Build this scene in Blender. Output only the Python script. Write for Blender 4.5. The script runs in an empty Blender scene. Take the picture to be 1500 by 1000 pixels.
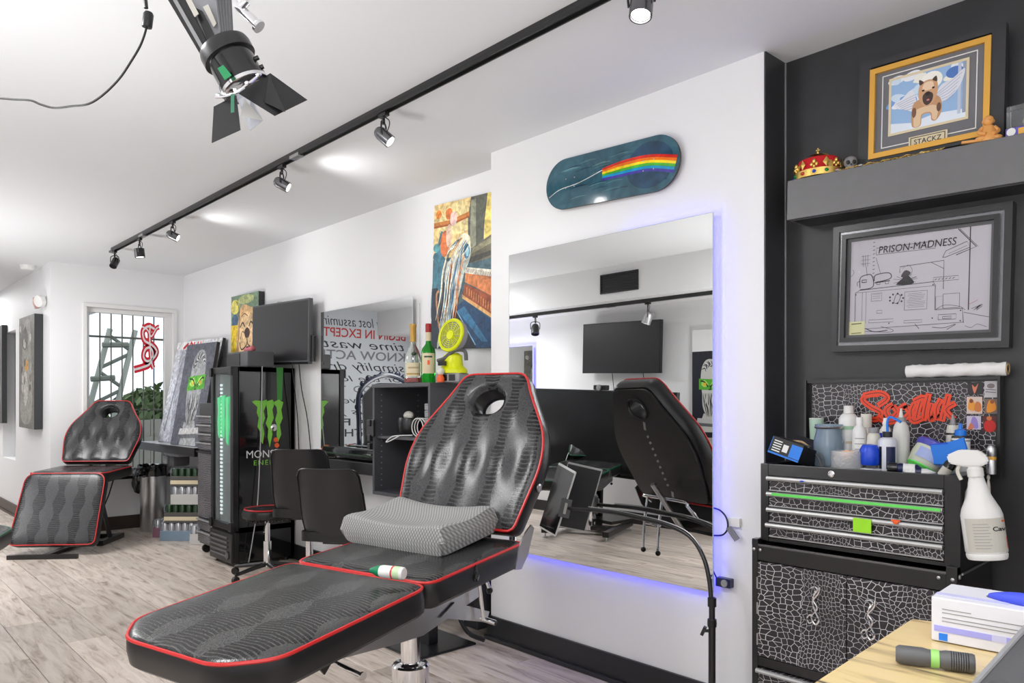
import bpy, bmesh, math, random
from mathutils import Vector, Matrix, Euler
PI = math.pi
random.seed(7)
C = bpy.context.scene.collection
SC = bpy.context.scene

# ------------------------------------------------------------------ camera
F = 1110.0                       # focal length in px of a 1500 px wide frame
CAM_H = 1.26
cam = bpy.data.cameras.new('camera'); cam.sensor_width = 36; cam.lens = F/1500*36
cam.shift_y = 90/1500; cam.clip_start = 0.02
camo = bpy.data.objects.new('camera', cam); C.objects.link(camo)
VD = Vector((-.7377, .6752, 0)).normalized(); VR = Vector((VD.y, -VD.x, 0)); VU = Vector((0, 0, 1))
camo.location = (0, 0, CAM_H)
camo.rotation_euler = (PI/2, 0, math.atan2(VD.y, VD.x)-PI/2)
SC.camera = camo

def P(px, py, Y=None, Z=None, X=None, D=None):
    """point of the room seen at a picture position, on a plane of the room"""
    r = VD + VR*((px-750)/F) + VU*((590-py)/F)
    if Y is not None: t = Y/r.y
    elif X is not None: t = X/r.x
    elif Z is not None: t = (Z-CAM_H)/r.z
    else: t = D
    return Vector((0, 0, CAM_H)) + r*t

# ------------------------------------------------------------------ world, lights, exposure
w = bpy.data.worlds.new('world'); SC.world = w; w.use_nodes = True
bgn = w.node_tree.nodes['Background']; bgn.inputs[0].default_value = (.86, .93, 1, 1); bgn.inputs[1].default_value = 1.5
SC.view_settings.view_transform = 'Standard'; SC.view_settings.look = 'None'
SC.view_settings.exposure = -0.20; SC.view_settings.gamma = 1; SC.view_settings.use_curve_mapping = False

def area(name, loc, size, power, rot=(0, 0, 0), col=(1, 1, .995), sy=None):
    l = bpy.data.lights.new(name, 'AREA'); l.energy = power; l.size = size; l.color = col
    if sy: l.shape = 'RECTANGLE'; l.size_y = sy
    o = bpy.data.objects.new(name, l); C.objects.link(o); o.location = loc; o.rotation_euler = rot; return o
def spot(name, loc, target, power, ang=70, blend=1., r=.03, col=(1, .99, .98)):
    l = bpy.data.lights.new(name, 'SPOT'); l.energy = power; l.spot_size = math.radians(ang); l.spot_blend = blend
    l.shadow_soft_size = r; l.color = col
    o = bpy.data.objects.new(name, l); C.objects.link(o); o.location = loc
    o.rotation_euler = (Vector(target)-Vector(loc)).to_track_quat('-Z', 'Y').to_euler(); return o
area('unseen_fill_light', (-.25, .25, 2.56), 1.3, 15, sy=1.3)  # added overhead fill near the camera, no fixture modelled here
area('unseen_fill_light', (-.7, -.6, 1.7),   .9, 6, rot=(math.radians(68), 0, math.radians(28)), sy=.7)  # added fill tilted into the room from behind the camera
area('unseen_fill_light', (-2.7, .05, 2.56), .5, 34, sy=.5)  # added overhead fill, kept out of view and out of the mirrors
area('unseen_fill_light', (-6.9, .35, 2.56), 1.0, 58, sy=.9)  # added overhead fill for the far left part, out of view
area('unseen_up_fill', (.3, -.3, 1.2), 1.4, 44, rot=(PI, 0, 0), sy=1.2)  # added upward fill to brighten the ceiling, not a lamp of the room
area('unseen_up_fill', (-2.75, .02, .85), .6, 30, rot=(PI, 0, 0), sy=.5)  # added upward fill, placed where neither camera nor mirror sees it
area('unseen_up_fill', (-6.9, .2, .8), .9, 42, rot=(PI, 0, 0), sy=.8)  # unseen upward fill added for the far ceiling
area('unseen_corridor_fill', (-11.2, .9, 2.56), .8, 50, sy=.8)  # unseen fill added to brighten the corridor
area('unseen_side_fill', (1.35, .9, 1.3), 2.0, 4, rot=(0, math.radians(90), 0), col=(.97, .98, 1), sy=2.6)  # added side fill before the solid right wall, no glazing there

# ------------------------------------------------------------------ materials
def newmat(name):
    m = bpy.data.materials.new(name); m.use_nodes = True
    nt = m.node_tree; return m, nt, nt.nodes['Principled BSDF']
def mat(name, col, rough=.5, metal=0., emis=None, es=0., trans=0., alpha=1., spec=None, coat=0., bump=0., bscale=200., ior=None, var=0.):
    m, nt, b = newmat(name)
    b.inputs['Base Color'].default_value = (*col, 1); b.inputs['Roughness'].default_value = rough
    b.inputs['Metallic'].default_value = metal
    if emis: b.inputs['Emission Color'].default_value = (*emis, 1); b.inputs['Emission Strength'].default_value = es
    b.inputs['Transmission Weight'].default_value = trans; b.inputs['Alpha'].default_value = alpha
    if spec is not None: b.inputs['Specular IOR Level'].default_value = spec
    if ior: b.inputs['IOR'].default_value = ior
    b.inputs['Coat Weight'].default_value = coat
    if bump or var:
        tc = nt.nodes.new('ShaderNodeTexCoord'); n = nt.nodes.new('ShaderNodeTexNoise'); n.inputs['Scale'].default_value = bscale
        n.inputs['Detail'].default_value = 4
        nt.links.new(tc.outputs['Object'], n.inputs['Vector'])
        if bump:
            bp = nt.nodes.new('ShaderNodeBump'); bp.inputs['Strength'].default_value = bump; bp.inputs['Distance'].default_value = .004
            nt.links.new(n.outputs['Fac'], bp.inputs['Height']); nt.links.new(bp.outputs['Normal'], b.inputs['Normal'])
        if var:
            mr = nt.nodes.new('ShaderNodeMapRange'); mr.inputs['To Min'].default_value = 1-var; mr.inputs['To Max'].default_value = 1+var
            mx = nt.nodes.new('ShaderNodeMix'); mx.data_type = 'RGBA'; mx.blend_type = 'MULTIPLY'; mx.inputs[0].default_value = 1
            mx.inputs[6].default_value = (*col, 1)
            nt.links.new(n.outputs['Fac'], mr.inputs['Value']); nt.links.new(mr.outputs[0], mx.inputs[7]); nt.links.new(mx.outputs[2], b.inputs['Base Color'])
    return m

M = {}
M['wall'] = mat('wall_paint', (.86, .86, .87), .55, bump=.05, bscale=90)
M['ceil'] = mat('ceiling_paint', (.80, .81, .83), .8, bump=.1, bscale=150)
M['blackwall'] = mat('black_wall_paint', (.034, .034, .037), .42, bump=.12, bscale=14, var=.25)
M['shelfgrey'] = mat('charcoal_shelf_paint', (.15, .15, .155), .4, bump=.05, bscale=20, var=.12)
M['black'] = mat('black_plastic', (.012, .012, .013), .35)
M['blackgloss'] = mat('black_gloss', (.008, .008, .009), .08, coat=.3)
M['screen'] = mat('dark_screen', (.022, .022, .024), .28)
M['blackmetal'] = mat('black_steel', (.012, .012, .013), .28, spec=.6)
M['charcoal'] = mat('charcoal_laminate', (.075, .075, .083), .42)
M['inner'] = mat('dark_laminate', (.02, .02, .022), .6)
M['chrome'] = mat('chrome', (.82, .82, .84), .09, 1)
M['steel'] = mat('brushed_steel', (.55, .55, .56), .3, 1)
M['alu'] = mat('aluminium_strip', (.45, .45, .45), .4, .6)
M['mirror'] = mat('mirror_silver', (.80, .81, .81), .0, 1)
M['mirroredge'] = mat('mirror_edge', (.55, .62, .6), .2)
M['red'] = mat('red_piping', (.62, .02, .02), .35)
M['green_pipe'] = mat('green_piping', (.0, .12, .05), .35)
M['white'] = mat('white_plastic', (.82, .82, .80), .35)
M['ivory'] = mat('ivory_plastic', (.72, .70, .62), .4)
M['grey'] = mat('grey_plastic', (.30, .30, .31), .45)
M['darkgrey'] = mat('dark_grey_plastic', (.10, .10, .105), .45)
M['leather'] = mat('smooth_black_leather', (.014, .014, .015), .33, bump=.08, bscale=300)
M['vinylback'] = mat('black_vinyl', (.02, .02, .022), .36, bump=.1, bscale=40)
M['brown'] = mat('dark_brown_wood', (.045, .028, .02), .45, bump=.1, bscale=30)
M['brightgreen'] = mat('bright_green_tape', (.14, .75, .12), .5)
M['lime'] = mat('lime_tape', (.34, .78, .02), .55)
M['orange'] = mat('orange_tape', (.85, .12, .02), .5)
M['gold'] = mat('gold_paint', (.78, .42, .07), .4, .25)
M['goldm'] = mat('gold_metal', (.85, .58, .16), .28, .8)
M['velvet'] = mat('red_velvet', (.55, .005, .01), .8)
M['blue'] = mat('blue_plastic', (.005, .06, .62), .3)
M['blue2'] = mat('light_blue_plastic', (.01, .2, .78), .35)
M['navy'] = mat('navy_plastic', (.01, .015, .07), .3)
M['gem_g'] = mat('green_gem', (.0, .22, .05), .1)
M['gem_r'] = mat('red_gem', (.5, .03, .01), .15)
M['gem_b'] = mat('blue_gem', (.01, .06, .5), .1)
M['yellow'] = mat('fan_yellow', (.72, .78, .0), .35)
M['glassgreen'] = mat('green_glass', (.02, .42, .03), .05, trans=.75, ior=1.45)
M['glassclear'] = mat('clear_glass', (.86, .93, .9), .02, trans=.92, ior=1.45)
M['glassblue'] = mat('blue_grey_glass', (.45, .58, .7), .05, trans=.6, ior=1.45)
M['crystal'] = mat('cut_crystal', (.92, .93, .95), .12, trans=.7, ior=1.5, bump=.9, bscale=120)
M['amber'] = mat('red_amber_liquor', (.55, .015, .01), .1)
M['acrylic'] = mat('clear_acrylic', (.9, .92, .95), .05, trans=.93, ior=1.3)
M['windowglass'] = mat('window_glass', (1, 1, 1), .0, trans=1., ior=1.01)
M['doorglass'] = mat('fridge_door_glass', (.75, .8, .8), .04, trans=.9, ior=1.05)
M['label'] = mat('cream_label', (.72, .62, .42), .6)
M['whitelabel'] = mat('white_label', (.58, .56, .50), .6)
M['paper'] = mat('white_paper', (.82, .81, .80), .7)
M['cord'] = mat('black_cord', (.008, .008, .008), .5)
M['whitecord'] = mat('pale_cord', (.5, .5, .5), .5)
M['lensglow'] = mat('lamp_lens', (1, 1, 1), .3, emis=(1, .97, .92), es=6)
M['studioglow'] = mat('studio_lens', (1, 1, 1), .3, emis=(.85, .9, 1), es=3)
M['fridgeled'] = mat('fridge_led', (1, 1, 1), .3, emis=(.9, .95, 1), es=1.0)
M['neongreen'] = mat('green_sign', (.02, .7, .22), .4, emis=(.02, .8, .25), es=.75)
M['led'] = mat('blue_led_strip', (.2, .2, 1), .4, emis=(.07, .07, 1), es=11)
M['lblue'] = mat('blue_vinyl_glove', (.05, .08, .65), .5)
M['board'] = mat('canvas_side', (.035, .037, .04), .6)
M['cushion_skin'] = mat('skin_tone_resin', (.78, .36, .10), .4)
M['bone'] = mat('grey_bone_resin', (.25, .24, .24), .4, bump=.3, bscale=60)
M['tan'] = mat('tan_card', (.5, .36, .2), .7)
M['alurough'] = mat('silver_cans', (.55, .58, .62), .3, .6)
M['shrink'] = mat('shrink_film', (.25, .26, .27), .2, coat=.4)
M['shrinklight'] = mat('pale_shrink_film', (.55, .62, .68), .2, coat=.4)
M['leaf'] = mat('leaf_green', (.10, .15, .06), .7)
M['bark'] = mat('bark', (.09, .07, .05), .8)
M['fencegrey'] = mat('grey_fence_board', (.26, .26, .23), .8)
M['pole'] = mat('weathered_steel', (.16, .18, .15), .6)
M['ground'] = mat('outside_ground', (.3, .3, .3), .9)

# colours from a vertex colour layer (flat print, paint on canvas)
def paintmat(name, rough=.5, noise=.0, nscale=20, coat=0):
    m, nt, b = newmat(name)
    a = nt.nodes.new('ShaderNodeVertexColor'); a.layer_name = 'Col'
    b.inputs['Roughness'].default_value = rough; b.inputs['Coat Weight'].default_value = coat
    if noise:
        tc = nt.nodes.new('ShaderNodeTexCoord'); n = nt.nodes.new('ShaderNodeTexNoise'); n.inputs['Scale'].default_value = nscale
        n.inputs['Detail'].default_value = 5; n.inputs['Distortion'].default_value = 1.5
        mp = nt.nodes.new('ShaderNodeMapRange'); mp.inputs['From Min'].default_value = .3; mp.inputs['From Max'].default_value = .7
        mp.inputs['To Min'].default_value = 1-noise; mp.inputs['To Max'].default_value = 1+noise
        mx = nt.nodes.new('ShaderNodeMix'); mx.data_type = 'RGBA'; mx.blend_type = 'MULTIPLY'; mx.inputs[0].default_value = 1
        nt.links.new(tc.outputs['Object'], n.inputs['Vector']); nt.links.new(n.outputs['Fac'], mp.inputs['Value'])
        nt.links.new(a.outputs['Color'], mx.inputs[6]); nt.links.new(mp.outputs[0], mx.inputs[7]); nt.links.new(mx.outputs[2], b.inputs['Base Color'])
    else:
        nt.links.new(a.outputs['Color'], b.inputs['Base Color'])
    return m
M['print'] = paintmat('flat_print'); M['canvas'] = paintmat('brushed_paint', .5, .45, 18); M['deckpaint'] = paintmat('lacquered_print', .14, .35, 9, .5)

# croc leather: rows of scales pressed into vinyl
def croc(name, base, line, rough, sx, sy, linew=.06, bump=.6, dist=.004, axis='XY', lines=True, rib=0, rand=.3, period=.125):
    m, nt, b = newmat(name); N = nt.nodes; L = nt.links
    tc = N.new('ShaderNodeTexCoord'); sep = N.new('ShaderNodeSeparateXYZ'); L.new(tc.outputs['Object'], sep.inputs[0])
    def mth(op, a, b_=None, c=None):
        n = N.new('ShaderNodeMath'); n.operation = op
        for i, v in enumerate((a, b_, c)):
            if v is None: continue
            if isinstance(v, (int, float)): n.inputs[i].default_value = v
            else: L.new(v, n.inputs[i])
        return n.outputs[0]
    U = sep.outputs['X']; W_ = sep.outputs['Y' if axis == 'XY' else 'Z']
    nz = N.new('ShaderNodeTexNoise'); nz.inputs['Scale'].default_value = 5; nz.inputs['Detail'].default_value = 2; L.new(tc.outputs['Object'], nz.inputs['Vector'])
    off = mth('MULTIPLY', mth('SUBTRACT', nz.outputs['Fac'], .5), .10)
    u = mth('ADD', U, off); v = mth('ADD', W_, mth('MULTIPLY', off, .5))
    # wide scales in the rib columns, small scales between them
    col = mth('SINE', mth('MULTIPLY', u, 2*PI/period))
    f = mth('MULTIPLY_ADD', col, .5, .5)
    def vor(sx_, sy_):
        cmb = N.new('ShaderNodeCombineXYZ'); L.new(mth('MULTIPLY', u, sx_), cmb.inputs[0]); L.new(mth('MULTIPLY', v, sy_), cmb.inputs[1])
        vn = N.new('ShaderNodeTexVoronoi'); vn.voronoi_dimensions = '2D'; vn.feature = 'DISTANCE_TO_EDGE'; vn.inputs['Scale'].default_value = 1
        vn.inputs['Randomness'].default_value = rand; L.new(cmb.outputs[0], vn.inputs['Vector']); return vn.outputs['Distance']
    big = vor(sx, sy); small = vor(sx*1.9, sy*1.15)
    sel = mth('GREATER_THAN', f, .42)
    mixd = N.new('ShaderNodeMix'); mixd.data_type = 'FLOAT'; L.new(sel, mixd.inputs[0]); L.new(small, mixd.inputs[2]); L.new(big, mixd.inputs[3])
    d = mixd.outputs[0]
    mr = N.new('ShaderNodeMapRange'); mr.inputs['From Min'].default_value = 0; mr.inputs['From Max'].default_value = .14; L.new(d, mr.inputs['Value'])
    h = mr.outputs[0]
    if rib: h = mth('ADD', h, mth('MULTIPLY', f, rib))
    bp = N.new('ShaderNodeBump'); bp.inputs['Strength'].default_value = bump; bp.inputs['Distance'].default_value = dist
    L.new(h, bp.inputs['Height']); L.new(bp.outputs['Normal'], b.inputs['Normal'])
    b.inputs['Roughness'].default_value = rough
    if lines:
        lt = mth('LESS_THAN', d, mth('MULTIPLY', nz.outputs['Fac'], linew*2))
        mx = N.new('ShaderNodeMix'); mx.data_type = 'RGBA'; L.new(lt, mx.inputs[0]); mx.inputs[6].default_value = (*base, 1); mx.inputs[7].default_value = (*line, 1)
        L.new(mx.outputs[2], b.inputs['Base Color'])
    else: b.inputs['Base Color'].default_value = (*base, 1)
    return m
def croc_leather(name, period, row, sub_, bg, dark, rough, cover=.1, arc=.004):
    m, nt, b = newmat(name); N = nt.nodes; L = nt.links
    uv = N.new('ShaderNodeUVMap'); uv.uv_map = 'UVMap'; sep = N.new('ShaderNodeSeparateXYZ'); L.new(uv.outputs[0], sep.inputs[0])
    def mth(op, a, b_=None, c=None):
        n = N.new('ShaderNodeMath'); n.operation = op
        for i, v in enumerate((a, b_, c)):
            if v is None: continue
            if isinstance(v, (int, float)): n.inputs[i].default_value = v
            else: L.new(v, n.inputs[i])
        return n.outputs[0]
    nz = N.new('ShaderNodeTexNoise'); nz.inputs['Scale'].default_value = 7; nz.inputs['Detail'].default_value = 3; L.new(uv.outputs[0], nz.inputs['Vector'])
    nf = mth('SUBTRACT', nz.outputs['Fac'], .5)
    u = mth('MULTIPLY_ADD', nf, .035, sep.outputs[0]); v0 = mth('MULTIPLY_ADD', nf, .03, sep.outputs[1])
    f = mth('COSINE', mth('MULTIPLY', u, 2*PI/period))
    v = mth('MULTIPLY_ADD', f, arc, v0)
    # column widths breathe along the pad
    brt = mth('MULTIPLY', mth('SINE', mth('MULTIPLY', v0, 2*PI/.21)), .45)
    fn = N.new('ShaderNodeTexNoise'); fn.inputs['Scale'].default_value = 60; fn.inputs['Detail'].default_value = 2; L.new(uv.outputs[0], fn.inputs['Vector'])
    colv = mth('ADD', mth('ADD', f, brt), mth('MULTIPLY_ADD', fn.outputs['Fac'], .8, -.4))
    cm = mth('GREATER_THAN', colv, cover)
    def cell(x, size, th, jit=None):
        q = mth('FRACT', mth('MULTIPLY', x, 1/size)); return mth('LESS_THAN', mth('ABSOLUTE', mth('SUBTRACT', q, .5)), th)
    rowm = cell(v, row, .33); subm = cell(u, sub_, .42)
    scale_ = mth('MULTIPLY', mth('MULTIPLY', rowm, cm), mth('MAXIMUM', subm, .35))
    vn = N.new('ShaderNodeTexVoronoi'); vn.inputs['Scale'].default_value = 260; L.new(uv.outputs[0], vn.inputs['Vector'])
    peb = mth('MULTIPLY_ADD', vn.outputs['Distance'], -.9, 1.0)
    mx = N.new('ShaderNodeMix'); mx.data_type = 'RGBA'; L.new(scale_, mx.inputs[0]); mx.inputs[7].default_value = (*dark, 1)
    mb = N.new('ShaderNodeMix'); mb.data_type = 'RGBA'; L.new(peb, mb.inputs[0]); mb.inputs[6].default_value = (*[c*.3 for c in bg], 1); mb.inputs[7].default_value = (*bg, 1)
    L.new(mb.outputs[2], mx.inputs[6]); L.new(mx.outputs[2], b.inputs['Base Color'])
    h = mth('ADD', mth('MULTIPLY', scale_, 1.0), mth('MULTIPLY', peb, .25))
    bp = N.new('ShaderNodeBump'); bp.inputs['Strength'].default_value = .55; bp.inputs['Distance'].default_value = .0022
    L.new(h, bp.inputs['Height']); L.new(bp.outputs['Normal'], b.inputs['Normal']); b.inputs['Roughness'].default_value = rough
    return m
M['croc'] = croc_leather('croc_vinyl', .138, .0170, .0085, (.080, .080, .084), (.003, .003, .004), .24)
M['croc_seat'] = croc_leather('croc_vinyl_seat', .21, .0140, .0095, (.085, .086, .086), (.005, .005, .006), .22, -.55, .006)
M['croc2'] = croc_leather('croc_vinyl_fine', .16, .016, .009, (.075, .075, .078), (.005, .005, .006), .25)
M['crocprint'] = croc('croc_wrap', (.028, .025, .029), (.60, .58, .61), .3, 42, 56, .038, .35, .002, axis='XZ', rand=.75, period=.3)

def woodfloor():
    m, nt, b = newmat('floor_plank_wood'); N = nt.nodes; L = nt.links
    tc = N.new('ShaderNodeTexCoord'); oi = N.new('ShaderNodeObjectInfo')
    mp = N.new('ShaderNodeMapping'); mp.inputs['Scale'].default_value = (1.3, 11, 1)
    cx = N.new('ShaderNodeCombineXYZ'); mu = N.new('ShaderNodeMath'); mu.operation = 'MULTIPLY'; mu.inputs[1].default_value = 37
    L.new(oi.outputs['Random'], mu.inputs[0]); L.new(mu.outputs[0], cx.inputs[0]); L.new(mu.outputs[0], cx.inputs[1])
    L.new(tc.outputs['Object'], mp.inputs['Vector']); L.new(cx.outputs[0], mp.inputs['Location'])
    n = N.new('ShaderNodeTexNoise'); n.inputs['Scale'].default_value = 2.2; n.inputs['Detail'].default_value = 7; n.inputs['Roughness'].default_value = .62; n.inputs['Distortion'].default_value = .9
    L.new(mp.outputs[0], n.inputs['Vector'])
    r = N.new('ShaderNodeValToRGB'); e = r.color_ramp.elements
    e[0].position = .30; e[0].color = (.24, .175, .135, 1); e[1].position = .60; e[1].color = (.72, .635, .56, 1)
    m1 = e.new(.45) if hasattr(e, 'new') else None; m1.color = (.585, .495, .425, 1)
    L.new(n.outputs['Fac'], r.inputs[0])
    mr = N.new('ShaderNodeMapRange'); mr.inputs['To Min'].default_value = .82; mr.inputs['To Max'].default_value = 1.14; L.new(oi.outputs['Random'], mr.inputs['Value'])
    mx = N.new('ShaderNodeMix'); mx.data_type = 'RGBA'; mx.blend_type = 'MULTIPLY'; mx.inputs[0].default_value = 1
    L.new(r.outputs[0], mx.inputs[6]); L.new(mr.outputs[0], mx.inputs[7]); L.new(mx.outputs[2], b.inputs['Base Color'])
    b.inputs['Roughness'].default_value = .33
    bp = N.new('ShaderNodeBump'); bp.inputs['Strength'].default_value = .12; bp.inputs['Distance'].default_value = .002
    L.new(n.outputs['Fac'], bp.inputs['Height']); L.new(bp.outputs['Normal'], b.inputs['Normal'])
    return m
M['plank'] = woodfloor()

def marble():
    m, nt, b = newmat('yellow_resin_wood'); N = nt.nodes; L = nt.links
    tc = N.new('ShaderNodeTexCoord'); mp = N.new('ShaderNodeMapping'); mp.inputs['Scale'].default_value = (1.2, 7, 1); mp.inputs['Rotation'].default_value = (0, 0, .25)
    n = N.new('ShaderNodeTexNoise'); n.inputs['Scale'].default_value = 2.4; n.inputs['Detail'].default_value = 4; n.inputs['Distortion'].default_value = 1.2
    L.new(tc.outputs['Object'], mp.inputs[0]); L.new(mp.outputs[0], n.inputs['Vector'])
    r = N.new('ShaderNodeValToRGB'); e = r.color_ramp.elements
    e[0].position = .30; e[0].color = (.05, .045, .035, 1); e[1].position = .7; e[1].color = (.80, .63, .33, 1)
    k = e.new(.40); k.color = (.55, .42, .22, 1); k2 = e.new(.47); k2.color = (.78, .60, .30, 1)
    L.new(n.outputs['Fac'], r.inputs[0]); L.new(r.outputs[0], b.inputs['Base Color']); b.inputs['Roughness'].default_value = .2
    return m
M['resin'] = marble()

def fabric():
    m, nt, b = newmat('grey_knit_fabric'); N = nt.nodes; L = nt.links
    tc = N.new('ShaderNodeTexCoord'); vn = N.new('ShaderNodeTexVoronoi'); vn.voronoi_dimensions = '2D'; vn.inputs['Scale'].default_value = 1; vn.inputs['Randomness'].default_value = 0
    sp = N.new('ShaderNodeSeparateXYZ'); L.new(tc.outputs['Object'], sp.inputs[0]); cb = N.new('ShaderNodeCombineXYZ')
    def lc(a, b_, c_):
        m1 = N.new('ShaderNodeMath'); m1.operation = 'MULTIPLY'; L.new(sp.outputs[0], m1.inputs[0]); m1.inputs[1].default_value = a
        m2 = N.new('ShaderNodeMath'); m2.operation = 'MULTIPLY_ADD'; L.new(sp.outputs[1], m2.inputs[0]); m2.inputs[1].default_value = b_; L.new(m1.outputs[0], m2.inputs[2])
        m3 = N.new('ShaderNodeMath'); m3.operation = 'MULTIPLY_ADD'; L.new(sp.outputs[2], m3.inputs[0]); m3.inputs[1].default_value = c_; L.new(m2.outputs[0], m3.inputs[2]); return m3.outputs[0]
    L.new(lc(75, 50, 40), cb.inputs[0]); L.new(lc(-75, 50, 40), cb.inputs[1]); L.new(cb.outputs[0], vn.inputs['Vector'])
    r = N.new('ShaderNodeValToRGB'); e = r.color_ramp.elements; e[0].position = .2; e[0].color = (.46, .46, .45, 1); e[1].position = .55; e[1].color = (.20, .20, .20, 1)
    L.new(vn.outputs['Distance'], r.inputs[0]); L.new(r.outputs[0], b.inputs['Base Color']); b.inputs['Roughness'].default_value = .85
    bp = N.new('ShaderNodeBump'); bp.inputs['Strength'].default_value = .6; bp.inputs['Distance'].default_value = .002; bp.invert = True
    L.new(vn.outputs['Distance'], bp.inputs['Height']); L.new(bp.outputs['Normal'], b.inputs['Normal'])
    return m
M['knit'] = fabric()

# ------------------------------------------------------------------ mesh helpers
def xf(verts, m):
    for v in verts: v.co = m @ v.co
def box(bm, c, s, rot=None, bev=0):
    r = bmesh.ops.create_cube(bm, size=1)
    m = Matrix.Translation(c) @ (rot.to_matrix().to_4x4() if rot is not None else Matrix()) @ Matrix.Diagonal((*s, 1))
    xf(r['verts'], m)
    if bev:
        es = set(e for v in r['verts'] for e in v.link_edges)
        bmesh.ops.bevel(bm, geom=list(es), offset=bev, segments=2, affect='EDGES', profile=.6)
def bx(bm, x0, x1, y0, y1, z0, z1, bev=0): box(bm, ((x0+x1)/2, (y0+y1)/2, (z0+z1)/2), (abs(x1-x0), abs(y1-y0), abs(z1-z0)), bev=bev)
def cyl(bm, p0, p1, r0, r1=None, seg=20):
    p0 = Vector(p0); p1 = Vector(p1); d = p1-p0
    r = bmesh.ops.create_cone(bm, cap_ends=True, segments=seg, radius1=r0, radius2=r0 if r1 is None else r1, depth=d.length)
    xf(r['verts'], Matrix.Translation((p0+p1)/2) @ d.to_track_quat('Z', 'Y').to_matrix().to_4x4())
def ball(bm, c, r, s=(1, 1, 1), seg=16, rot=None):
    q = bmesh.ops.create_uvsphere(bm, u_segments=seg, v_segments=max(6, seg//2+2), radius=r)
    xf(q['verts'], Matrix.Translation(c) @ (rot.to_matrix().to_4x4() if rot is not None else Matrix()) @ Matrix.Diagonal((*s, 1)))
def smoothpts(pts, n=6, closed=False):
    pts = [Vector(p) for p in pts]; out = []; k = len(pts)
    rng = range(k) if closed else range(k-1)
    for i in rng:
        if closed: a, b, c, d = pts[(i-1) % k], pts[i], pts[(i+1) % k], pts[(i+2) % k]
        else: a, b, c, d = pts[max(i-1, 0)], pts[i], pts[i+1], pts[min(i+2, k-1)]
        for j in range(n):
            t = j/n
            out.append(.5*((2*b)+(c-a)*t+(2*a-5*b+4*c-d)*t*t+(3*b-a-3*c+d)*t**3))
    if not closed: out.append(pts[-1])
    return out
def tube(bm, pts, r, seg=8, closed=False, smooth=0):
    if smooth: pts = smoothpts(pts, smooth, closed)
    pts = [Vector(p) for p in pts]; n = len(pts); rings = []
    up = None
    for i, p in enumerate(pts):
        if closed: t = pts[(i+1) % n]-pts[i-1]
        else: t = pts[min(i+1, n-1)]-pts[max(i-1, 0)]
        if t.length < 1e-9: t = Vector((0, 0, 1))
        t.normalize()
        if up is None: up = t.orthogonal().normalized()
        up = (up-t*up.dot(t))
        if up.length < 1e-6: up = t.orthogonal()
        up.normalize(); s = t.cross(up)
        rr = r(i/(n-1)) if callable(r) else r
        rings.append([bm.verts.new(p+(up*math.cos(2*PI*k/seg)+s*math.sin(2*PI*k/seg))*rr) for k in range(seg)])
    m = n if closed else n-1
    for i in range(m):
        a, b = rings[i], rings[(i+1) % n]
        for k in range(seg): bm.faces.new((a[k], a[(k+1) % seg], b[(k+1) % seg], b[k]))
    if not closed:
        bm.faces.new(rings[0][::-1]); bm.faces.new(rings[-1])
def lathe(bm, prof, c=(0, 0, 0), seg=24, axis=None, sx=1, sy=1):
    c = Vector(c); R = Matrix() if axis is None else Vector(axis).to_track_quat('Z', 'Y').to_matrix().to_4x4()
    rings = []
    for r, z in prof:
        if r < 1e-5: rings.append([bm.verts.new(c+(R @ Vector((0, 0, z))))])
        else: rings.append([bm.verts.new(c+(R @ Vector((r*sx*math.cos(2*PI*k/seg), r*sy*math.sin(2*PI*k/seg), z)))) for k in range(seg)])
    for a, b in zip(rings, rings[1:]):
        for k in range(seg):
            k2 = (k+1) % seg
            if len(a) == 1 and len(b) == 1: continue
            if len(a) == 1: bm.faces.new((a[0], b[k2], b[k]))
            elif len(b) == 1: bm.faces.new((a[k], a[k2], b[0]))
            else: bm.faces.new((a[k], a[k2], b[k2], b[k]))
    if len(rings[0]) > 1: bm.faces.new(rings[0][::-1])
    if len(rings[-1]) > 1: bm.faces.new(rings[-1])
def prism(bm, pts, d0, d1, axis='Z'):
    """polygon pts (2-D) extruded; axis Z -> (x,y), Y -> (x,z), X -> (y,z)"""
    def v(p, d): return {'Z': (p[0], p[1], d), 'Y': (p[0], d, p[1]), 'X': (d, p[0], p[1])}[axis]
    a = [bm.verts.new(v(p, d0)) for p in pts]; b = [bm.verts.new(v(p, d1)) for p in pts]; n = len(pts)
    bm.faces.new(a[::-1]); bm.faces.new(b)
    for i in range(n): bm.faces.new((a[i], a[(i+1) % n], b[(i+1) % n], b[i]))
def obj(name, bm, m, parent=None, smooth=False, world=False):
    """link one mesh; with world=True the vertices are room coordinates"""
    if world and parent is not None:
        inv = parent.matrix_basis.inverted()
        bm.transform(inv)
    bmesh.ops.recalc_face_normals(bm, faces=bm.faces)
    me = bpy.data.meshes.new(name); bm.to_mesh(me); bm.free()
    for mm in (m if isinstance(m, (list, tuple)) else [m]): me.materials.append(M[mm] if isinstance(mm, str) else mm)
    if smooth:
        me.shade_smooth()
        try: me.set_sharp_from_angle(angle=math.radians(38))
        except Exception: pass
    o = bpy.data.objects.new(name, me); C.objects.link(o)
    if parent is not None: o.parent = parent
    return o
def B(): return bmesh.new()
def thing(name, label, cat, loc=(0, 0, 0), rot=(0, 0, 0), group=None):
    o = bpy.data.objects.new(name, None); C.objects.link(o); o.empty_display_size = .1
    o.location = loc; o.rotation_euler = rot if not isinstance(rot, (int, float)) else (0, 0, rot)
    o['label'] = label; o['category'] = cat
    if group: o['group'] = group
    o.matrix_basis = Matrix.LocRotScale(o.location, o.rotation_euler, None)
    return o
def tag(o, label, cat, group=None):
    o['label'] = label; o['category'] = cat
    if group: o['group'] = group
    return o
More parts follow.
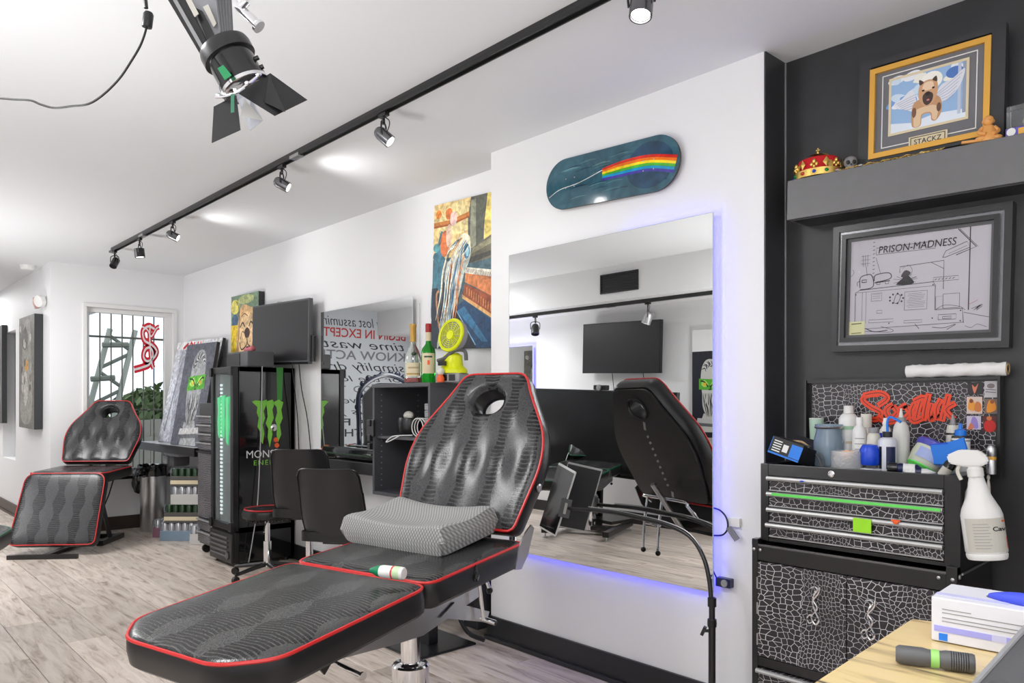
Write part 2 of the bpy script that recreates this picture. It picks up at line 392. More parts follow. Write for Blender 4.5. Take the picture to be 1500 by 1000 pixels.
def struct(name, bm, m, parent=None, smooth=False):
    o = obj(name, bm, m, parent, smooth)
    if parent is None: o['kind'] = 'structure'
    return o
def recenter(o):
    """move a one-mesh thing's origin to the foot of its mesh"""
    vs = [v.co.copy() for v in o.data.vertices]
    c = Vector((sum(v.x for v in vs)/len(vs), sum(v.y for v in vs)/len(vs), min(v.z for v in vs)))
    o.data.transform(Matrix.Translation(-c)); o.location = c; return o
def copy_tree(o, parent=None):
    c = o.copy(); C.objects.link(c)
    if parent is not None: c.parent = parent
    for ch in [x for x in o.children]: copy_tree(ch, c)
    return c
def text(name, s, size, m, parent, loc, rot=(PI/2, 0, 0), ext=.0006, shear=0, width=1, bold=0, align='LEFT', font_space=1):
    cu = bpy.data.curves.new('lettering', 'FONT'); cu.body = s; cu.size = size; cu.extrude = ext; cu.shear = shear; cu.offset = bold; cu.align_x = align; cu.space_character = font_space
    cu.resolution_u = 3
    t = bpy.data.objects.new('lettering', cu); C.objects.link(t)
    bpy.context.view_layer.update()
    me = bpy.data.meshes.new_from_object(t.evaluated_get(bpy.context.evaluated_depsgraph_get()))
    bpy.data.objects.remove(t); bpy.data.curves.remove(cu)
    me.transform(Matrix.Diagonal((width, 1, 1, 1)))
    me.materials.clear(); me.materials.append(M[m]); me.name = name
    o = bpy.data.objects.new(name, me); C.objects.link(o)
    if parent is not None: o.parent = parent
    o.location = loc; o.rotation_euler = rot; return o

# flat pictures: polygons, ribbons and ellipses with their own colours in the plane x,z facing -y
def lin(c): return tuple((x/255/12.92 if x/255 <= .04045 else ((x/255+.055)/1.055)**2.4) for x in c)
def art(name, Wd, Ht, items, m='print', parent=None, base=(255, 255, 255), y0=0., step=4e-5):
    bm = B(); cl = bm.loops.layers.float_color.new('Col'); k = 0
    def face(pts, col, y):
        try: f = bm.faces.new([bm.verts.new((p[0]*Wd-Wd/2, y, p[1]*Ht-Ht/2)) for p in pts])
        except Exception: return
        for l in f.loops: l[cl] = (*lin(col), 1)
    face([(0, 0), (1, 0), (1, 1), (0, 1)], base, y0)
    for it in items:
        k += 1; y = y0-step*k-.0001
        if it[0] == 'p':
            face(it[2], it[1], y)
        elif it[0] == 's': face([(p.x, p.y) for p in smoothpts([(a, b, 0) for a, b in it[2]], 5, True)], it[1], y)
        elif it[0] == 'e':
            _, col, cx, cy, rx, ry = it[:6]; ro = it[6] if len(it) > 6 else 0
            face([(cx+rx*math.cos(t)*math.cos(ro)-ry*math.sin(t)*math.sin(ro)*Ht/Wd, cy+rx*math.cos(t)*math.sin(ro)*Wd/Ht+ry*math.sin(t)*math.cos(ro)) for t in [2*PI*i/20 for i in range(20)]], col, y)
        elif it[0] == 'l':
            _, col, wd, pts = it[:4]
            pts = [Vector((a*Wd, b*Ht, 0)) for a, b in pts]
            if len(it) > 4: pts = smoothpts(pts, 5)
            n = len(pts); L_ = []; R_ = []
            for i in range(n):
                t = pts[min(i+1, n-1)]-pts[max(i-1, 0)]
                t = t.normalized() if t.length > 1e-9 else Vector((1, 0, 0))
                nn = Vector((-t.y, t.x, 0))*wd/2*(1 if len(it) < 6 else (1-abs(2*i/(n-1)-1)**2*.8))
                L_.append(pts[i]+nn); R_.append(pts[i]-nn)
            for i in range(n-1):
                face([(q.x/Wd, q.y/Ht) for q in (L_[i], L_[i+1], R_[i+1], R_[i])], col, y)
    for f in bm.faces:
        f.normal_update()
        if f.normal.y > 0: f.normal_flip()
    me = bpy.data.meshes.new(name); bm.to_mesh(me); bm.free(); me.materials.append(M[m])
    o = bpy.data.objects.new(name, me); C.objects.link(o)
    if parent is not None: o.parent = parent
    return o

def plane_from(TL, TR, BL, BR):
    """centre, size, roll of a rectangle from its corners on a y = const plane"""
    c = (TL+TR+BL+BR)/4; wv = ((TR-TL)+(BR-BL))/2; hv = ((TL-BL)+(TR-BR))/2
    return c, wv.length, hv.length, math.atan2(wv.z, Vector((wv.x, wv.y)).length)

# ================================================================== THE SETTING
CEIL = 2.60
YM, YB, YA = 2.85, 2.66, 2.815           # main wall, mirror pier, alcove wall
XF, YC, XP = -8.25, 1.62, -9.6           # window wall, corridor wall, lettered partition
XR, YO, XL = 1.5, -1.05, -12.8

# floor: sub-base plus one plank per object
bm = B(); bx(bm, XL-.1, XR+.1, YO-.1, YM+.1, -.10, -.008)
floor = struct('floor', bm, mat('floor_base', (.10, .075, .055), .7))
PW, PL = .192, 1.22
bm = B(); bx(bm, -PL/2+.0012, PL/2-.0012, -PW/2+.0012, PW/2-.0012, -.008, 0)
pf = [f for f in bm.faces if f.normal.z > .9]
bmesh.ops.bevel(bm, geom=[e for f in pf for e in f.edges], offset=.0012, segments=1, affect='EDGES')
first = None; rows = int((YM-YO)/PW)+1; npl = 0
for r in range(rows+1):
    y = YM-PW/2-r*PW+.03
    off = (r*0.437) % 1*PL
    x = XR-off+PL/2
    while x > XL-PL/2:
        vis = y > .3 and x < 1.2 and x > -10.2 or (y <= .3 and -9.3 < x < -1.5)
        if not vis and npl > 0: x -= PL; continue
        if first is None: first = obj('plank', bm, 'plank', floor); o = first
        else: o = first.copy(); C.objects.link(o)
        o.location = (x, y, 0); npl += 1
        x -= PL
# strips of plain board where nobody looks
bm = B(); bx(bm, 1.2-PL, XR, YO, .3, -.009, -.001); bx(bm, XL, -9.9, YO, YM, -.009, -.0015)
o = obj('plank_field', bm, 'plank', floor); o['kind'] = 'stuff'

bm = B(); bx(bm, XL-.1, XR+.1, YO-.1, YM+.2, CEIL, CEIL+.1); struct('ceiling', bm, 'ceil')
bm = B(); bx(bm, XF-.1, XR+.1, YM, YM+.12, 0, CEIL); struct('wall_back', bm, 'wall')
# pier carrying the big mirror
XB0 = P(719.5, 500, Y=YB).x; XB1 = -1.483
bm = B(); bx(bm, XB0, XB1, YB, YM, 0, CEIL); struct('wall_back_pier', bm, 'wall')
bm = B(); bx(bm, XB1, XB1+.006, YB+.002, YA, 0, CEIL); bx(bm, XB1+.006, XR, YA, YM, 0, CEIL); struct('wall_alcove', bm, 'blackwall')
bm = B(); bx(bm, XB1+.004, XB1+.010, YA-.006, YA, 0.1, CEIL); struct('trim_1', bm, mat('caulk_bead', (.3, .3, .31), .5))
# window wall with an opening
WY0, WY1, WZ0, WZ1 = 1.93, 2.74, .56, 2.20
bm = B()
bx(bm, XF-.16, XF, YC, WY0, 0, CEIL); bx(bm, XF-.16, XF, WY1, YM, 0, CEIL); bx(bm, XF-.16, XF, WY0, WY1, 0, WZ0); bx(bm, XF-.16, XF, WY0, WY1, WZ1, CEIL)
struct('wall_left', bm, 'wall')
# corridor wall with a lit recess
bm = B(); N0, N1 = -10.75, -9.95
bx(bm, N1, XF-.16, YC, YC+.12, 0, CEIL); bx(bm, XL, N0, YC, YC+.12, 0, CEIL); bx(bm, N0, N1, YC, YC+.12, 0, .62); bx(bm, N0, N1, YC, YC+.12, 2.08, CEIL); bx(bm, N0, N1, YC+.12, YC+.14, .6, 2.1)
struct('wall_corridor', bm, 'wall')
bm = B(); bx(bm, XL-.1, XL, YO, YC+.1, 0, CEIL); struct('wall_corridor_end', bm, 'wall')
bm = B(); bx(bm, XL, XR, YO-.1, YO, 0, CEIL); struct('wall_front', bm, 'wall')
bm = B(); bx(bm, XR, XR+.1, YO, YM, 0, CEIL); struct('wall_right', bm, 'wall')
bm = B(); bx(bm, XL, XR, YO, -.47, 2.26, CEIL); struct('ceiling_bulkhead', bm, 'wall')
part = B(); bx(part, XP-.08, XP, YO, .85, 0, CEIL); partition = struct('wall_partition', part, mat('pale_partition', (.66, .70, .74), .5))
# skirting boards
def base(name, x0, x1, y0, y1, h, m, shoe=None):
    bm = B(); bx(bm, x0, x1, y0, y1, 0, h, bev=.004); o = struct(name, bm, m)
    if shoe: bm = B(); bx(bm, *shoe, 0, .022, bev=.005); obj('shoe_moulding', bm, m, o)
M['baseblack'] = mat('black_skirting', (.02, .02, .022), .35)
base('baseboard_pier', XB0-.014, XB1, YB-.016, YB, .125, 'baseblack', (XB0-.02, XB1, YB-.035, YB-.016))
base('baseboard_left', XF, XF+.016, YC+.016, YM, .13, 'brown', (XF+.016, XF+.03, YC+.016, YM))
base('baseboard_corridor', XL, XF+.016, YC-.016, YC, .13, 'brown', (XL, XF+.016, YC-.03, YC-.016))
base('baseboard_back', XF+.02, XB0-.02, YM-.016, YM, .12, 'baseblack')
base('baseboard_front', XL, XR, YO, YO+.016, .12, 'baseblack')
base('baseboard_alcove', XB1+.03, XR, YA-.016, YA, .12, 'baseblack')

# window
wr = B()
for a in ((WY0, WY0+.03, WZ0+.04, WZ1-.045), (WY1-.07, WY1, WZ0+.04, WZ1-.045), (WY0, WY1, WZ1-.045, WZ1), (WY0, WY1, WZ0, WZ0+.04)):
    bx(wr, XF-.10, XF-.04, *a, bev=.004)
win = struct('window_1', wr, 'white')
bm = B(); bx(bm, XF-.075, XF-.069, WY0+.02, WY1-.05, WZ0+.03, WZ1-.03); obj('pane', bm, 'windowglass', win)
bm = B()
for a in ((WY0-.035, WY0, WZ0, WZ1), (WY1, WY1+.035, WZ0, WZ1), (WY0-.035, WY1+.035, WZ1, WZ1+.035)): bx(bm, XF, XF+.014, *a, bev=.003)
obj('window_casing', bm, 'white', win)
bm = B(); bx(bm, XF-.06, XF+.05, WY0-.04, WY1+.06, WZ0-.03, WZ0, bev=.005); obj('window_sill', bm, 'white', win)
bm = B(); bx(bm, XF+.014, XF+.03, WY0-.0, WY1+.0, WZ0-.062, WZ0-.034, bev=.003); obj('sill_trim', bm, 'blackgloss', win)
bar = None
for i in range(7):
    y = WY0+.03+.103*i+.03
    if bar is None:
        bm = B(); bx(bm, -.006, .006, -.005, .005, 0, WZ1-WZ0); bar = obj('security_bar', bm, 'pole', win); q = bar
    else: q = bar.copy(); C.objects.link(q)
    q.location = (XF-.19, y, WZ0)
bm = B()
for z in (1.18, 1.92): bx(bm, XF-.2, XF-.19, WY0+.01, WY1-.02, z, z+.02)
obj('bar_rail', bm, 'pole', win)
# red dollar-like emblem stuck on the pane, white line inside red
def ribbon(name, m, parent, pts, wd, y, T, thick=.0012):
    bm = B()
    pts = smoothpts([(a, b, 0) for a, b in pts], 8); n = len(pts); L_ = []; R_ = []
    for i in range(n):
        t = (pts[min(i+1, n-1)]-pts[max(i-1, 0)]).normalized(); nn = Vector((-t.y, t.x, 0))*wd/2
        L_.append(pts[i]+nn); R_.append(pts[i]-nn)
    for i in range(n-1):
        a = [bm.verts.new(T(q.x, q.y, y)) for q in (L_[i], L_[i+1], R_[i+1], R_[i])]
        b = [bm.verts.new(T(q.x, q.y, y+thick)) for q in (L_[i], L_[i+1], R_[i+1], R_[i])]
        bm.faces.new(a); bm.faces.new(b[::-1])
        for k in range(4): bm.faces.new((a[k], a[(k+1) % 4], b[(k+1) % 4], b[k]))
    return obj(name, bm, m, parent)
M['redglow'] = mat('red_sign_vinyl', (.70, .01, .03), .4)
M['whiteline'] = mat('white_sign_line', (.85, .8, .8), .4)
S1 = [(.78, .93), (.55, .98), (.36, .86), (.42, .66), (.70, .56), (.86, .42), (.72, .26), (.5, .2), (.38, .3), (.45, .46), (.62, .5), (.72, .36), (.6, .14), (.35, .06), (.05, .0)]
S2 = [(.62, 1.02), (.60, .8), (.62, .5), (.66, .2), (.74, .04)]
S3 = [(.32, .97), (.52, .9), (.66, .76), (.84, .94), (.95, .98)]
def Tw(x, y, d): return Vector((XF-.066+d, 2.365+x*.27, 1.60+y*.46))
sg = B(); obj_ = None
for i, (s, w_) in enumerate(((S1, .17), (S2, .15), (S3, .12))):
    ribbon('sign_outline', 'redglow', win, s, w_, 0+i*.0013, Tw); ribbon('sign_line', 'whiteline', win, s, w_*.30, .0045+i*.0004, Tw, .0006)

# outside the window
bm = B(); bx(bm, -40, XF-.3, -25, 30, -.4, -.3); struct('ground', bm, 'ground')
fence = thing('garden_fence', 'weathered grey board fence outside the barred window', 'fence', (-10.6, 2.6, -.3))
bd = None
for i in range(22):
    if bd is None:
        bm = B(); bx(bm, -.015, .015, -.066, .066, 0, 1.35, bev=.003); bd = obj('fence_board', bm, 'fencegrey', fence); q = bd
    else: q = bd.copy(); C.objects.link(q)
    q.location = (random.uniform(-.01, .01), 0.28+i*.14, random.uniform(-.03, .02))
bm = B(); bx(bm, .016, .05, .2, 3.3, .35, .42); bx(bm, .016, .05, .2, 3.3, 1.05, 1.12); obj('fence_rail', bm, 'fencegrey', fence)
st = thing('steel_gantry', 'slanting steel ladder truss rising behind the barred window', 'gantry', (-14, 3.2, -.3))
bm = B()
p0, p1 = P(140, 640, X=-14), P(178, 490, X=-14)
d = p1-p0; s = Vector((0, .22, 0))
for k in (-1, 1): cyl(bm, p0+s*k-d*1.2, p1+s*k*.9+d*.05, .045, seg=8)
obj('rail', bm, mat('pale_lattice', (.36, .39, .34), .7), st, world=True)
for i in range(9):
    a = p0-d*.6+d*(i*.18); bm = B(); cyl(bm, a-s*(1 if i%2 else -1), a+s*(1 if i%2 else -1)+d*.16, .03, seg=6); obj('rung', bm, 'pole', st, world=True)
for (a, b) in (((150, 505), (188, 505)), ((133, 555), (168, 553))): bm = B(); cyl(bm, P(*a, X=-13.8), P(*b, X=-13.8), .045, seg=6); obj('cross_arm', bm, 'pole', st, world=True)
def tree(lab, c, r, n, sz):
    t = thing('tree', lab, 'tree', (c[0], c[1], -.3))
    bm = B(); cyl(bm, (0, 0, 0), (0, 0, c[2]), .12, .06, 8); obj('trunk', bm, 'bark', t)
    bm = B(); rnd = random.Random(n)
    for i in range(n):
        v = Vector((rnd.gauss(0, 1), rnd.gauss(0, 1), rnd.gauss(0, 1))).normalized()*r*rnd.uniform(.3, 1)
        p = Vector((v.x, v.y, c[2]+v.z*.8)); a = Vector((rnd.uniform(-1, 1), rnd.uniform(-1, 1), rnd.uniform(-1, 1))).normalized()*sz; b = a.orthogonal().normalized()*sz*.5
        bm.faces.new([bm.verts.new(q) for q in (p-a, p+b, p+a, p-b)])
    o = obj('crown', bm, 'leaf', t); o['kind'] = 'stuff'
tree('leafy tree outside the window, right of the red emblem', (-16, 5.15, 1.0), 1.2, 3200, .12)
tree('low bushy tree outside the window beyond the fence', (-19.5, 4.6, .2), 1.1, 2200, .1)

# ================================================================== ART PANELS
def canvas(name, lab, cat, TL, TR, BL, BR, Yp, items, basec, depth=.035, m='canvas', group=None, side='board', lean=0.):
    pts = [P(*q, Y=Yp) for q in (TL, TR, BL, BR)]
    c, wd, ht, roll = plane_from(*pts)
    t = thing(name, lab, cat, (c.x, c.y, c.z-ht/2), Euler((lean, -roll, 0)), group)
    bm = B(); bx(bm, -wd/2, wd/2, .0, depth, 0, ht, bev=.002); obj('stretcher', bm, side, t)
    a = art('painted_face', wd*.998, ht*.998, items, m, t, basec, y0=-.001); a.location = (0, 0, ht/2)
    return t, wd, ht

rnd = random.Random(3)
# tall painting: pale swirling figure bending over a keyboard
IT = [('p', (236, 205, 140), [(0, .62), (.62, .62), (.62, 1), (0, 1)]), ('s', (243, 222, 160), [(.05, .86), (.3, .98), (.55, .97), (.6, .8), (.3, .78)]),
      ('p', (246, 222, 120), [(.84, .62), (1, .62), (1, 1), (.84, 1)]), ('p', (92, 95, 84), [(.6, .6), (.8, .6), (.88, 1), (.62, 1), (.58, .86)]),
      ('p', (150, 152, 130), [(.62, .66), (.72, .66), (.7, .98), (.62, .98)]),
      ('l', (205, 130, 60), .03, [(0, .86), (.3, .86), (.6, .89)]), ('l', (170, 90, 40), .012, [(0, .845), (.3, .845), (.6, .875)]),
      ('e', (226, 132, 50), .08, .93, .05, .03), ('e', (220, 120, 60), .26, .92, .06, .04), ('e', (240, 200, 190), .34, .88, .06, .05),
      ('s', (62, 120, 138), [(0, .45), (.12, .8), (.2, .7), (.16, .3), (0, .2)]), ('e', (222, 120, 66), .2, .72, .08, .09), ('e', (236, 200, 175), .27, .77, .05, .08),
      ('e', (90, 160, 165), .06, .70, .06, .03), ('e', (60, 110, 130), .05, .64, .05, .03),
      ('p', (110, 105, 85), [(.62, .56), (1, .58), (1, .74), (.66, .66)]), ('p', (150, 145, 115), [(.64, .62), (1, .68), (1, .72), (.68, .66)]), ('p', (70, 68, 60), [(.62, .56), (1, .60), (1, .63), (.62, .6)]),
      ('p', (238, 232, 214), [(.56, .50), (1, .455), (1, .50), (.56, .54)]),
      ('p', (214, 130, 76), [(.56, .44), (1, .33), (1, .455), (.56, .50)]), ('p', (160, 80, 46), [(.52, .34), (1, .2), (1, .33), (.56, .43)]),
      ('p', (228, 176, 110), [(.52, .335), (1, .19), (1, .215), (.52, .36)]), ('p', (26, 70, 110), [(.35, .26), (.56, .32), (1, .18), (1, .0), (.62, .0)]),
      ('p', (52, 118, 160), [(.45, .25), (.56, .28), (.95, .04), (.86, .04)]), ('p', (24, 30, 40), [(.14, .0), (.3, .3), (.5, .22), (.78, .0)]),
      ('l', (140, 190, 220), .008, [(.44, .25), (.76, .02)]), ('p', (30, 44, 60), [(0, 0), (.14, 0), (.2, .25), (.1, .42), (0, .42)]),
      ('l', (200, 140, 90), .016, [(.12, .4), (.08, .36), (.12, .2), (.18, .08), (.12, .03)], 1)]
for i in range(16): IT.append(('l', (60, 50, 44), .004, [(.58+i*.027, .535-i*.0035), (.60+i*.027, .505-i*.0045)]))
for i in range(11): IT.append(('l', (235, 160, 100), .006, [(.6+i*.038, .405-i*.012), (.6+i*.038, .355-i*.012)]))
body = [(.30, .60), (.48, .74), (.62, .72), (.64, .6), (.55, .5), (.5, .4), (.42, .28), (.34, .2), (.24, .08), (.12, .0), (.16, .14), (.22, .26), (.26, .4), (.18, .5), (.22, .6)]
IT += [('s', (196, 205, 196), body), ('s', (246, 238, 206), [(.36, .64), (.48, .76), (.62, .74), (.62, .64), (.5, .58)]), ('e', (70, 130, 160), .58, .645, .05, .05), ('e', (160, 210, 225), .59, .64, .025, .03)]
pal = [(236, 232, 210), (90, 120, 140), (230, 150, 90), (38, 44, 56), (205, 214, 216), (120, 90, 70), (60, 130, 170), (250, 244, 220)]
for i in range(34):
    x0 = .34+rnd.uniform(-.06, .22); y0_ = .62+rnd.uniform(-.08, .1); dx = rnd.uniform(-.06, .03)
    IT.append(('l', pal[i % 8], rnd.uniform(.006, .014), [(x0, y0_), (x0-.07+dx, y0_-.16), (x0-.1+dx, y0_-.32), (x0-.16+dx*1.5, y0_-.5)], 1, 1))
for i in range(14):
    a = i/14*2.4+.4
    IT.append(('l', pal[(i*3) % 8], .007, [(.5+.12*math.cos(a), .64+.1*math.sin(a)), (.44+.16*math.cos(a), .62+.1*math.sin(a)), (.38+.16*math.cos(a+.2), .58+.08*math.sin(a))], 1, 1))
canvas('tall_painting', 'tall narrow painting of a pale swirling figure bent over piano keys', 'painting', (631, 306), (719.5, 277.5), (631, 507), (719.5, 513), 2.825, IT, (70, 100, 110), depth=.024)

# bulldog-like portrait over the fridge
D2 = [('p', (120, 145, 120), [(0, .6), (1, .6), (1, 1), (0, 1)]), ('e', (225, 215, 110), .15, .85, .16, .1), ('e', (70, 100, 130), .15, .66, .12, .09), ('e', (180, 190, 130), .55, .93, .3, .06),
      ('p', (240, 205, 40), [(0, 0), (.4, 0), (.4, .6), (0, .6)]), ('s', (214, 172, 120), [(.22, .1), (.2, .4), (.3, .72), (.42, .86), (.7, .82), (1, .7), (1, 0), (.3, 0)]),
      ('s', (235, 200, 150), [(.3, .3), (.34, .6), (.5, .76), (.72, .72), (.8, .5), (.74, .26), (.5, .12)]),
      ('l', (60, 45, 35), .016, [(.34, .56), (.44, .62), (.52, .56)], 1), ('l', (60, 45, 35), .016, [(.66, .56), (.74, .62), (.84, .56)], 1), ('s', (70, 45, 45), [(.5, .5), (.6, .55), (.7, .5), (.66, .42), (.54, .42)]),
      ('l', (60, 40, 35), .014, [(.6, .42), (.58, .32), (.4, .26), (.32, .36)], 1), ('l', (60, 40, 35), .014, [(.6, .42), (.64, .32), (.82, .28), (.9, .38)], 1),
      ('s', (235, 160, 160), [(.46, .22), (.6, .26), (.74, .2), (.6, .08)]), ('l', (60, 40, 35), .01, [(.24, .2), (.3, .5), (.3, .8), (.22, .92)], 1),
      ('l', (110, 80, 50), .01, [(.4, .7), (.5, .74), (.62, .7)], 1), ('l', (110, 80, 50), .01, [(.36, .4), (.42, .5), (.5, .48)], 1)]
canvas('dog_portrait', 'square yellow and green dog portrait canvas hung behind the wall monitor', 'painting', (338.5, 436), (378.5, 425), (338.5, 540), (378.5, 540), 2.795, D2, (170, 170, 90), depth=.05)

# bust picture used twice: bearded stone head with a green band across the eyes
def bust(dk=(44, 46, 56), pl=(160, 162, 164)):
    I = [('s', pl, [(.3, .62), (.32, .8), (.44, .92), (.62, .93), (.74, .84), (.78, .66), (.74, .5), (.72, .32), (.6, .2), (.44, .2), (.34, .34), (.28, .5)]),
         ('p', pl, [(.3, .0), (.34, .22), (.7, .24), (.86, .0)]), ('p', (98, 100, 104), [(.2, .06), (.9, .08), (.9, .12), (.2, .10)]), ('p', (190, 190, 190), [(.22, .1), (.88, .12), (.86, .18), (.24, .16)])]
    rr = random.Random(5)
    for i in range(16):
        a = .3+i*.17; I.append(('l', [(60, 60, 64), (215, 215, 214), (90, 92, 96)][i % 3], .012, [(.54+.22*math.cos(a), .76+.16*math.sin(a)), (.54+.16*math.cos(a+.3), .76+.11*math.sin(a+.3)), (.54+.1*math.cos(a-.1), .76+.08*math.sin(a-.1))], 1, 1))
    for i in range(15):
        x = .36+i*.025; I.append(('l', [(70, 70, 74), (212, 212, 210), (40, 42, 48)][i % 3], .010, [(x, .5), (x+rr.uniform(-.03, .03), .4), (x*.8+.1+rr.uniform(-.03, .03), .3), (.52+(x-.52)*.5, .2)], 1, 1))
    I += [('p', (86, 170, 50), [(.26, .53), (.82, .55), (.82, .69), (.26, .67)]), ('s', (168, 222, 100), [(.32, .6), (.44, .66), (.52, .6), (.44, .57)]), ('s', (168, 222, 100), [(.58, .61), (.68, .67), (.76, .62), (.68, .58)]),
          ('l', (24, 40, 20), .014, [(.3, .65), (.42, .64), (.52, .58)], 1), ('l', (24, 40, 20), .014, [(.58, .58), (.68, .645), (.78, .66)], 1), ('e', (232, 180, 60), .43, .605, .04, .016), ('e', (232, 180, 60), .67, .615, .04, .016), ('l', (30, 60, 24), .012, [(.54, .6), (.52, .55), (.57, .55)], 1)]
    return I
def leancanvas(name, lab, p_bl, p_br, h, lean, items, basec, m='canvas', depth=.03, cat='painting'):
    a, b = Vector(p_bl), Vector(p_br); wd = (b-a).length; ang = math.atan2(b.y-a.y, b.x-a.x)
    c = (a+b)/2
    t = thing(name, lab, cat, c, Euler((-lean, 0, ang), 'XYZ'))
    bm = B(); bx(bm, -wd/2, wd/2, 0, depth, 0, h, bev=.002); obj('stretcher', bm, 'board', t)
    q = art('painted_face', wd*.998, h*.998, items, m, t, basec, y0=-.001); q.location = (0, 0, h/2)
    return t

ZD = .875
NUM = [('l', (200, 20, 30), .03, [(.16, .93), (.26, .98)]), ('l', (200, 20, 30), .03, [(.3, .95), (.32, .99), (.38, .95), (.4, .99)]), ('l', (200, 20, 30), .02, [(.48, .95), (.48, .99)]), ('l', (200, 20, 30), .02, [(.54, .95), (.54, .99)]),
       ('p', (178, 182, 192), [(0, 0), (1, 0), (1, .92), (0, .92)]), ('p', (215, 218, 226), [(0, 0), (.25, 0), (.1, .92), (0, .92)]), ('l', (150, 154, 164), .03, [(.1, .1), (.2, .8)])]
leancanvas('leaning_canvas', 'pale grey canvas with white top edge and red marks behind the bust painting', (-8.03, 2.52, ZD), (-7.06, 2.60, ZD), 1.02, .20, NUM, (232, 232, 234))
leancanvas('bust_painting', 'grey leaning painting of a bearded stone bust with green eyes beside the fridge', (-7.36, 2.42, ZD+.001), (-6.74, 2.46, ZD+.001), .945, .17, bust((58, 60, 70)), (88, 90, 100))

# corridor wall pictures
BU = [('s', (150, 146, 138), [(.1, .1), (.2, .5), (.3, .9), (.7, .95), (.8, .6), (.9, .3), (.7, .05)]), ('e', (96, 92, 86), .4, .8, .2, .1), ('e', (222, 160, 40), .5, .56, .13, .05), ('s', (196, 190, 182), [(.3, .45), (.5, .5), (.6, .3), (.4, .2)])]
for i in range(18): BU.append(('l', [(60, 58, 54), (200, 196, 188), (120, 112, 100)][i % 3], .02, [(rnd.random(), rnd.random()), (rnd.random(), rnd.random())], 1, 1) if False else ('e', [(60, 58, 54), (200, 196, 188), (130, 120, 104)][i % 3], rnd.uniform(.1, .9), rnd.uniform(.05, .95), .06, .03, rnd.uniform(0, 3)))
canvas('corridor_painting', 'tall grey and ochre canvas on the corridor wall left of the window', 'painting', (28, 466), (50, 460), (28, 626), (50, 628), 1.545, BU, (112, 108, 100), depth=.07)
canvas('corridor_painting', 'dark canvas at the far end of the corridor wall, cut by the photo edge', 'painting', (-18, 484), (3, 477), (-18, 620), (3, 618), 1.565, BU[:5], (62, 60, 60), depth=.05)

# ================================================================== TATTOO CHAIRS
def resample(pts, n, closed=True):
    pts = [Vector((p[0], p[1], 0)) for p in pts]; k = len(pts); L = [0]
    for i in range(k): L.append(L[-1]+(pts[(i+1) % k]-pts[i]).length)
    out = []
    j = 0
    for i in range(n):
        s = L[-1]*i/n
        while L[j+1] < s: j += 1
        t = (s-L[j])/max(1e-9, L[j+1]-L[j]); out.append(pts[j].lerp(pts[(j+1) % k], t))
    return out
def roundpoly(pts, r, n=6):
    out = []; k = len(pts)
    for i in range(k):
        a, b, c = (Vector((*pts[(i+d) % k][:2], 0)) for d in (-1, 0, 1))
        rr = pts[i][2] if len(pts[i]) > 2 else r
        u = (a-b).normalized(); v = (c-b).normalized(); rr = min(rr, (a-b).length*.48, (c-b).length*.48)
        p, q = b+u*rr, b+v*rr
        for j in range(n+1):
            t = j/n; out.append(((1-t)**2*p+2*t*(1-t)*b+t*t*q))
    return [(p.x, p.y) for p in out]
def padmesh(outl, th, hole=None, puff=.012, wave=0., n=120):
    """upholstered pad: returns top bmesh, side bmesh, outline for the piping"""
    o = resample(outl, n)
    cx, cy = (hole[0], hole[1]) if hole else (sum(p.x for p in o)/n, sum(p.y for p in o)/n)
    inner = []
    for p in o:
        a = math.atan2((p.y-cy), (p.x-cx))
        if hole: inner.append(Vector((cx+hole[2]*math.cos(a), cy+hole[3]*math.sin(a), 0)))
        else: inner.append(Vector((cx+(p.x-cx)*.02, cy+(p.y-cy)*.02, 0)))
    top = B(); K = 26; rings = []
    for k in range(K+1):
        t = (k/K)**1.25
        ring = []
        for p, q in zip(o, inner):
            v = p.lerp(q, t); d = (v-p).length
            z = th-.010*(math.exp(-d/.010))+puff*(1-math.exp(-d/.06))
            if hole:
                e = (v-q).length; z -= (.028)*math.exp(-(e/.012)**2) + .006*math.exp(-e/.03)
            if wave: z += wave*math.cos(v.x*2*PI/.16)*(1-math.exp(-d/.05))*(.6+.4*math.cos(v.y*2*PI/.26))
            ring.append(top.verts.new((v.x, v.y, z)))
        rings.append(ring)
    for a, b in zip(rings, rings[1:]):
        for i in range(n): top.faces.new((a[i], a[(i+1) % n], b[(i+1) % n], b[i]))
    if not hole: top.faces.new(rings[-1])
    side = B(); prof = [(0, th-.010), (.004, th-.022), (.006, th*.5), (.002, .014), (-.012, 0)]
    R = []
    for off, z in prof:
        ring = []
        for i, p in enumerate(o):
            tg = (o[(i+1) % n]-o[i-1]).normalized(); nn = Vector((tg.y, -tg.x, 0))
            if nn.dot(p-Vector((cx, cy, 0))) < 0: nn = -nn
            ring.append(side.verts.new((p.x+nn.x*off, p.y+nn.y*off, z)))
        R.append(ring)
    for a, b in zip(R, R[1:]):
        for i in range(n): side.faces.new((a[i], a[(i+1) % n], b[(i+1) % n], b[i]))
    last = R[-1]
    if hole:
        lo = [side.verts.new((q.x, q.y, 0)) for q in inner]; hi = [side.verts.new((q.x, q.y, th-.02)) for q in inner]
        for i in range(n):
            side.faces.new((last[i], last[(i+1) % n], lo[(i+1) % n], lo[i])); side.faces.new((lo[i], lo[(i+1) % n], hi[(i+1) % n], hi[i]))
    else: side.faces.new(last)
    return top, side, [(p.x, p.y, th-.008) for p in o]
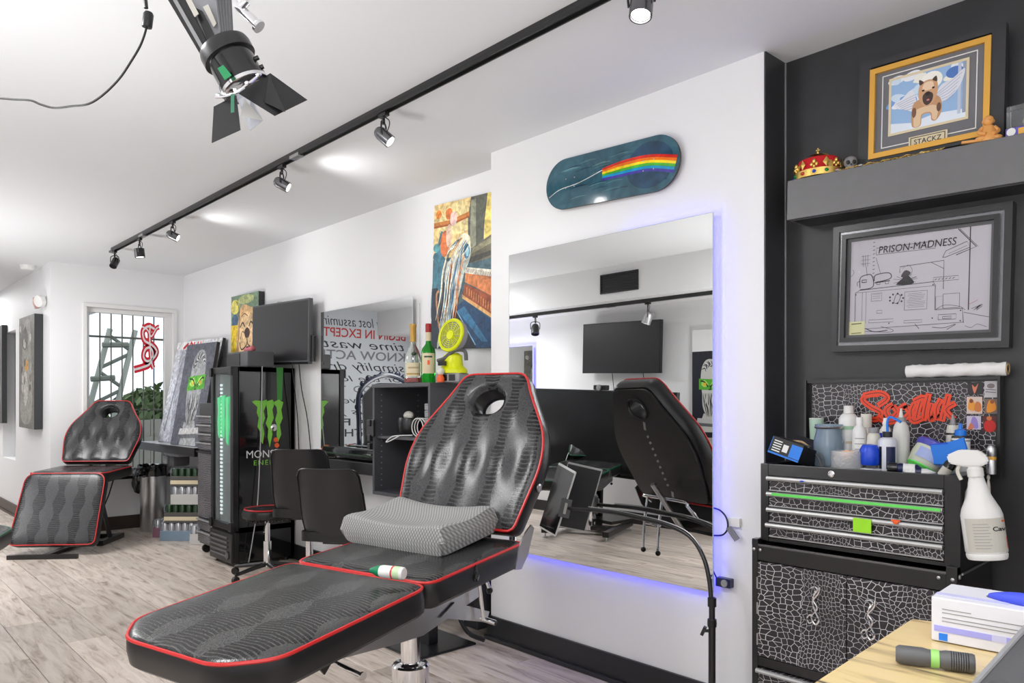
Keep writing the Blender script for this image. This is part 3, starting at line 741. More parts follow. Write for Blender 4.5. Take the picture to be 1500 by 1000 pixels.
def pad(parent, name, outl, th, T, leather, pipe, hole=None, puff=.012, wave=0., open_pipe=None):
    top, side, ln = padmesh(outl, th, hole, puff, wave)
    uvl = top.loops.layers.uv.new('UVMap')
    for f in top.faces:
        for l in f.loops: l[uvl].uv = (l.vert.co.x, l.vert.co.y)
    for b_ in (top, side): b_.transform(T)
    s = obj(name, top, leather, parent, smooth=True)
    obj('pad_side', side, 'leather', s, smooth=True)
    bm = B(); tube(bm, [T @ Vector(p) for p in ln], .0052, 6, closed=True); obj('piping', bm, pipe, s, smooth=True)
    return s
def Tm(o, pitch):  # local pad plane: y along the pad, z its normal
    return Matrix.Translation(o) @ Matrix.Rotation(pitch, 4, 'X')

def tattoo_chair(name, lab, loc, rotz, legA, seatA, backA, hz, pipe='red', base='column', scale=1., group='reclining tattoo chairs', leglen=.68, croc_='croc'):
    t = thing(name, lab, 'tattoo chair', loc, rotz, group)
    W = .31*scale; th = .095
    # the hinge line of seat and leg rest lies at y = 0, top surface height hz
    T = Tm(Vector((0, .01, hz-th)), seatA); SL = .55
    seat = pad(t, 'seat', roundpoly([(-W, 0, .05), (W, 0, .05), (W, SL, .03), (-W, SL, .03)], .04), th, T, 'croc_seat' if croc_ == 'croc' else croc_, pipe, puff=.008)
    T2 = Tm(Vector((0, -.012, hz-th)), PI) @ Matrix.Rotation(0, 4, 'X')
    # leg rest: y runs to the foot end
    RL = Matrix.Translation((0, -.012, hz-.004)) @ Matrix.Rotation(legA, 4, 'X') @ Matrix.Translation((0, 0, -th)) @ Matrix.Diagonal((1, -1, 1, 1))
    lw = W*1.02
    legr = pad(t, 'leg_rest', roundpoly([(-lw, 0, .05), (lw, 0, .05), (lw, leglen-.10, .05), (lw-.12, leglen, .05), (-lw+.12, leglen, .05), (-lw, leglen-.10, .05)] if base == 'column' else
               [(-lw, 0, .09), (lw, 0, .09), (lw*1.05, leglen, .05), (-lw*1.05, leglen, .05)], .05), th, RL, 'croc_seat' if croc_ == 'croc' else croc_, pipe, puff=.010)
    by = SL-.005; bz = hz+math.sin(seatA)*SL+.012
    TB = Matrix.Translation((0, by+.015, bz)) @ Matrix.Rotation(backA, 4, 'X') @ Matrix.Translation((0, 0, -th*.25))
    k = scale
    outl = roundpoly([(-.285*k, 0, .03), (.285*k, 0, .03), (.335*k, .27, .10), (.315*k, .40, .10), (.195*k, .59, .07), (.155*k, .675, .045), (-.155*k, .675, .045), (-.195*k, .59, .07), (-.315*k, .40, .10), (-.335*k, .27, .10)], .05)
    back = pad(t, 'backrest', outl, .085, TB, croc_, pipe, hole=(0, .545, .073, .058), puff=.012, wave=.009)
    # rear board with embroidery strips
    bm = B(); prism(bm, [(p[0]*.93, p[1]*.95+.015) for p in outl], -.012, .004); 
    # leave the hole of the board open: inset ring instead of a plain plate
    bm.free(); bm = B(); o = resample([(p[0]*.93, p[1]*.95+.015) for p in outl], 80)
    A_, B_ = [], []
    for p in o:
        a = math.atan2(p.y-.545, p.x); q = (.076*math.cos(a), .545+.061*math.sin(a))
        A_.append([bm.verts.new((p.x, p.y, z)) for z in (-.014, .002)]); B_.append([bm.verts.new((*q, z)) for z in (-.014, .002)])
    n = len(o)
    for i in range(n):
        j = (i+1) % n
        bm.faces.new((A_[i][0], A_[j][0], B_[j][0], B_[i][0])); bm.faces.new((A_[i][0], A_[j][0], A_[j][1], A_[i][1])); bm.faces.new((B_[i][0], B_[j][0], B_[j][1], B_[i][1]))
    bm.transform(TB); obj('back_board', bm, 'vinylback', back, smooth=True)
    bm = B()
    for z in (.001, ):
        pts = [Vector((.074*math.cos(a), .545+.059*math.sin(a), -.016)) for a in [2*PI*i/28 for i in range(28)]]
        tube(bm, [TB @ p for p in pts], .006, 6, closed=True)
    obj('hole_rim', bm, 'leather', back, smooth=True)
    if base == 'column':
        # hydraulic column and H shaped floor frame
        py = .27
        bm = B(); cyl(bm, (0, py, .30), (0, py, hz-.14), .035, seg=32); obj('piston', bm, 'chrome', t, True)
        bm = B(); lathe(bm, [(0, .05), (.068, .05), (.068, .305), (.062, .312), (.040, .316), (.038, .318), (0, .318)], (0, py, 0), 40); obj('column', bm, 'chrome', t, True)
        for s in (-1, 1):
            bm = B(); bx(bm, s*.30-.03, s*.30+.03, py-.36, py+.42, .045, .095, bev=.006); br = obj('base_beam', bm, 'blackmetal', t)
            for yy in (py-.33, py+.38):
                f = B(); cyl(f, (s*.30, yy, 0), (s*.30, yy, .012), .022); cyl(f, (s*.30, yy, .012), (s*.30, yy, .05), .007, seg=8); obj('levelling_foot', f, 'steel', br, True)
        bm = B(); bx(bm, -.30, .30, py-.05, py+.05, .05, .09, bev=.005); obj('cross_beam', bm, 'blackmetal', t)
        # top frame: mounting plate, long rails and struts
        bm = B(); bx(bm, -.16, .16, py-.13, py+.13, hz-.15, hz-.132, bev=.003); obj('mounting_plate', bm, 'blackmetal', t)
        for s in (-1, 1):
            bm = B(); prism(bm, [(-.40, hz-.172), (-.02, hz-.205), (.10, hz-.21), (.42, hz-.148), (.42, hz-.10), (.30, hz-.105), (.02, hz-.125), (-.40, hz-.136)], s*.20-.004, s*.20+.004, 'X'); obj('frame_rail', bm, 'steel' if s > 0 else 'blackmetal', t)
        bm = B(); prism(bm, [(.18, hz-.17), (.26, hz-.135), (.47, hz-.215), (.45, hz-.25), (.40, hz-.235)], .205, .212, 'X'); obj('hinge_arm', bm, 'steel', t)
        bm = B(); cyl(bm, (.235, .40, hz-.225), (.235, .37, hz-.075), .007, seg=10); cyl(bm, (.20, .42, hz-.228), (.275, .42, hz-.235), .010, seg=12); obj('gas_strut', bm, 'chrome', t, True)
        bm = B(); prism(bm, [(-.42, hz-.17), (-.06, hz-.19), (-.12, hz-.26), (-.16, hz-.30), (-.20, hz-.25), (-.40, hz-.19)], .01, .018, 'X'); obj('leg_hinge_plate', bm, 'blackmetal', t)
        bm = B(); cyl(bm, (-.05, -.10, hz-.275), (.15, -.13, hz-.285), .008, seg=10); cyl(bm, (.15, -.13, hz-.285), (.158, -.131, hz-.285), .013, seg=12); obj('release_bar', bm, 'chrome', t, True)
        # side grommet, corner brackets
        bm = B(); lathe(bm, [(.0, 0), (.017, 0), (.017, .004), (.011, .006), (.009, .003), (0, .003)], (W+.006, .24, hz-.028), 18, axis=(1, 0, 0)); prism(bm, [(.228, hz-.015), (.252, hz-.015), (.24, hz+.012)], W+.004, W+.009, 'X'); obj('side_grommet', bm, 'blackgloss', t, True)
        for s in (-1, 1):
            x0 = s*(W+.002); bm = B()
            prism(bm, [(SL-.065, hz-.05), (SL-.025, hz-.055), (SL+.02, hz-.01), (SL+.065, hz+.085), (SL+.045, hz+.10), (SL+.005, hz+.075), (SL-.04, hz+.03)], x0, x0+s*.006, 'X'); obj('corner_bracket', bm, 'steel', t)
        # grommet on the side of the backrest
        bm = B(); lathe(bm, [(0, 0), (.016, 0), (.016, .004), (.009, .006), (.008, .002), (0, .002)], (0, 0, 0), 18, axis=(1, 0, 0)); bm.transform(TB @ Matrix.Translation((.331, .19, .045))); obj('back_grommet', bm, 'steel', back, True)
        # chain of white stitched marks and end labels on the rear board
        for i in range(9):
            bm = B(); box(bm, (0, 0, 0), (.018, .012, .002), Euler((0, 0, .5))); bm.transform(TB @ Matrix.Translation((.0, .10+i*.036, -.016))); obj('stitched_mark', bm, 'alu', back)
        for yy, L_ in ((.045, .035), (.45, .05)):
            bm = B(); box(bm, (0, 0, 0), (.016, L_, .002), Euler((0, 0, -.4))); bm.transform(TB @ Matrix.Translation((.01, yy, -.016))); obj('end_mark', bm, 'alu', back)
        # chrome tubular rack hooked to the rear of the backrest
        bm = B()
        zt = hz+.06; y1 = SL+.11
        tube(bm, [(-.21, y1-.08, zt-.04), (-.19, y1-.03, zt-.01), (-.15, y1, zt), (.15, y1, zt), (.19, y1+.01, zt-.02), (.22, y1-.05, zt-.10)], .010, 10, smooth=5)
        for xx in (-.14, -.02):
            tube(bm, [(xx, y1, zt), (xx+.02, y1+.04, zt-.14), (xx+.05, y1+.07, zt-.27)], .0075, 8, smooth=4)
        cyl(bm, (-.12, y1+.04, zt-.14), (.01, y1+.04, zt-.14), .006, seg=8)
        obj('chrome_rack', bm, 'chrome', t, True)
        bm = B()
        bm.free()
        for xx in (-.09, .03): bm = B(); ball(bm, (xx, y1+.07, zt-.275), .014); obj('rubber_tip', bm, 'black', t, True)
        bm = B(); cyl(bm, (0, SL-.02, hz-.13), (0, SL+.19, hz+.14), .014, seg=12); obj('back_strut', bm, 'steel', t, True)
    else:
        bm = B()
        for s in (-1, 1):
            box(bm, (s*.16, .27, (hz-th)/2+.02), (.035, .035, hz-th-.06), Euler((-.28, 0, 0)))
        obj('support_legs', bm, 'blackmetal', t)
        for s in (-1, 1):
            bm = B(); cyl(bm, (s*.20, .12, hz-.11), (s*.20, .36, .05), .022, seg=4); l = obj('leg', bm, 'blackmetal', t)
            bm = B(); bx(bm, s*.20-.028, s*.20+.028, .16, .60, .0, .045, bev=.004); obj('foot_beam', bm, 'blackmetal', l)
            bm = B(); tube(bm, [(s*.2, .24, .33), (s*.22, .30, .44), (s*.24, .34, hz-.1)], .006, 6); obj('gas_strut', bm, 'blackmetal', l)
        bm = B(); bx(bm, -.21, .21, .55, .60, .002, .04, bev=.003); obj('cross_beam', bm, 'blackmetal', t)
        bm = B(); bx(bm, -.27, .27, -.40, -.36, .0, .035, bev=.003); bx(bm, -.03, .03, -.38, .56, .005, .03); obj('front_bar', bm, 'blackmetal', t)
    return t
main = tattoo_chair('tattoo_chair', 'large black croc tattoo chair with red piping before the big mirror, pillow on its seat',
                    (-2.224, 1.332, 0), math.radians(14.2), math.radians(6.2), math.radians(4.8), math.radians(63), .70)
def camxz(x, z): v = VR*x+VD*z; return (v.x, v.y, 0)
second = tattoo_chair('tattoo_chair', 'black croc tattoo chair with red piping beneath the barred window, leg rest folded down',
                      camxz(-3.82, 6.50), math.radians(52), math.radians(66), math.radians(1.5), math.radians(56), .665, base='legs', leglen=.62, croc_='croc2', scale=1.03)
third = tattoo_chair('tattoo_chair', 'black tattoo chair with green piping, only its rounded foot end entering at the left edge',
                     (-4.78, .04, 0), math.radians(158), math.radians(4), math.radians(3), math.radians(50), .66, pipe='green_pipe', base='column')

# contoured pillow on the main chair seat
def seatpt(x, y, dz=0):  # local point of the main chair -> room
    return main.matrix_basis @ Vector((x, y, .70+math.tan(math.radians(4.8))*y+.018+dz))
pt = seatpt(-.055, .395)
pil = B(); nx, ny = 36, 22; PWd, PDp = .53, .31
G = {}
def se(u, p): return abs(u)**p
for side in (1, -1):
    for i in range(nx+1):
        for j in range(ny+1):
            u = -1+2*i/nx; v = -1+2*j/ny
            edge = max(0, 1-se(u, 16))**.38*max(0, 1-se(v, 12))**.38
            w_ = 1+.07*abs(u)**2
            x = u*PWd/2; y = v*PDp/2*w_-.018*(1-u*u)
            thk = .060*edge
            dip = .034*(1-abs(u)**2)*(.35+.65*math.cos(v*1.2)) + .008*math.cos(v*3)
            z = .060+side*thk-(dip*edge if side > 0 else 0)
            if side < 0 and (i in (0, nx) or j in (0, ny)): G[(side, i, j)] = G[(1, i, j)]
            else: G[(side, i, j)] = pil.verts.new((x, y, z))
for side in (1, -1):
    for i in range(nx):
        for j in range(ny):
            try: pil.faces.new((G[(side, i, j)], G[(side, i+1, j)], G[(side, i+1, j+1)], G[(side, i, j+1)]))
            except Exception: pass
o = obj('contour_pillow', pil, 'knit', None, True); o.location = pt+Vector((0, 0, -.012))
o.rotation_euler = Euler((math.radians(9), math.radians(0), math.radians(14.2-4))); tag(o, 'grey knitted contour pillow lying against the backrest of the big chair', 'pillow')

# small bottle lying on the seat hinge
a = P(536, 834, Z=.735); b = P(592, 840, Z=.735); d = (b-a)
t = thing('lotion_bottle', 'small white squeeze bottle with green cap lying on the big chair', 'bottle', (a+b)/2+Vector((0, 0, -.02)))
bm = B(); dn = d.normalized(); lathe(bm, [(0, 0), (.017, 0), (.02, .004), (.02, d.length*.55), (.018, d.length*.6), (0, d.length*.6)], b, 24, axis=-dn); obj('body', bm, 'white', t, True, world=True)
bm = B(); lathe(bm, [(0, 0), (.0185, 0), (.017, .012), (.010, .030), (.006, .040), (0, .041)], b-dn*d.length*.6, 20, axis=-dn); obj('cap', bm, mat('green_cap', (.0, .22, .09), .4), t, True, world=True)
bm = B(); lathe(bm, [(.0204, .010), (.0204, .035)], b, 24, axis=-dn); o = obj('label_print', bm, mat('pale_green_print', (.55, .72, .45), .5), t, True, world=True)
bm = B(); lathe(bm, [(.0205, .034), (.0205, .040)], b, 24, axis=-dn); obj('red_mark', bm, 'red', t, True, world=True)

# ================================================================== WALL MIRRORS
c0, c1 = P(746, 590, Y=YB-.04), P(1043.8, 590, Y=YB-.04)
mz0, mz1 = .70, 2.222
MX0, MX1 = c0.x, c1.x
zt = (P(746, 374.7, Y=YB-.04).z+P(1043.8, 310.3, Y=YB-.04).z)/2; zb = (P(746, 805.3, Y=YB-.04).z+P(1038.6, 865.7, Y=YB-.04).z)/2
t = thing('wall_mirror', 'large frameless mirror with blue backlight on the pier', 'mirror', ((MX0+MX1)/2, YB-.04, zb))
bm = B(); bx(bm, MX0, MX1, YB-.04, YB-.035, zb, zt); obj('mirror_glass', bm, 'mirror', t, world=True)
bm = B()
for q in ((MX0-.0015, MX0, zb, zt), (MX1, MX1+.0015, zb, zt), (MX0, MX1, zt, zt+.0015), (MX0, MX1, zb-.0015, zb)): bx(bm, q[0], q[1], YB-.041, YB-.034, q[2], q[3])
obj('mirror_edge', bm, 'mirroredge', t, world=True)
bm = B(); bx(bm, MX0+.07, MX1-.07, YB-.034, YB-.0, zb+.07, zt-.07); obj('backing_board', bm, 'white', t, world=True)
for q in ((MX1-.024, MX1-.015, zb+.03, zt-.03), (MX0+.05, MX1-.03, zb+.018, zb+.027), (MX0+.75, MX1-.03, zt-.03, zt-.021)):
    bm = B(); bx(bm, q[0], q[1], YB-.022, YB-.012, q[2], q[3]); obj('light_strip', bm, 'led', t, world=True)
# controller box, outlet plug, strip ends
q = P(1062, 852, Y=YB-.01)
t = thing('strip_controller', 'small blue-lit controller puck on the wall beside the mirror corner', 'controller', q)
bm = B(); bx(bm, -.030, .035, -.022, .009, -.018, .018, bev=.004); obj('body', bm, 'navy', t); 
bm = B(); cyl(bm, (.012, -.022, 0), (.012, -.028, 0), .014); obj('dial', bm, 'grey', t, True)
bm = B(); tube(bm, [(-.03, -.01, .01), (-.045, -.02, .05), (-.06, -.012, .11), (-.075, -.006, .16)], .003, 6, smooth=4); obj('wire', bm, 'cord', t, True)
q = P(1079, 766, Y=YB)
t = thing('wall_plug', 'white wall outlet with a plug and dangling metal tool right of the mirror', 'outlet', q)
bm = B(); bx(bm, -.03, .022, -.016, 0, -.014, .022, bev=.003); obj('plate', bm, 'white', t)
bm = B(); tube(bm, [(-.10, -.006, .05), (-.06, -.02, .045), (-.03, -.025, .02), (-.024, -.025, -.02), (-.05, -.02, -.05), (-.10, -.01, -.06)], .0035, 6, smooth=5); obj('wire', bm, 'cord', t, True)
bm = B()
for k in range(4): cyl(bm, (-.028+k*.006, -.028, -.02+k*.003), (.012+k*.006, -.03, -.066+k*.004), .0028, seg=6)
obj('metal_tool', bm, 'steel', t, True)

s0, s1 = P(470, 590, Y=2.81), P(604, 590, Y=2.81)
t = thing('wall_mirror', 'smaller square wall mirror above the desk shelf reflecting lettering', 'mirror', ((s0.x+s1.x)/2, 2.81, .915))
bm = B(); bx(bm, s0.x, s1.x, 2.81, 2.815, .915, 1.945); obj('mirror_glass', bm, 'mirror', t, world=True)
bm = B(); bx(bm, s0.x+.05, s1.x-.05, 2.816, YM, .96, 1.90); obj('backing_board', bm, 'white', t, world=True)
bm = B(); bx(bm, s0.x-.02, s0.x-.014, 2.825, 2.849, .95, 1.93); bx(bm, s1.x+.02, s1.x+.032, 2.835, 2.849, .93, 1.90); obj('strip_holder', bm, 'white', t, world=True)

# ================================================================== SKATE DECK on the pier
pl = [P(798, 300, Y=2.63), P(995, 212, Y=2.63)]
xa, xb = P(799, 590, Y=2.63).x, P(994.5, 590, Y=2.63).x
zc1, zc2 = P(830, 269, Y=2.63).z, P(965, 240, Y=2.63).z
cx_ = (xa+xb)/2; cz = 2.335; wd = xb-xa; ht = .205
# vertical extent checks: left end 225..308, right end 201..265
top_l = P(820, 232, Y=2.63).z; bot_l = P(820, 310, Y=2.63).z; top_r = P(962, 201, Y=2.63).z; bot_r = P(962, 277, Y=2.63).z
ht = ((top_l-bot_l)+(top_r-bot_r))/2*1.0; zl = (top_l+bot_l)/2; zr = (top_r+bot_r)/2
xl_, xr_ = P(820, 590, Y=2.63).x, P(962, 590, Y=2.63).x
roll = math.atan2(zr-zl, xr_-xl_); cz = (zl+zr)/2+(cx_-(xl_+xr_)/2)*math.tan(roll)
t = thing('skate_deck', 'blue-green lacquered skateboard deck with a rainbow stripe hung above the mirror', 'skateboard', (cx_, YB, cz-ht/2), (0, -roll, 0))
ou = []
r_ = ht/2
for i in range(24):
    a = -PI/2+PI*i/23; ou.append((wd/2-r_*1.05+math.cos(a)*r_*1.05, ht/2+math.sin(a)*r_))
for i in range(24):
    a = PI/2+PI*i/23; ou.append((-wd/2+r_*1.05+math.cos(a)*r_*1.05, ht/2+math.sin(a)*r_))
bm = B(); prism(bm, ou, -.030, -.020, 'Y')
obj('deck', bm, 'bark', t)
def inside(u):  # face print cut to the outline
    return [( (p[0])/wd+.5, p[1]/ht) for p in ou]
ff = [('p', (48, 92, 108), inside(0))]
for i in range(30):
    y_ = .12+.76*rnd.random(); x_ = rnd.uniform(.12, .8)
    ff.append(('l', [(70, 120, 130), (34, 72, 92), (88, 132, 136), (30, 56, 80)][i % 4], rnd.uniform(.003, .008), [(x_, y_), (x_+.08, y_+.03), (x_+.14, y_+.02)], 1, 1))
ff += [('s', (30, 62, 92), [(.62, .06), (.9, .1), (.97, .4), (.96, .7), (.86, .93), (.66, .95), (.56, .7)]) if False else ('e', (32, 68, 96), .80, .5, .16, .42)]
for k, cc in enumerate([(214, 40, 30), (240, 120, 30), (250, 220, 40), (80, 180, 60), (30, 150, 200), (70, 60, 160)]):
    y_ = .66-k*.05
    ff.append(('l', cc, .0115, [(.46, y_-.05+k*.012), (.62, y_+.01), (.80, y_+.0), (.985-k*.004, y_-.12)], 1))
ff.append(('l', (225, 230, 230), .0035, [(.03, .28), (.12, .4), (.28, .46), (.46, .60)], 1))
q = art('deck_print', wd, ht, ff, 'deckpaint', t, (48, 92, 108), y0=-.0302); 
# the base rectangle of the print would cover the round ends: rebuild without it
me = q.data; b2 = bmesh.new(); b2.from_mesh(me); b2.faces.ensure_lookup_table(); bmesh.ops.delete(b2, geom=[b2.faces[0]], context='FACES'); b2.to_mesh(me); b2.free()
q.location = (0, 0, ht/2)
bm = B()
for s in (-1, 1):
    for yy in (-1, 1):
        for xx in (0, 1): cyl(bm, (s*(wd*.26+xx*.055), -.0325, ht/2+yy*.021), (s*(wd*.26+xx*.055), -.029, ht/2+yy*.021), .003, seg=8)
        cyl(bm, (s*wd*.27, -.02, ht/2+yy*.02), (s*wd*.27, -.001, ht/2+yy*.02), .006, seg=8)
obj('bolts', bm, 'steel', t)

# ================================================================== WALL MONITOR, FRIDGE
TLm, TRm, BLm, BRm = P(368.4, 449.2, Y=2.745), P(450.7, 436, Y=2.745), P(369.6, 534.4, Y=2.745), P(452, 533, Y=2.745)
c, wd, ht, roll = plane_from(TLm, TRm, BLm, BRm)
t = thing('wall_monitor', 'black flat monitor on a wall arm above the tall fridge', 'monitor', (c.x, 2.745, c.z-ht/2), (0, -roll, 0))
bm = B(); bx(bm, -wd/2, wd/2, 0, .035, 0, ht, bev=.004); obj('body', bm, 'darkgrey', t)
bm = B(); bx(bm, -wd/2+.012, wd/2-.012, -.0015, .001, .028, ht-.014); obj('screen', bm, 'screen', t)
bm = B(); bx(bm, -wd/2, wd/2, -.003, .0, 0, .018); obj('bezel', bm, 'blackgloss', t)
bm = B(); bx(bm, -.03, .03, -.002, .012, ht-.002, ht+.006); obj('top_sensor', bm, 'alu', t)
bm = B(); bx(bm, -.10, .10, .035, .06, ht/2-.1, ht/2+.1); bx(bm, -.03, .03, .06, .10, ht/2-.03, ht/2+.03); obj('wall_arm', bm, 'blackmetal', t); bm = B(); bx(bm, wd/2-.03, wd/2+.02, .02, .05, .02, .22); obj('side_bracket', bm, 'blackmetal', t)
bm = B()
for k, (x0, x1) in enumerate(((.18, .20), (.30, .42))):
    tube(bm, [(x0, .03, .0), (x0+.01, .05, -.2), ((x0+x1)/2, .08, -.45), (x1, .095, -.85)], .004, 6, smooth=4)
obj('cable', bm, 'cord', t, True)

FX0, FX1, FY0, FY1, FH = -6.14, -5.70, 2.33, 2.835, 1.54
t = thing('drinks_fridge', 'tall black glass-door drinks fridge with green claw mark on its side', 'fridge', ((FX0+FX1)/2, (FY0+FY1)/2, 0))
bm = B()
bx(bm, FX0, FX0+.03, FY0+.05, FY1, .26, FH, bev=.003); bx(bm, FX1-.03, FX1, FY0+.05, FY1, .03, FH, bev=.003)
bx(bm, FX0, FX1, FY1-.03, FY1, .03, FH); bx(bm, FX0, FX1, FY0+.05, FY1, FH-.04, FH, bev=.003); bx(bm, FX0, FX1, FY0+.05, FY1, .26, .30)
obj('cabinet_shell', bm, 'blackgloss', t, world=True)
bm = B(); bx(bm, FX0+.01, FX1-.005, FY0+.02, FY1-.01, .03, .262, bev=.004); bse = obj('machine_base', bm, 'blackmetal', t, world=True)
bm = B(); bx(bm, FX0, FX1, FY0-.01, FY0+.02, .03, .26, bev=.01); obj('grille_panel', bm, 'black', bse, world=False) if False else obj('grille_panel', bm, 'black', t, world=True)
for k in range(5):
    bm = B(); bx(bm, FX0+.04, FX1-.07, FY0-.02, FY0-.008, .075+k*.035, .088+k*.035, bev=.002); obj('grille_slat', bm, 'darkgrey', t, world=True)
bm = B(); lathe(bm, [(0, 0), (.028, 0), (.028, .006), (.02, .01), (0, .008)], (FX1-.075, FY0-.012, .085), 20, axis=(0, -1, 0)); obj('badge', bm, 'darkgrey', t, True, world=True)
bm = B()
for xx in (FX0+.04, FX1-.04):
    for yy in (FY0+.05, FY1-.05): cyl(bm, (xx, yy, 0), (xx, yy, .035), .018, seg=10)
obj('feet', bm, 'black', t, world=True)
# door: frame, pane, hinge caps, green sign
bm = B(); dz0, dz1 = .275, FH
bx(bm, FX0, FX0+.05, FY0, FY0+.045, dz0, dz1, bev=.006); bx(bm, FX1-.05, FX1, FY0, FY0+.045, dz0, dz1, bev=.006)
bx(bm, FX0, FX1, FY0, FY0+.045, dz1-.05, dz1, bev=.006); bx(bm, FX0, FX1, FY0, FY0+.045, dz0, dz0+.05, bev=.006)
door = obj('door', bm, 'black', t, world=True)
def sub(name, bm, m, par, smooth=False):
    return obj(name, bm, m, par, smooth)
def toL(bm, th_): bm.transform(th_.matrix_basis.inverted()); return bm
bm = B(); bx(bm, FX0+.05, FX1-.05, FY0+.018, FY0+.024, dz0+.05, dz1-.05); sub('door_pane', toL(bm, t), 'doorglass', door)
bm = B()
for zz in (dz0+.0, dz1-.07):
    for xx in (FX0+.0, FX1-.045): bx(bm, xx, xx+.045, FY0-.016, FY0, zz, zz+.07, bev=.004)
sub('hinge_caps', toL(bm, t), 'black', door)
bm = B()
for k, (x0, x1) in enumerate(((-6.075, -6.03), (-6.0, -5.94), (-5.91, -5.86), (-5.83, -5.795))):
    zt_ = 1.30+(.012 if k % 2 else 0); zb_ = 0.98-(.05 if k == 2 else 0)
    prism(bm, [(x0, zt_), (x1+.012, zt_+.01), (x1, zt_-.05), (x1-.004, zt_-.15), (x1+.004, zt_-.2), (x1-.012, zb_), (x0+.008, zb_+.03), (x0+.002, zt_-.18), (x0+.01, zt_-.1)], FY0+.03, FY0+.04, 'Y')
sub('green_sign', toL(bm, t), 'neongreen', door)
bm = B()
for xx in (FX0+.07, ):
    for k in range(34): bx(bm, xx, xx+.012, FY0+.05, FY0+.058, .37+k*.031, .37+k*.031+.018); bx(bm, xx+.025, xx+.037, FY0+.05, FY0+.058, .37+k*.031, .37+k*.031+.018)
o = obj('light_dots', bm, 'fridgeled', t, world=True)
for zz in (.55, .78, 1.01, 1.24):
    bm = B()
    for k in range(9): bx(bm, FX0+.04, FX1-.04, FY0+.10+k*.045, FY0+.104+k*.045, zz, zz+.004)
    for xx in (FX0+.04, FX1-.045): bx(bm, xx, xx+.005, FY0+.08, FY1-.05, zz-.004, zz)
    obj('wire_shelf', bm, 'steel', t, world=True)
bm = B(); bx(bm, FX0+.031, FX1-.031, FY0+.07, FY1-.031, .30, .31); bx(bm, FX0+.03, FX0+.034, FY0+.07, FY1-.03, .3, FH-.05); bx(bm, FX0+.03, FX1-.03, FY1-.04, FY1-.032, .3, FH-.05); bx(bm, FX1-.034, FX1-.03, FY0+.07, FY1-.03, .3, FH-.05); obj('liner', bm, mat('fridge_liner', (.42, .44, .45), .5), t, world=True)
# side decals: claw marks and words on the +x face
XS = FX1+.0008
def sideY(px): return P(px, 590, X=XS).y
def sideP(px, py): v = P(px, py, X=XS); return (v.y, v.z)
M['clawgreen'] = mat('claw_green_vinyl', (.22, .62, .06), .4); M['decalwhite'] = mat('white_vinyl_letters', (.75, .75, .75), .4)
claws = [[(369, 588), (374, 586), (384, 587), (391, 585), (389, 595), (386, 602), (388, 612), (385, 622), (387, 635), (385, 650), (381, 645), (381, 632), (377, 625), (379, 612), (376, 604), (377, 596)],
         [(389, 588), (399, 585), (402, 590), (399, 600), (401, 612), (397, 622), (399, 636), (395, 655), (392, 640), (393, 628), (389, 620), (392, 610), (391, 598)],
         [(400, 589), (408, 585), (415, 589), (412, 600), (414, 612), (410, 622), (412, 636), (407, 648), (405, 636), (406, 624), (403, 615), (406, 604), (405, 596)]]
for cpts in claws:
    bm = B(); prism(bm, [sideP(*p) for p in cpts], XS, XS+.0012, 'X'); obj('claw_mark', bm, 'clawgreen', t, world=True)
bm = B(); prism(bm, [sideP(*p) for p in ((405, 538), (415, 538), (413, 586), (406, 586))], XS-.0002, XS+.0004, 'X'); obj('green_streak', bm, mat('green_streak_print', (.05, .25, .04), .2), t, world=True)
o = text('brand_lettering', 'MONSTER', .082, 'decalwhite', None, (0, 0, 0)); o.parent = t
y_, z_ = sideP(360, 671); o.location = t.matrix_basis.inverted() @ Vector((XS, y_, z_)); o.rotation_euler = (PI/2, 0, PI/2)
o = text('word_lettering', 'ENERGY', .055, 'clawgreen', None, (0, 0, 0), width=1.1, font_space=1.25); o.parent = t
y_, z_ = sideP(371, 681.5); o.location = t.matrix_basis.inverted() @ Vector((XS, y_, z_)); o.rotation_euler = (PI/2, 0, PI/2)
bm = B(); y_, z_ = sideP(401, 626); lathe(bm, [(0, 0), (.028, 0), (.028, .006), (.022, .012), (0, .016)], (XS, y_, z_), 20, axis=(1, 0, 0)); obj('chrome_lock', bm, 'chrome', t, True, world=True)
bm = B()
for q in ((404, 644), (405.5, 652)): y_, z_ = sideP(*q); lathe(bm, [(0, 0), (.02, 0), (.016, .01), (0, .012)], (XS, y_, z_), 16, axis=(1, 0, 0))
obj('red_dots', bm, 'orange', t, True, world=True)
bm = B(); pts = [P(384, 536, X=XS+.01), P(383, 600, X=XS+.012), P(381, 660, X=XS+.03), P(377, 740, X=XS+.05), P(370, 790, X=XS+.06), P(364, 824, X=XS+.04)]
o = obj('side_cable', (tube(bm, pts, .004, 6, smooth=5), bm)[1], 'whitecord', t, True, world=True)

# box on the fridge
t = thing('black_speaker_box', 'low black box speaker on top of the fridge', 'box', (-5.93, 2.55, FH+.001))
bm = B(); bx(bm, -.19, .22, -.10, .12, 0, .125, bev=.012); obj('body', bm, 'darkgrey', t)
bm = B(); bx(bm, -.17, .08, -.104, -.10, .015, .11); obj('grille', bm, 'black', t)
t = thing('pink_bag', 'small pink crumpled bag lying on the box above the fridge', 'bag', (-5.95, 2.57, FH+.127))
bm = B(); ball(bm, (0, 0, .02), .05, (1.5, .8, .55), 14); ball(bm, (.05, 0, .03), .03, (1, .8, .8), 12); obj('body', bm, mat('pink_plastic', (.7, .18, .22), .5, bump=.8, bscale=40), t, True)
bm = B(); bx(bm, .0, .02, -.03, .03, .0, .05, bev=.005); obj('black_clip', bm, 'black', t)

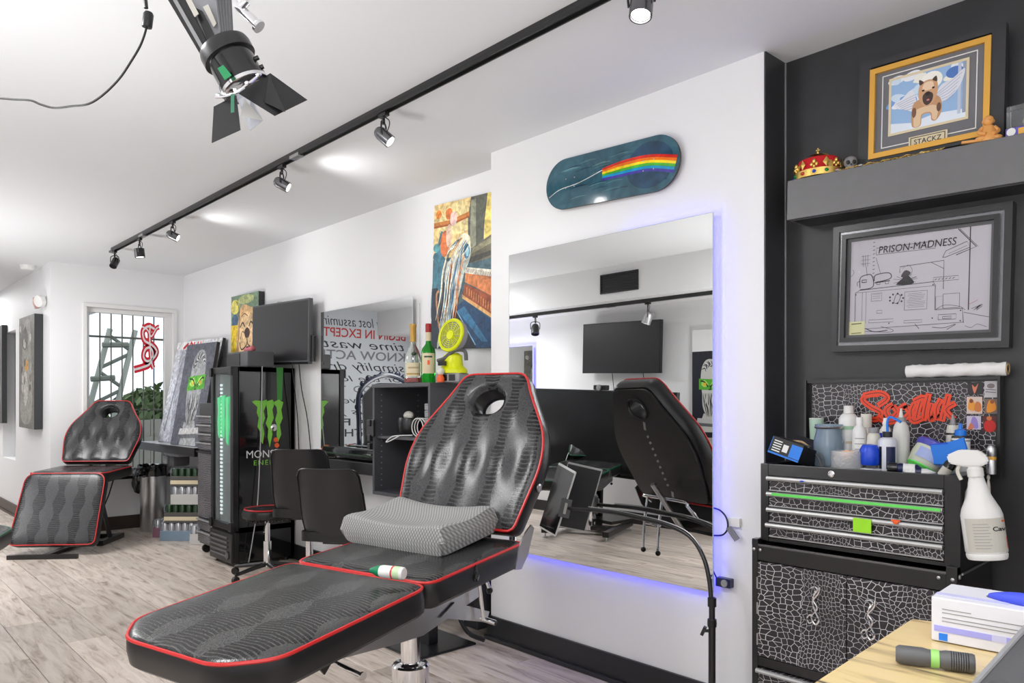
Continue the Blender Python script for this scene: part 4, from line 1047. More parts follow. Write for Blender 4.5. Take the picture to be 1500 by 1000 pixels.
# tool cabinet left of the fridge
TX0, TX1, TY0, TY1, TH = -6.52, -6.17, 2.36, 2.83, 1.26
t = thing('tool_cabinet', 'tall black drawer cabinet squeezed left of the fridge door', 'tool cabinet', ((TX0+TX1)/2, (TY0+TY1)/2, 0))
bm = B(); bx(bm, TX0, TX1, TY0+.02, TY1, .08, TH, bev=.004); obj('body', bm, 'blackmetal', t, world=True)
zz = .10
for hh in (.10, .10, .56, .07, .07, .07, .07):
    bm = B(); bx(bm, TX0+.015, TX1-.015, TY0, TY0+.02, zz, zz+hh-.01, bev=.003); dr = obj('drawer', bm, 'crocprint', t, world=True)
    bm = B(); bx(bm, TX0+.015, TX1-.015, TY0-.016, TY0, zz+hh-.022, zz+hh-.01, bev=.003); sub('handle_strip', toL(bm, t), 'alu' if hh < .5 else 'black', dr); zz += hh+.004
bm = B()
for xx in (TX0+.05, TX1-.05): cyl(bm, (xx-.012, TY0+.06, .035), (xx+.012, TY0+.06, .035), .035); cyl(bm, (xx-.012, TY1-.06, .035), (xx+.012, TY1-.06, .035), .035)
obj('casters', bm, 'black', t, True, world=True)
bm = B(); cyl(bm, (TX0-.012, TY0+.05, 1.0), (TX0-.012, TY1-.05, 1.0), .01, seg=8); obj('side_bar', bm, 'alu', t, world=True)

# corner wall table carrying the leaning pictures
t = thing('wall_table', 'wall-hung grey table with black edge under the leaning pictures', 'table', (-7.55, 2.85, .875))
bm = B(); bx(bm, -8.2, -6.60, 2.37, 2.848, .83, .873, bev=.004); obj('tabletop', bm, mat('grey_tabletop', (.40, .40, .41), .35), t, world=True)
bm = B(); bx(bm, -8.2, -6.60, 2.362, 2.37, .80, .874); bx(bm, -6.60, -6.592, 2.362, 2.848, .80, .874); obj('edge_strip', bm, 'black', t, world=True)
bm = B(); prism(bm, [(-7.75, .83), (-7.15, .83), (-7.25, .76), (-7.6, .76)], 2.45, 2.848, 'Y'); obj('wall_bracket', bm, 'grey', t, world=True)

# trash can and hair-dryer like black bundle
q = camxz(-3.56, 7.52)
t = thing('trash_can', 'slim steel trash can with a black bin liner below the wall table', 'trash can', q)
bm = B(); lathe(bm, [(0, 0), (.115, 0), (.12, .01), (.12, .62), (.105, .62), (.10, .02), (0, .02)], seg=28); obj('body', bm, 'steel', t, True)
bm = B(); rr = random.Random(4)
prof = [(.125, .54), (.128, .60), (.126, .645), (.10, .65), (.085, .6)]
lathe(bm, prof, seg=36)
ball(bm, (-.10, -.10, .50), .11, (.8, .6, 1.25), 24); ball(bm, (.02, -.12, .60), .07, (1.3, .6, .8), 20)
for v in bm.verts: v.co += Vector((rr.gauss(0, .006), rr.gauss(0, .006), rr.gauss(0, .006)))
obj('bin_liner', bm, 'blackgloss', t, True)
q = camxz(-3.27, 7.36)
t = thing('camera_bag', 'black and grey shoulder case lying between trash can and wall table', 'bag', (q[0], q[1], .655))
bm = B(); bx(bm, -.17, .18, -.08, .08, .0, .13, bev=.03); obj('body', bm, 'darkgrey', t, True)
bm = B(); bx(bm, -.06, .05, -.10, -.078, .02, .10, bev=.01); obj('front_pocket', bm, 'grey', t, True)
bm = B(); tube(bm, [(-.17, 0, .05), (-.22, -.03, .0), (-.2, -.05, -.1), (-.15, -.06, -.02)], .01, 8, smooth=4); obj('strap', bm, 'black', t, True)

# shrink-wrapped trays of cans
def cans(lab, x, y, z, nx_, ny_, tray, film='shrink', rz=0., h=.16, r=.033, cc='alurough', band=None):
    t = thing('can_tray', lab, 'drinks pack', (x, y, z), rz, 'packs of cans beside the fridge')
    w2, d2 = nx_*r, ny_*r
    bm = B(); bx(bm, -w2-.004, w2+.004, -d2-.004, d2+.004, 0, .092, bev=.004); obj('tray', bm, tray, t)
    first = None
    for i in range(nx_):
        for j in range(ny_):
            if 0 < i < nx_-1 and 0 < j < ny_-1: continue
            if first is None:
                bm = B(); lathe(bm, [(0, 0), (r*.85, 0), (r*.97, .008), (r*.97, h-.014), (r*.8, h-.002), (r*.78, h), (0, h-.003)], seg=14); first = obj('can', bm, cc, t, True); q = first
            else: q = first.copy(); C.objects.link(q)
            q.location = (-w2+r+i*2*r, -d2+r+j*2*r, .004)
    if band:
        bm = B(); bx(bm, -w2-.005, w2+.005, -d2-.006, -d2-.004, .02, .055); obj('printed_band', bm, band, t)
    bm = B(); bx(bm, -w2-.004, -w2+.002, -d2-.004, d2+.004, .075, h+.004); bx(bm, -w2, w2, -d2, d2, h+.001, h+.004, bev=.001); obj('film', bm, film, t)
    return t
M['film'] = mat('clear_film', (.8, .85, .9), .12, trans=.85, ior=1.1)
M['traydark'] = mat('dark_print_tray', (.09, .085, .08), .4); M['traylight'] = mat('pale_print_tray', (.55, .54, .52), .4); M['trayblue'] = mat('blue_print_tray', (.20, .28, .36), .3)
M['cangreen'] = mat('green_dark_can', (.05, .09, .05), .3, .5); M['cansilver'] = mat('silver_can', (.6, .6, .62), .25, .7)
q = camxz(-3.06, 7.02); rz = math.radians(47)
cans('blue pack of cans at the floor, lowest of the stack beside the fridge', q[0], q[1], 0, 5, 3, 'trayblue', 'film', rz, cc='cansilver', r=.031)
q2 = camxz(-3.02, 7.02)
cans('dark pack of green cans, second from the floor in the stack', q2[0], q2[1], .166, 5, 3, 'traydark', 'film', rz, cc='cangreen', band='label', r=.031)
cans('white-wrapped pack of silver cans, third from the floor in the stack', q2[0]+.02, q2[1]+.02, .332, 4, 3, 'traylight', 'film', rz, cc='cansilver', r=.031)
cans('dark pack of green cans on top of the stack', q2[0]+.02, q2[1]+.02, .498, 4, 3, 'traydark', 'film', rz, cc='cangreen', band='label', r=.031)
q = camxz(-2.80, 6.80); cans('small pale pack of cans on the floor right of the stack', q[0], q[1], 0, 2, 2, 'traylight', 'film', rz, cc='cansilver', r=.031)
q = camxz(-3.30, 7.16); cans('small red and blue pack of cans on the floor left of the stack', q[0], q[1], 0, 2, 2, mat('redblue_tray', (.3, .14, .2), .4), 'film', rz, cc='cansilver', r=.031)

# ================================================================== STOOLS AND TASK CHAIRS
def starbase(t, r, n=5, hub=.06, m='blackmetal', a0=0.):
    for k in range(n):
        a = a0+2*PI*k/n; c_, s_ = math.cos(a), math.sin(a)
        bm = B(); tube(bm, [(c_*.02, s_*.02, hub+.035), (c_*r*.5, s_*r*.5, hub+.02), (c_*r, s_*r, hub)], lambda u: .019-.006*u, 8); l = obj('base_leg', bm, m, t, True)
        bm = B(); cyl(bm, (c_*r-s_*.012, s_*r+c_*.012, .026), (c_*r+s_*.012, s_*r-c_*.012, .026), .026, seg=14); cyl(bm, (c_*r, s_*r, .03), (c_*r, s_*r, hub), .006, seg=6); obj('caster', bm, 'black', l, True)
q = camxz(-1.775, 5.5)
t = thing('round_stool', 'low round black stool with red piping before the fridge', 'stool', q)
bm = B(); lathe(bm, [(0, .425), (.15, .425), (.172, .435), (.178, .46), (.172, .485), (.15, .497), (0, .503)], seg=40); obj('seat', bm, 'leather', t, True)
bm = B(); tube(bm, [(.158*math.cos(a), .158*math.sin(a), .496) for a in [2*PI*i/40 for i in range(40)]], .005, 6, closed=True); obj('piping', bm, 'red', t, True)
bm = B(); rr = random.Random(9)
for i in range(40):
    a = 2*PI*i/40; bx(bm, .14*math.cos(a)-.006, .14*math.cos(a)+.006, .14*math.sin(a)-.006, .14*math.sin(a)+.006, .415-rr.random()*.012, .428)
obj('trim_fringe', bm, 'leather', t)
bm = B(); cyl(bm, (0, 0, .24), (0, 0, .42), .018); obj('piston', bm, 'chrome', t, True)
bm = B(); cyl(bm, (0, 0, .075), (0, 0, .26), .028); obj('column', bm, 'chrome', t, True)
bm = B(); tube(bm, [(.03, -.02, .40), (.09, -.06, .385), (.14, -.09, .35)], .005, 6); obj('lever', bm, 'chrome', t, True)
starbase(t, .27, a0=math.radians(212))
def task_chair(lab, loc, rz, top, bottom):
    t = thing('task_chair', lab, 'chair', loc, rz, 'black task chairs at the wall desk')
    sh = top-.44
    # back shell: curved sheet wrapping forward at the sides (local +y is forward)
    bm = B(); nx_, nz_ = 20, 18; H = top-bottom; g = {}
    for s in (0, 1):
        for i in range(nx_+1):
            for j in range(nz_+1):
                u = -1+2*i/nx_; v = j/nz_
                hw = .205-.02*v-.035*max(0, .3-v)
                ru = max(0, abs(u)-.7)/.3; cut = .045*(1-math.sqrt(max(0, 1-ru*ru)))
                z = bottom+H*v + (cut if v < .3 else -cut*(1 if v > .7 else 0))*(1 if v < .3 or v > .7 else 0)*abs(2*v-1)
                y = .055*abs(u)**2.2-.05*(v-.35)**2-.07*v + (.028 if s else 0)
                g[s, i, j] = bm.verts.new((u*hw, y+.05*(1-v)**3, z))
    for s in (0, 1):
        for i in range(nx_):
            for j in range(nz_): bm.faces.new((g[s, i, j], g[s, i+1, j], g[s, i+1, j+1], g[s, i, j+1]))
    rim = [(i, 0) for i in range(nx_)]+[(nx_, j) for j in range(nz_)]+[(nx_-i, nz_) for i in range(nx_)]+[(0, nz_-j) for j in range(nz_)]
    for k in range(len(rim)):
        a, b = rim[k], rim[(k+1) % len(rim)]
        bm.faces.new((g[0, a[0], a[1]], g[0, b[0], b[1]], g[1, b[0], b[1]], g[1, a[0], a[1]]))
    pts = [g[0, a, b].co+Vector((0, -.001, 0)) for a, b in rim]; pts2 = [p.copy() for p in pts]
    bk = obj('backrest', bm, 'vinylback', t, True)
    bm = B(); tube(bm, pts2, .006, 6, closed=True); obj('back_seam', bm, 'leather', bk, True)
    bm = B(); prof = roundpoly([(-.21, .03, .06), (.21, .03, .06), (.21, .43, .09), (-.21, .43, .09)], .06)
    prism(bm, prof, bottom-.0, bottom+.055); bmesh.ops.bevel(bm, geom=[e for e in bm.edges if len(e.link_faces) == 2 and e.calc_face_angle(0) > 1], offset=.014, segments=3, affect='EDGES'); obj('seat', bm, 'leather', t, True)
    bm = B(); bx(bm, -.10, .10, .12, .32, bottom-.03, bottom, bev=.004); obj('seat_plate', bm, 'blackmetal', t)
    bm = B(); cyl(bm, (0, .21, .10), (0, .21, bottom-.03), .025); obj('column', bm, 'chrome', t, True)
    bm = B(); cyl(bm, (.03, .2, bottom-.02), (.2, .18, bottom-.03), .006, seg=8); obj('lever', bm, 'chrome', t, True)
    for k in range(5):
        a = 2*PI*k/5+.4; c_, s_ = math.cos(a), math.sin(a)
        bm = B(); tube(bm, [(c_*.02, .21+s_*.02, .10), (c_*.21, .21+s_*.21, .065)], .014, 8); l = obj('base_leg', bm, 'chrome', t, True)
        bm = B(); cyl(bm, (c_*.21-s_*.012, .21+s_*.21+c_*.012, .026), (c_*.21+s_*.012, .21+s_*.21-c_*.012, .026), .026, seg=14); cyl(bm, (c_*.21, .21+s_*.21, .03), (c_*.21, .21+s_*.21, .065), .006, seg=6); obj('caster', bm, 'black', l, True)
    return t
task_chair('black vinyl task chair behind the other, beside the round stool', camxz(-1.395, 5.0), math.radians(131-90+6), .955, .50)
task_chair('black vinyl task chair seen from behind, closer to the big tattoo chair', camxz(-1.045, 4.35), math.radians(127-90), .885, .455)

# ================================================================== WALL DESK, OPEN CABINET AND ITS LOAD
t = thing('desk_shelf', 'shallow black wall desk under the smaller mirror', 'shelf', (-4.45, 2.85, .80))
bm = B(); bx(bm, -4.98, -3.925, 2.58, 2.848, .80, .812); bx(bm, -4.98, -3.925, 2.575, 2.60, .80, .875, bev=.003); bx(bm, -4.98, -4.96, 2.58, 2.848, .80, .86); obj('tray', bm, 'blackmetal', t, world=True)
bm = B(); bx(bm, -4.98, -3.925, 2.60, 2.848, .868, .876); obj('glass_top', bm, 'blackgloss', t, world=True)
t = thing('power_drill_case', 'long black case with red end cap on the desk shelf', 'case', (-4.5, 2.72, .877))
bm = B(); bx(bm, -4.93, -4.0, 2.66, 2.76, .877, .955, bev=.02); obj('body', bm, 'blackgloss', t, True, world=True)
bm = B(); lathe(bm, [(0, 0), (.042, 0), (.042, .02), (.03, .035), (0, .035)], (-4.93, 2.71, .916), 18, axis=(-1, 0, 0)); obj('end_cap', bm, 'red', t, True, world=True)
bm = B(); bx(bm, -4.9, -4.1, 2.655, 2.66, .905, .915); obj('green_line', bm, 'cangreen', t, world=True)
t = thing('wooden_comb', 'small tan block on the right end of the desk shelf', 'block', (-4.06, 2.62, .877))
bm = B(); bx(bm, -.08, .06, -.012, .012, 0, .028, bev=.004); obj('body', bm, 'tan', t)
bm = B(); bx(bm, -.07, .05, -.014, -.012, .004, .01); obj('groove', bm, 'bark', t)

KX0, KX1, KY0, KY1, KZ0, KZ1 = -3.915, -3.335, 2.45, 2.848, .715, 1.372
t = thing('open_cabinet', 'charcoal wall cabinet with open front holding bottles and a fan on top', 'cabinet', ((KX0+KX1)/2, (KY0+KY1)/2, KZ0))
for nm, q in (('side_panel', (KX0, KX0+.02, KY0, KY1, KZ0, KZ1-.022)), ('side_panel', (KX1-.02, KX1, KY0, KY1, KZ0, KZ1-.022)), ('top_panel', (KX0-.004, KX1+.003, KY0-.004, KY1, KZ1-.022, KZ1)), ('bottom_panel', (KX0+.02, KX1-.02, KY0, KY1, KZ0, KZ0+.02)), ('back_panel', (KX0+.02, KX1-.02, KY1-.01, KY1, KZ0+.02, KZ1-.022)), ('shelf_board', (KX0+.02, KX1-.02, KY0+.02, KY1-.01, 1.048, 1.064))):
    bm = B(); bx(bm, *q, bev=.0015); p = obj(nm, bm, 'inner' if nm in ('back_panel',) else 'charcoal', t, world=True)
bm = B()
for yy in (KY0+.05, KY1-.08):
    for k in range(17): cyl(bm, (KX0+.0195, yy, KZ0+.05+k*.034), (KX0+.0215, yy, KZ0+.05+k*.034), .004, seg=6)
obj('peg_holes', bm, 'grey', t, world=True)
bm = B()
for zz in (1.0, 1.05, 1.14): bx(bm, KX0-.03, KX0+.002, KY0-.02, KY0+.012, zz-.02, zz+.02, bev=.004)
bx(bm, KX0-.05, KX0+.03, KY0-.012, KY0, 1.06, 1.16, bev=.004); obj('black_hinge', bm, 'black', t, world=True)
bm = B(); bx(bm, KX0+.06, KX1+.0, KY0+.17, KY0+.39, .44, .714, bev=.004); low = obj('under_box', bm, 'inner', t, world=True)
bm = B(); bx(bm, KX1, KX1+.002, KY1-.22, KY1-.19, KZ1-.05, KZ1-.03); bx(bm, KX1, KX1+.002, KY1-.22, KY1-.19, KZ1-.095, KZ1-.075); obj('white_sticker', bm, 'white', t, world=True)

# standing black pedestal behind the chair with floor plate
t = thing('pedestal_stand', 'black steel pedestal on a square floor plate behind the big chair', 'stand', (-3.20, 2.35, 0))
bm = B(); bx(bm, -.20, .16, -.20, .18, .0, .012, bev=.005); obj('floor_plate', bm, 'blackmetal', t)
bm = B(); bx(bm, -.05, .03, -.03, .03, .012, .70, bev=.004); obj('post', bm, 'blackmetal', t)
bm = B(); bx(bm, -.26, -.20, .04, .10, .0, .66, bev=.003); bx(bm, -.26, .03, .04, .10, .60, .66, bev=.003); obj('side_post', bm, 'blackmetal', t)
bm = B(); bx(bm, -.02, .10, .24, .44, .05, .68, bev=.004); bx(bm, -.34, -.05, .16, .26, .2, .32, bev=.01); obj('control_box', bm, 'inner', t)
bm = B(); tube(bm, [(.05, .2, .28), (.10, .1, .2), (.16, .12, .08), (.2, .2, .03)], .012, 8, smooth=4); obj('hose', bm, 'cord', t, True)

# bottles
def on(px, py, Y): v = P(px, py, Y=Y); return v
v = P(605, 560, Y=2.50)
t = thing('cognac_bottle', 'wide clear liquor bottle with cream label and gold neck on the cabinet', 'bottle', (v.x, 2.50, KZ1))
bm = B(); lathe(bm, [(0, 0), (.054, 0), (.058, .006), (.060, .10), (.054, .145), (.040, .185), (.020, .215), (.015, .235), (.0145, .30), (0, .30)], seg=32, sy=.75); obj('glass_body', bm, 'glassclear', t, True)
bm = B(); lathe(bm, [(0, .005), (.054, .006), (.056, .03), (0, .03)], seg=32, sy=.72); obj('liquor', bm, 'amber', t, True)
bm = B(); lathe(bm, [(.0165, .235), (.0175, .24), (.0175, .318), (.019, .32), (.019, .337), (0, .338)], seg=20); obj('gold_neck', bm, mat('gold_foil', (.62, .36, .08), .4, .3), t, True)
def wraplabel(t, name, r, z0, z1, a0, a1, m, sy=1, c=(0, 0, 0)):
    bm = B(); n = 12
    for i in range(n):
        q = []
        for k, z in ((i, z0), (i+1, z0), (i+1, z1), (i, z1)):
            a = a0+(a1-a0)*k/n; q.append(bm.verts.new((c[0]+r*math.cos(a), c[1]+r*math.sin(a)*sy, c[2]+z)))
        bm.faces.new(q)
    return obj(name, bm, m, t, True)
CA = math.atan2(-2.5, 3.6)       # direction of the camera from the cabinet
wraplabel(t, 'label', .0615, .038, .115, CA-1.0, CA+.8, 'label', .76)
wraplabel(t, 'label_band', .0618, .048, .056, CA-.9, CA+.7, mat('label_gold_band', (.45, .28, .06), .4), .76)
wraplabel(t, 'label_band', .0618, .082, .092, CA-.7, CA+.5, 'tan', .76)
bm = B(); ball(bm, (math.cos(CA)*.040, math.sin(CA)*.030, .165), .016, (1, 1, .7), 12); obj('neck_crest', bm, 'cangreen', t, True)
v = P(627.5, 560, Y=2.52)
t = thing('whiskey_bottle', 'green whiskey bottle with cream label and red neck beside the clear one', 'bottle', (v.x, 2.52, KZ1))
bm = B(); lathe(bm, [(0, 0), (.038, 0), (.041, .005), (.041, .165), (.036, .19), (.018, .215), (.0145, .235), (.0145, .27), (0, .27)], seg=28); obj('glass_body', bm, 'glassgreen', t, True)
wraplabel(t, 'label', .0418, .052, .165, CA-1.0, CA+.9, 'label')
wraplabel(t, 'label_drop', .0424, .10, .125, CA-.15, CA+.15, 'orange'); wraplabel(t, 'label_line', .0424, .14, .15, CA-.6, CA+.5, 'cangreen')
bm = B(); lathe(bm, [(.0152, .235), (.016, .24), (.016, .285), (0, .285)], seg=18); obj('neck_label', bm, 'label', t, True)
bm = B(); lathe(bm, [(.0165, .283), (.0175, .288), (.0175, .325), (.015, .332), (0, .332)], seg=18); obj('red_cap', bm, mat('dark_red_foil', (.35, .01, .01), .35), t, True)

# clamp fan
v = P(663, 560, Y=2.56)
t = thing('jobsite_fan', 'lime yellow and grey cordless fan on the cabinet', 'fan', (v.x, 2.56, KZ1), math.radians(22))
bm = B(); bx(bm, -.075, .075, -.06, .06, 0, .05, bev=.01); ft = obj('battery_base', bm, 'grey', t, True)
bm = B(); bx(bm, -.055, .0, -.063, -.06, .008, .042); bx(bm, .012, .05, -.063, -.06, .008, .042); obj('base_slots', bm, 'blackgloss', ft)
bm = B(); lathe(bm, [(.085, .05), (.085, .07), (.062, .09), (.055, .145), (.035, .16), (0, .16)], seg=28, sy=.8); obj('housing', bm, 'yellow', t, True)
bm = B(); bx(bm, -.05, -.005, -.075, -.055, .09, .115, bev=.003); obj('control_panel', bm, 'black', t)
bm = B(); tube(bm, [(.085, 0, .12), (.075, .0, .17), (.03, -.03, .172), (-.03, -.04, .13), (-.075, -.03, .12)], .011, 8, smooth=5); obj('handle', bm, 'darkgrey', t, True)
RF = Matrix.Translation((.005, -.01, .255)) @ Euler((math.radians(78), 0, math.radians(-16))).to_matrix().to_4x4()
bm = B(); lathe(bm, [(0, -.045), (.05, -.045), (.088, -.03), (.094, .0), (.09, .012)], seg=36); bm.transform(RF); obj('rear_shell', bm, 'grey', t, True)
bm = B(); pts = [(.086*math.cos(a), .086*math.sin(a), .012) for a in [2*PI*i/40 for i in range(40)]]; tube(bm, pts, .009, 8, closed=True)
for k in range(2, 8):
    rr_ = .011*k; tube(bm, [(rr_*math.cos(a), rr_*math.sin(a), .017) for a in [2*PI*i/28 for i in range(28)]], .0022, 4, closed=True)
for k in range(12):
    a = 2*PI*k/12; cyl(bm, (.022*math.cos(a), .022*math.sin(a), .017), (.084*math.cos(a), .084*math.sin(a), .014), .0022, seg=5)
lathe(bm, [(0, .012), (.026, .012), (.026, .020), (0, .022)], seg=20); bm.transform(RF); obj('front_grille', bm, 'yellow', t, True)
bm = B(); lathe(bm, [(0, .0), (.082, .0)], seg=30)
for k in range(5):
    a = 2*PI*k/5; box(bm, (.045*math.cos(a), .045*math.sin(a), -.004), (.06, .035, .003), Euler((.4, 0, a)))
bm.transform(RF); obj('fan_blades', bm, 'inner', t, True)
v = P(641, 560, Y=2.47)
t = thing('small_figurine', 'tiny orange and white figurine between the green bottle and the fan', 'figurine', (v.x+.02, 2.475, KZ1))
bm = B(); lathe(bm, [(0, 0), (.018, 0), (.022, .02), (.012, .04), (0, .045)], seg=16); obj('body', bm, 'orange', t, True)
bm = B(); ball(bm, (0, 0, .058), .022, seg=16); obj('head', bm, 'ivory', t, True)

# inside the open cabinet
t = thing('black_pot', 'round black pot with a pale rag inside the open cabinet', 'pot', (-3.74, 2.60, 1.064))
bm = B(); lathe(bm, [(0, 0), (.06, 0), (.075, .03), (.078, .09), (.07, .11), (.066, .11), (.06, .02), (0, .02)], seg=26); obj('body', bm, 'black', t, True)
bm = B(); ball(bm, (0, -.01, .12), .035, (1.2, .8, .8), 12); ball(bm, (.03, -.02, .11), .02, (1.2, .8, .6), 10); obj('rag', bm, 'ivory', t, True)
t = thing('coiled_charger', 'grey charger with a coiled pale cable on the cabinet shelf', 'charger', (-3.50, 2.56, 1.064))
bm = B(); cyl(bm, (-.05, .04, .055), (.07, .09, .055), .052, seg=24); obj('body', bm, 'grey', t, True)
bm = B()
for k in range(3): tube(bm, [(-.08+.055*math.cos(a)+k*.01, -.02+k*.012, .056+.052*math.sin(a)) for a in [2*PI*i/26 for i in range(26)]], .0035, 6, closed=True)
tube(bm, [(-.10, -.04, .01), (-.16, -.08, .008), (-.22, -.10, .0), (-.26, -.115, -.03), (-.22, -.118, -.025), (-.15, -.10, .006)], .0035, 6, smooth=5); obj('cable', bm, 'white', t, True)
for k in range(5):
    t = thing('small_box', ['grey plastic box at the bottom of the little pile in the cabinet', 'grey plastic box second from the bottom of the pile in the cabinet', 'grey plastic box in the middle of the pile in the cabinet', 'grey plastic box second from the top of the pile in the cabinet', 'grey rounded box topmost of the pile in the cabinet'][k], 'box', (-3.395, 2.56, 1.064+k*.039), 0, 'pile of small boxes in the open cabinet')
    bm = B(); bx(bm, -.035, .035, -.08, .08, 0, .037, bev=.005); obj('body', bm, 'grey', t, True)
    bm = B(); bx(bm, -.036, .036, -.081, .081, .026, .029); obj('lid_seam', bm, 'darkgrey', t)

# ================================================================== TABLET ON GOOSENECK STAND
q = P(1043, 590, Y=2.50)
t = thing('gooseneck_stand', 'black gooseneck floor stand with a curved arm reaching across the mirror', 'stand', (q.x, 2.50, 0))
bx_, by_ = q.x, 2.50
bm = B(); lathe(bm, [(0, 0), (.095, 0), (.10, .008), (.095, .02), (.02, .026), (0, .026)], (bx_, by_, 0), 32); obj('base', bm, 'blackmetal', t, True, world=True)
zc = P(1043, 912, Y=2.50).z; ztop = P(1043, 882, Y=2.50).z
bm = B(); cyl(bm, (bx_, by_, .02), (bx_, by_, zc), .0135); obj('lower_pole', bm, 'blackmetal', t, True, world=True)
bm = B(); cyl(bm, (bx_, by_, zc), (bx_, by_, ztop+.02), .0115); obj('upper_pole', bm, 'blackmetal', t, True, world=True)
bm = B(); lathe(bm, [(0, -.014), (.017, -.014), (.018, 0), (.017, .014), (0, .014)], (bx_, by_, zc), 18); obj('collar', bm, 'black', t, True, world=True); bm = B(); lathe(bm, [(0, -.015), (.0165, -.015), (.0165, .017), (0, .017)], (bx_, by_, ztop), 18); obj('collar', bm, 'black', t, True, world=True)
bm = B(); k_ = Vector((bx_, by_, zc-.03)); cyl(bm, k_, k_-VR*.03, .006, seg=8); box(bm, k_-VR*.032, (.012, .02, .034), Euler((0, .4, .4))); obj('wing_screw', bm, 'black', t, True, world=True)
arc = [(1042, 884, 2.50), (1039, 850, 2.505), (1030, 815, 2.51), (1010, 785, 2.52), (975, 768, 2.525), (930, 757, 2.53), (895, 750, 2.53), (862, 746, 2.53)]
bm = B(); tube(bm, [P(a, b, Y=c_) for a, b, c_ in arc], .0088, 10, smooth=5); obj('gooseneck', bm, 'blackmetal', t, True, world=True)
bm = B(); pts = smoothpts([P(a, b-4, Y=c_) for a, b, c_ in arc], 4); tube(bm, pts, .0022, 5); obj('gooseneck_highlight', bm, 'steel', t, True, world=True)  # thin bright line added along the gooseneck as its highlight
# clamp and tablet: tablet plane facing the mirror side, leaning
A1, A2, A3, A4 = (820, 677), (843, 692), (812, 787), (790, 772)   # visible edge corners: top-left, top-right, bottom-right, bottom-left
tb = thing('tablet', 'white-edged black tablet clipped to the gooseneck arm', 'tablet', P(817, 732, Y=2.54))
Yr = 2.26
c1_, c2_, c3_, c4_ = P(818, 677, Y=2.585), P(843, 691, Y=2.525), P(813, 786, Y=2.515), P(789, 772, Y=2.575)
nrm = (c2_-c1_).cross(c4_-c1_).normalized(); 
if nrm.dot(VD) > 0: nrm = -nrm
def slab(bm, cs, n0, n1):
    a = [bm.verts.new(c_+nrm*n0) for c_ in cs]; b = [bm.verts.new(c_+nrm*n1) for c_ in cs]
    bm.faces.new(a); bm.faces.new(b[::-1])
    for k in range(4): bm.faces.new((a[k], a[(k+1) % 4], b[(k+1) % 4], b[k]))
cs = [c1_, c2_, c3_, c4_]; bm = B(); slab(bm, cs, 0, -.008); bmesh.ops.bevel(bm, geom=[e for e in bm.edges], offset=.003, segments=2, affect='EDGES'); obj('body', bm, 'white', tb, True, world=True)
ce = sum(cs, Vector())/4; bm = B(); slab(bm, [ce+(c_-ce)*.94 for c_ in cs], .0006, .0012); obj('screen', bm, 'blackgloss', tb, world=True)
bm = B(); slab(bm, [ce+(c_-ce)*.95 for c_ in cs], -.0085, -.0092); obj('back_cover', bm, 'darkgrey', tb, world=True)
bm = B(); e1 = (c2_-c3_).normalized(); mid = P(828, 744, Y=2.515)
box(bm, mid, (.05, .016, .085), Euler((0, math.radians(12), math.radians(40)))); obj('clamp', bm, 'darkgrey', t, True, world=True)
bm = B(); box(bm, mid-VD*.010, (.012, .012, .05), Euler((0, math.radians(12), math.radians(40)))); obj('clamp_slot', bm, 'alu', t, True, world=True)
bm = B(); cyl(bm, mid+VR*.01, P(866, 747, Y=2.53), .008, seg=10); obj('clamp_ball', bm, 'blackmetal', t, True, world=True)

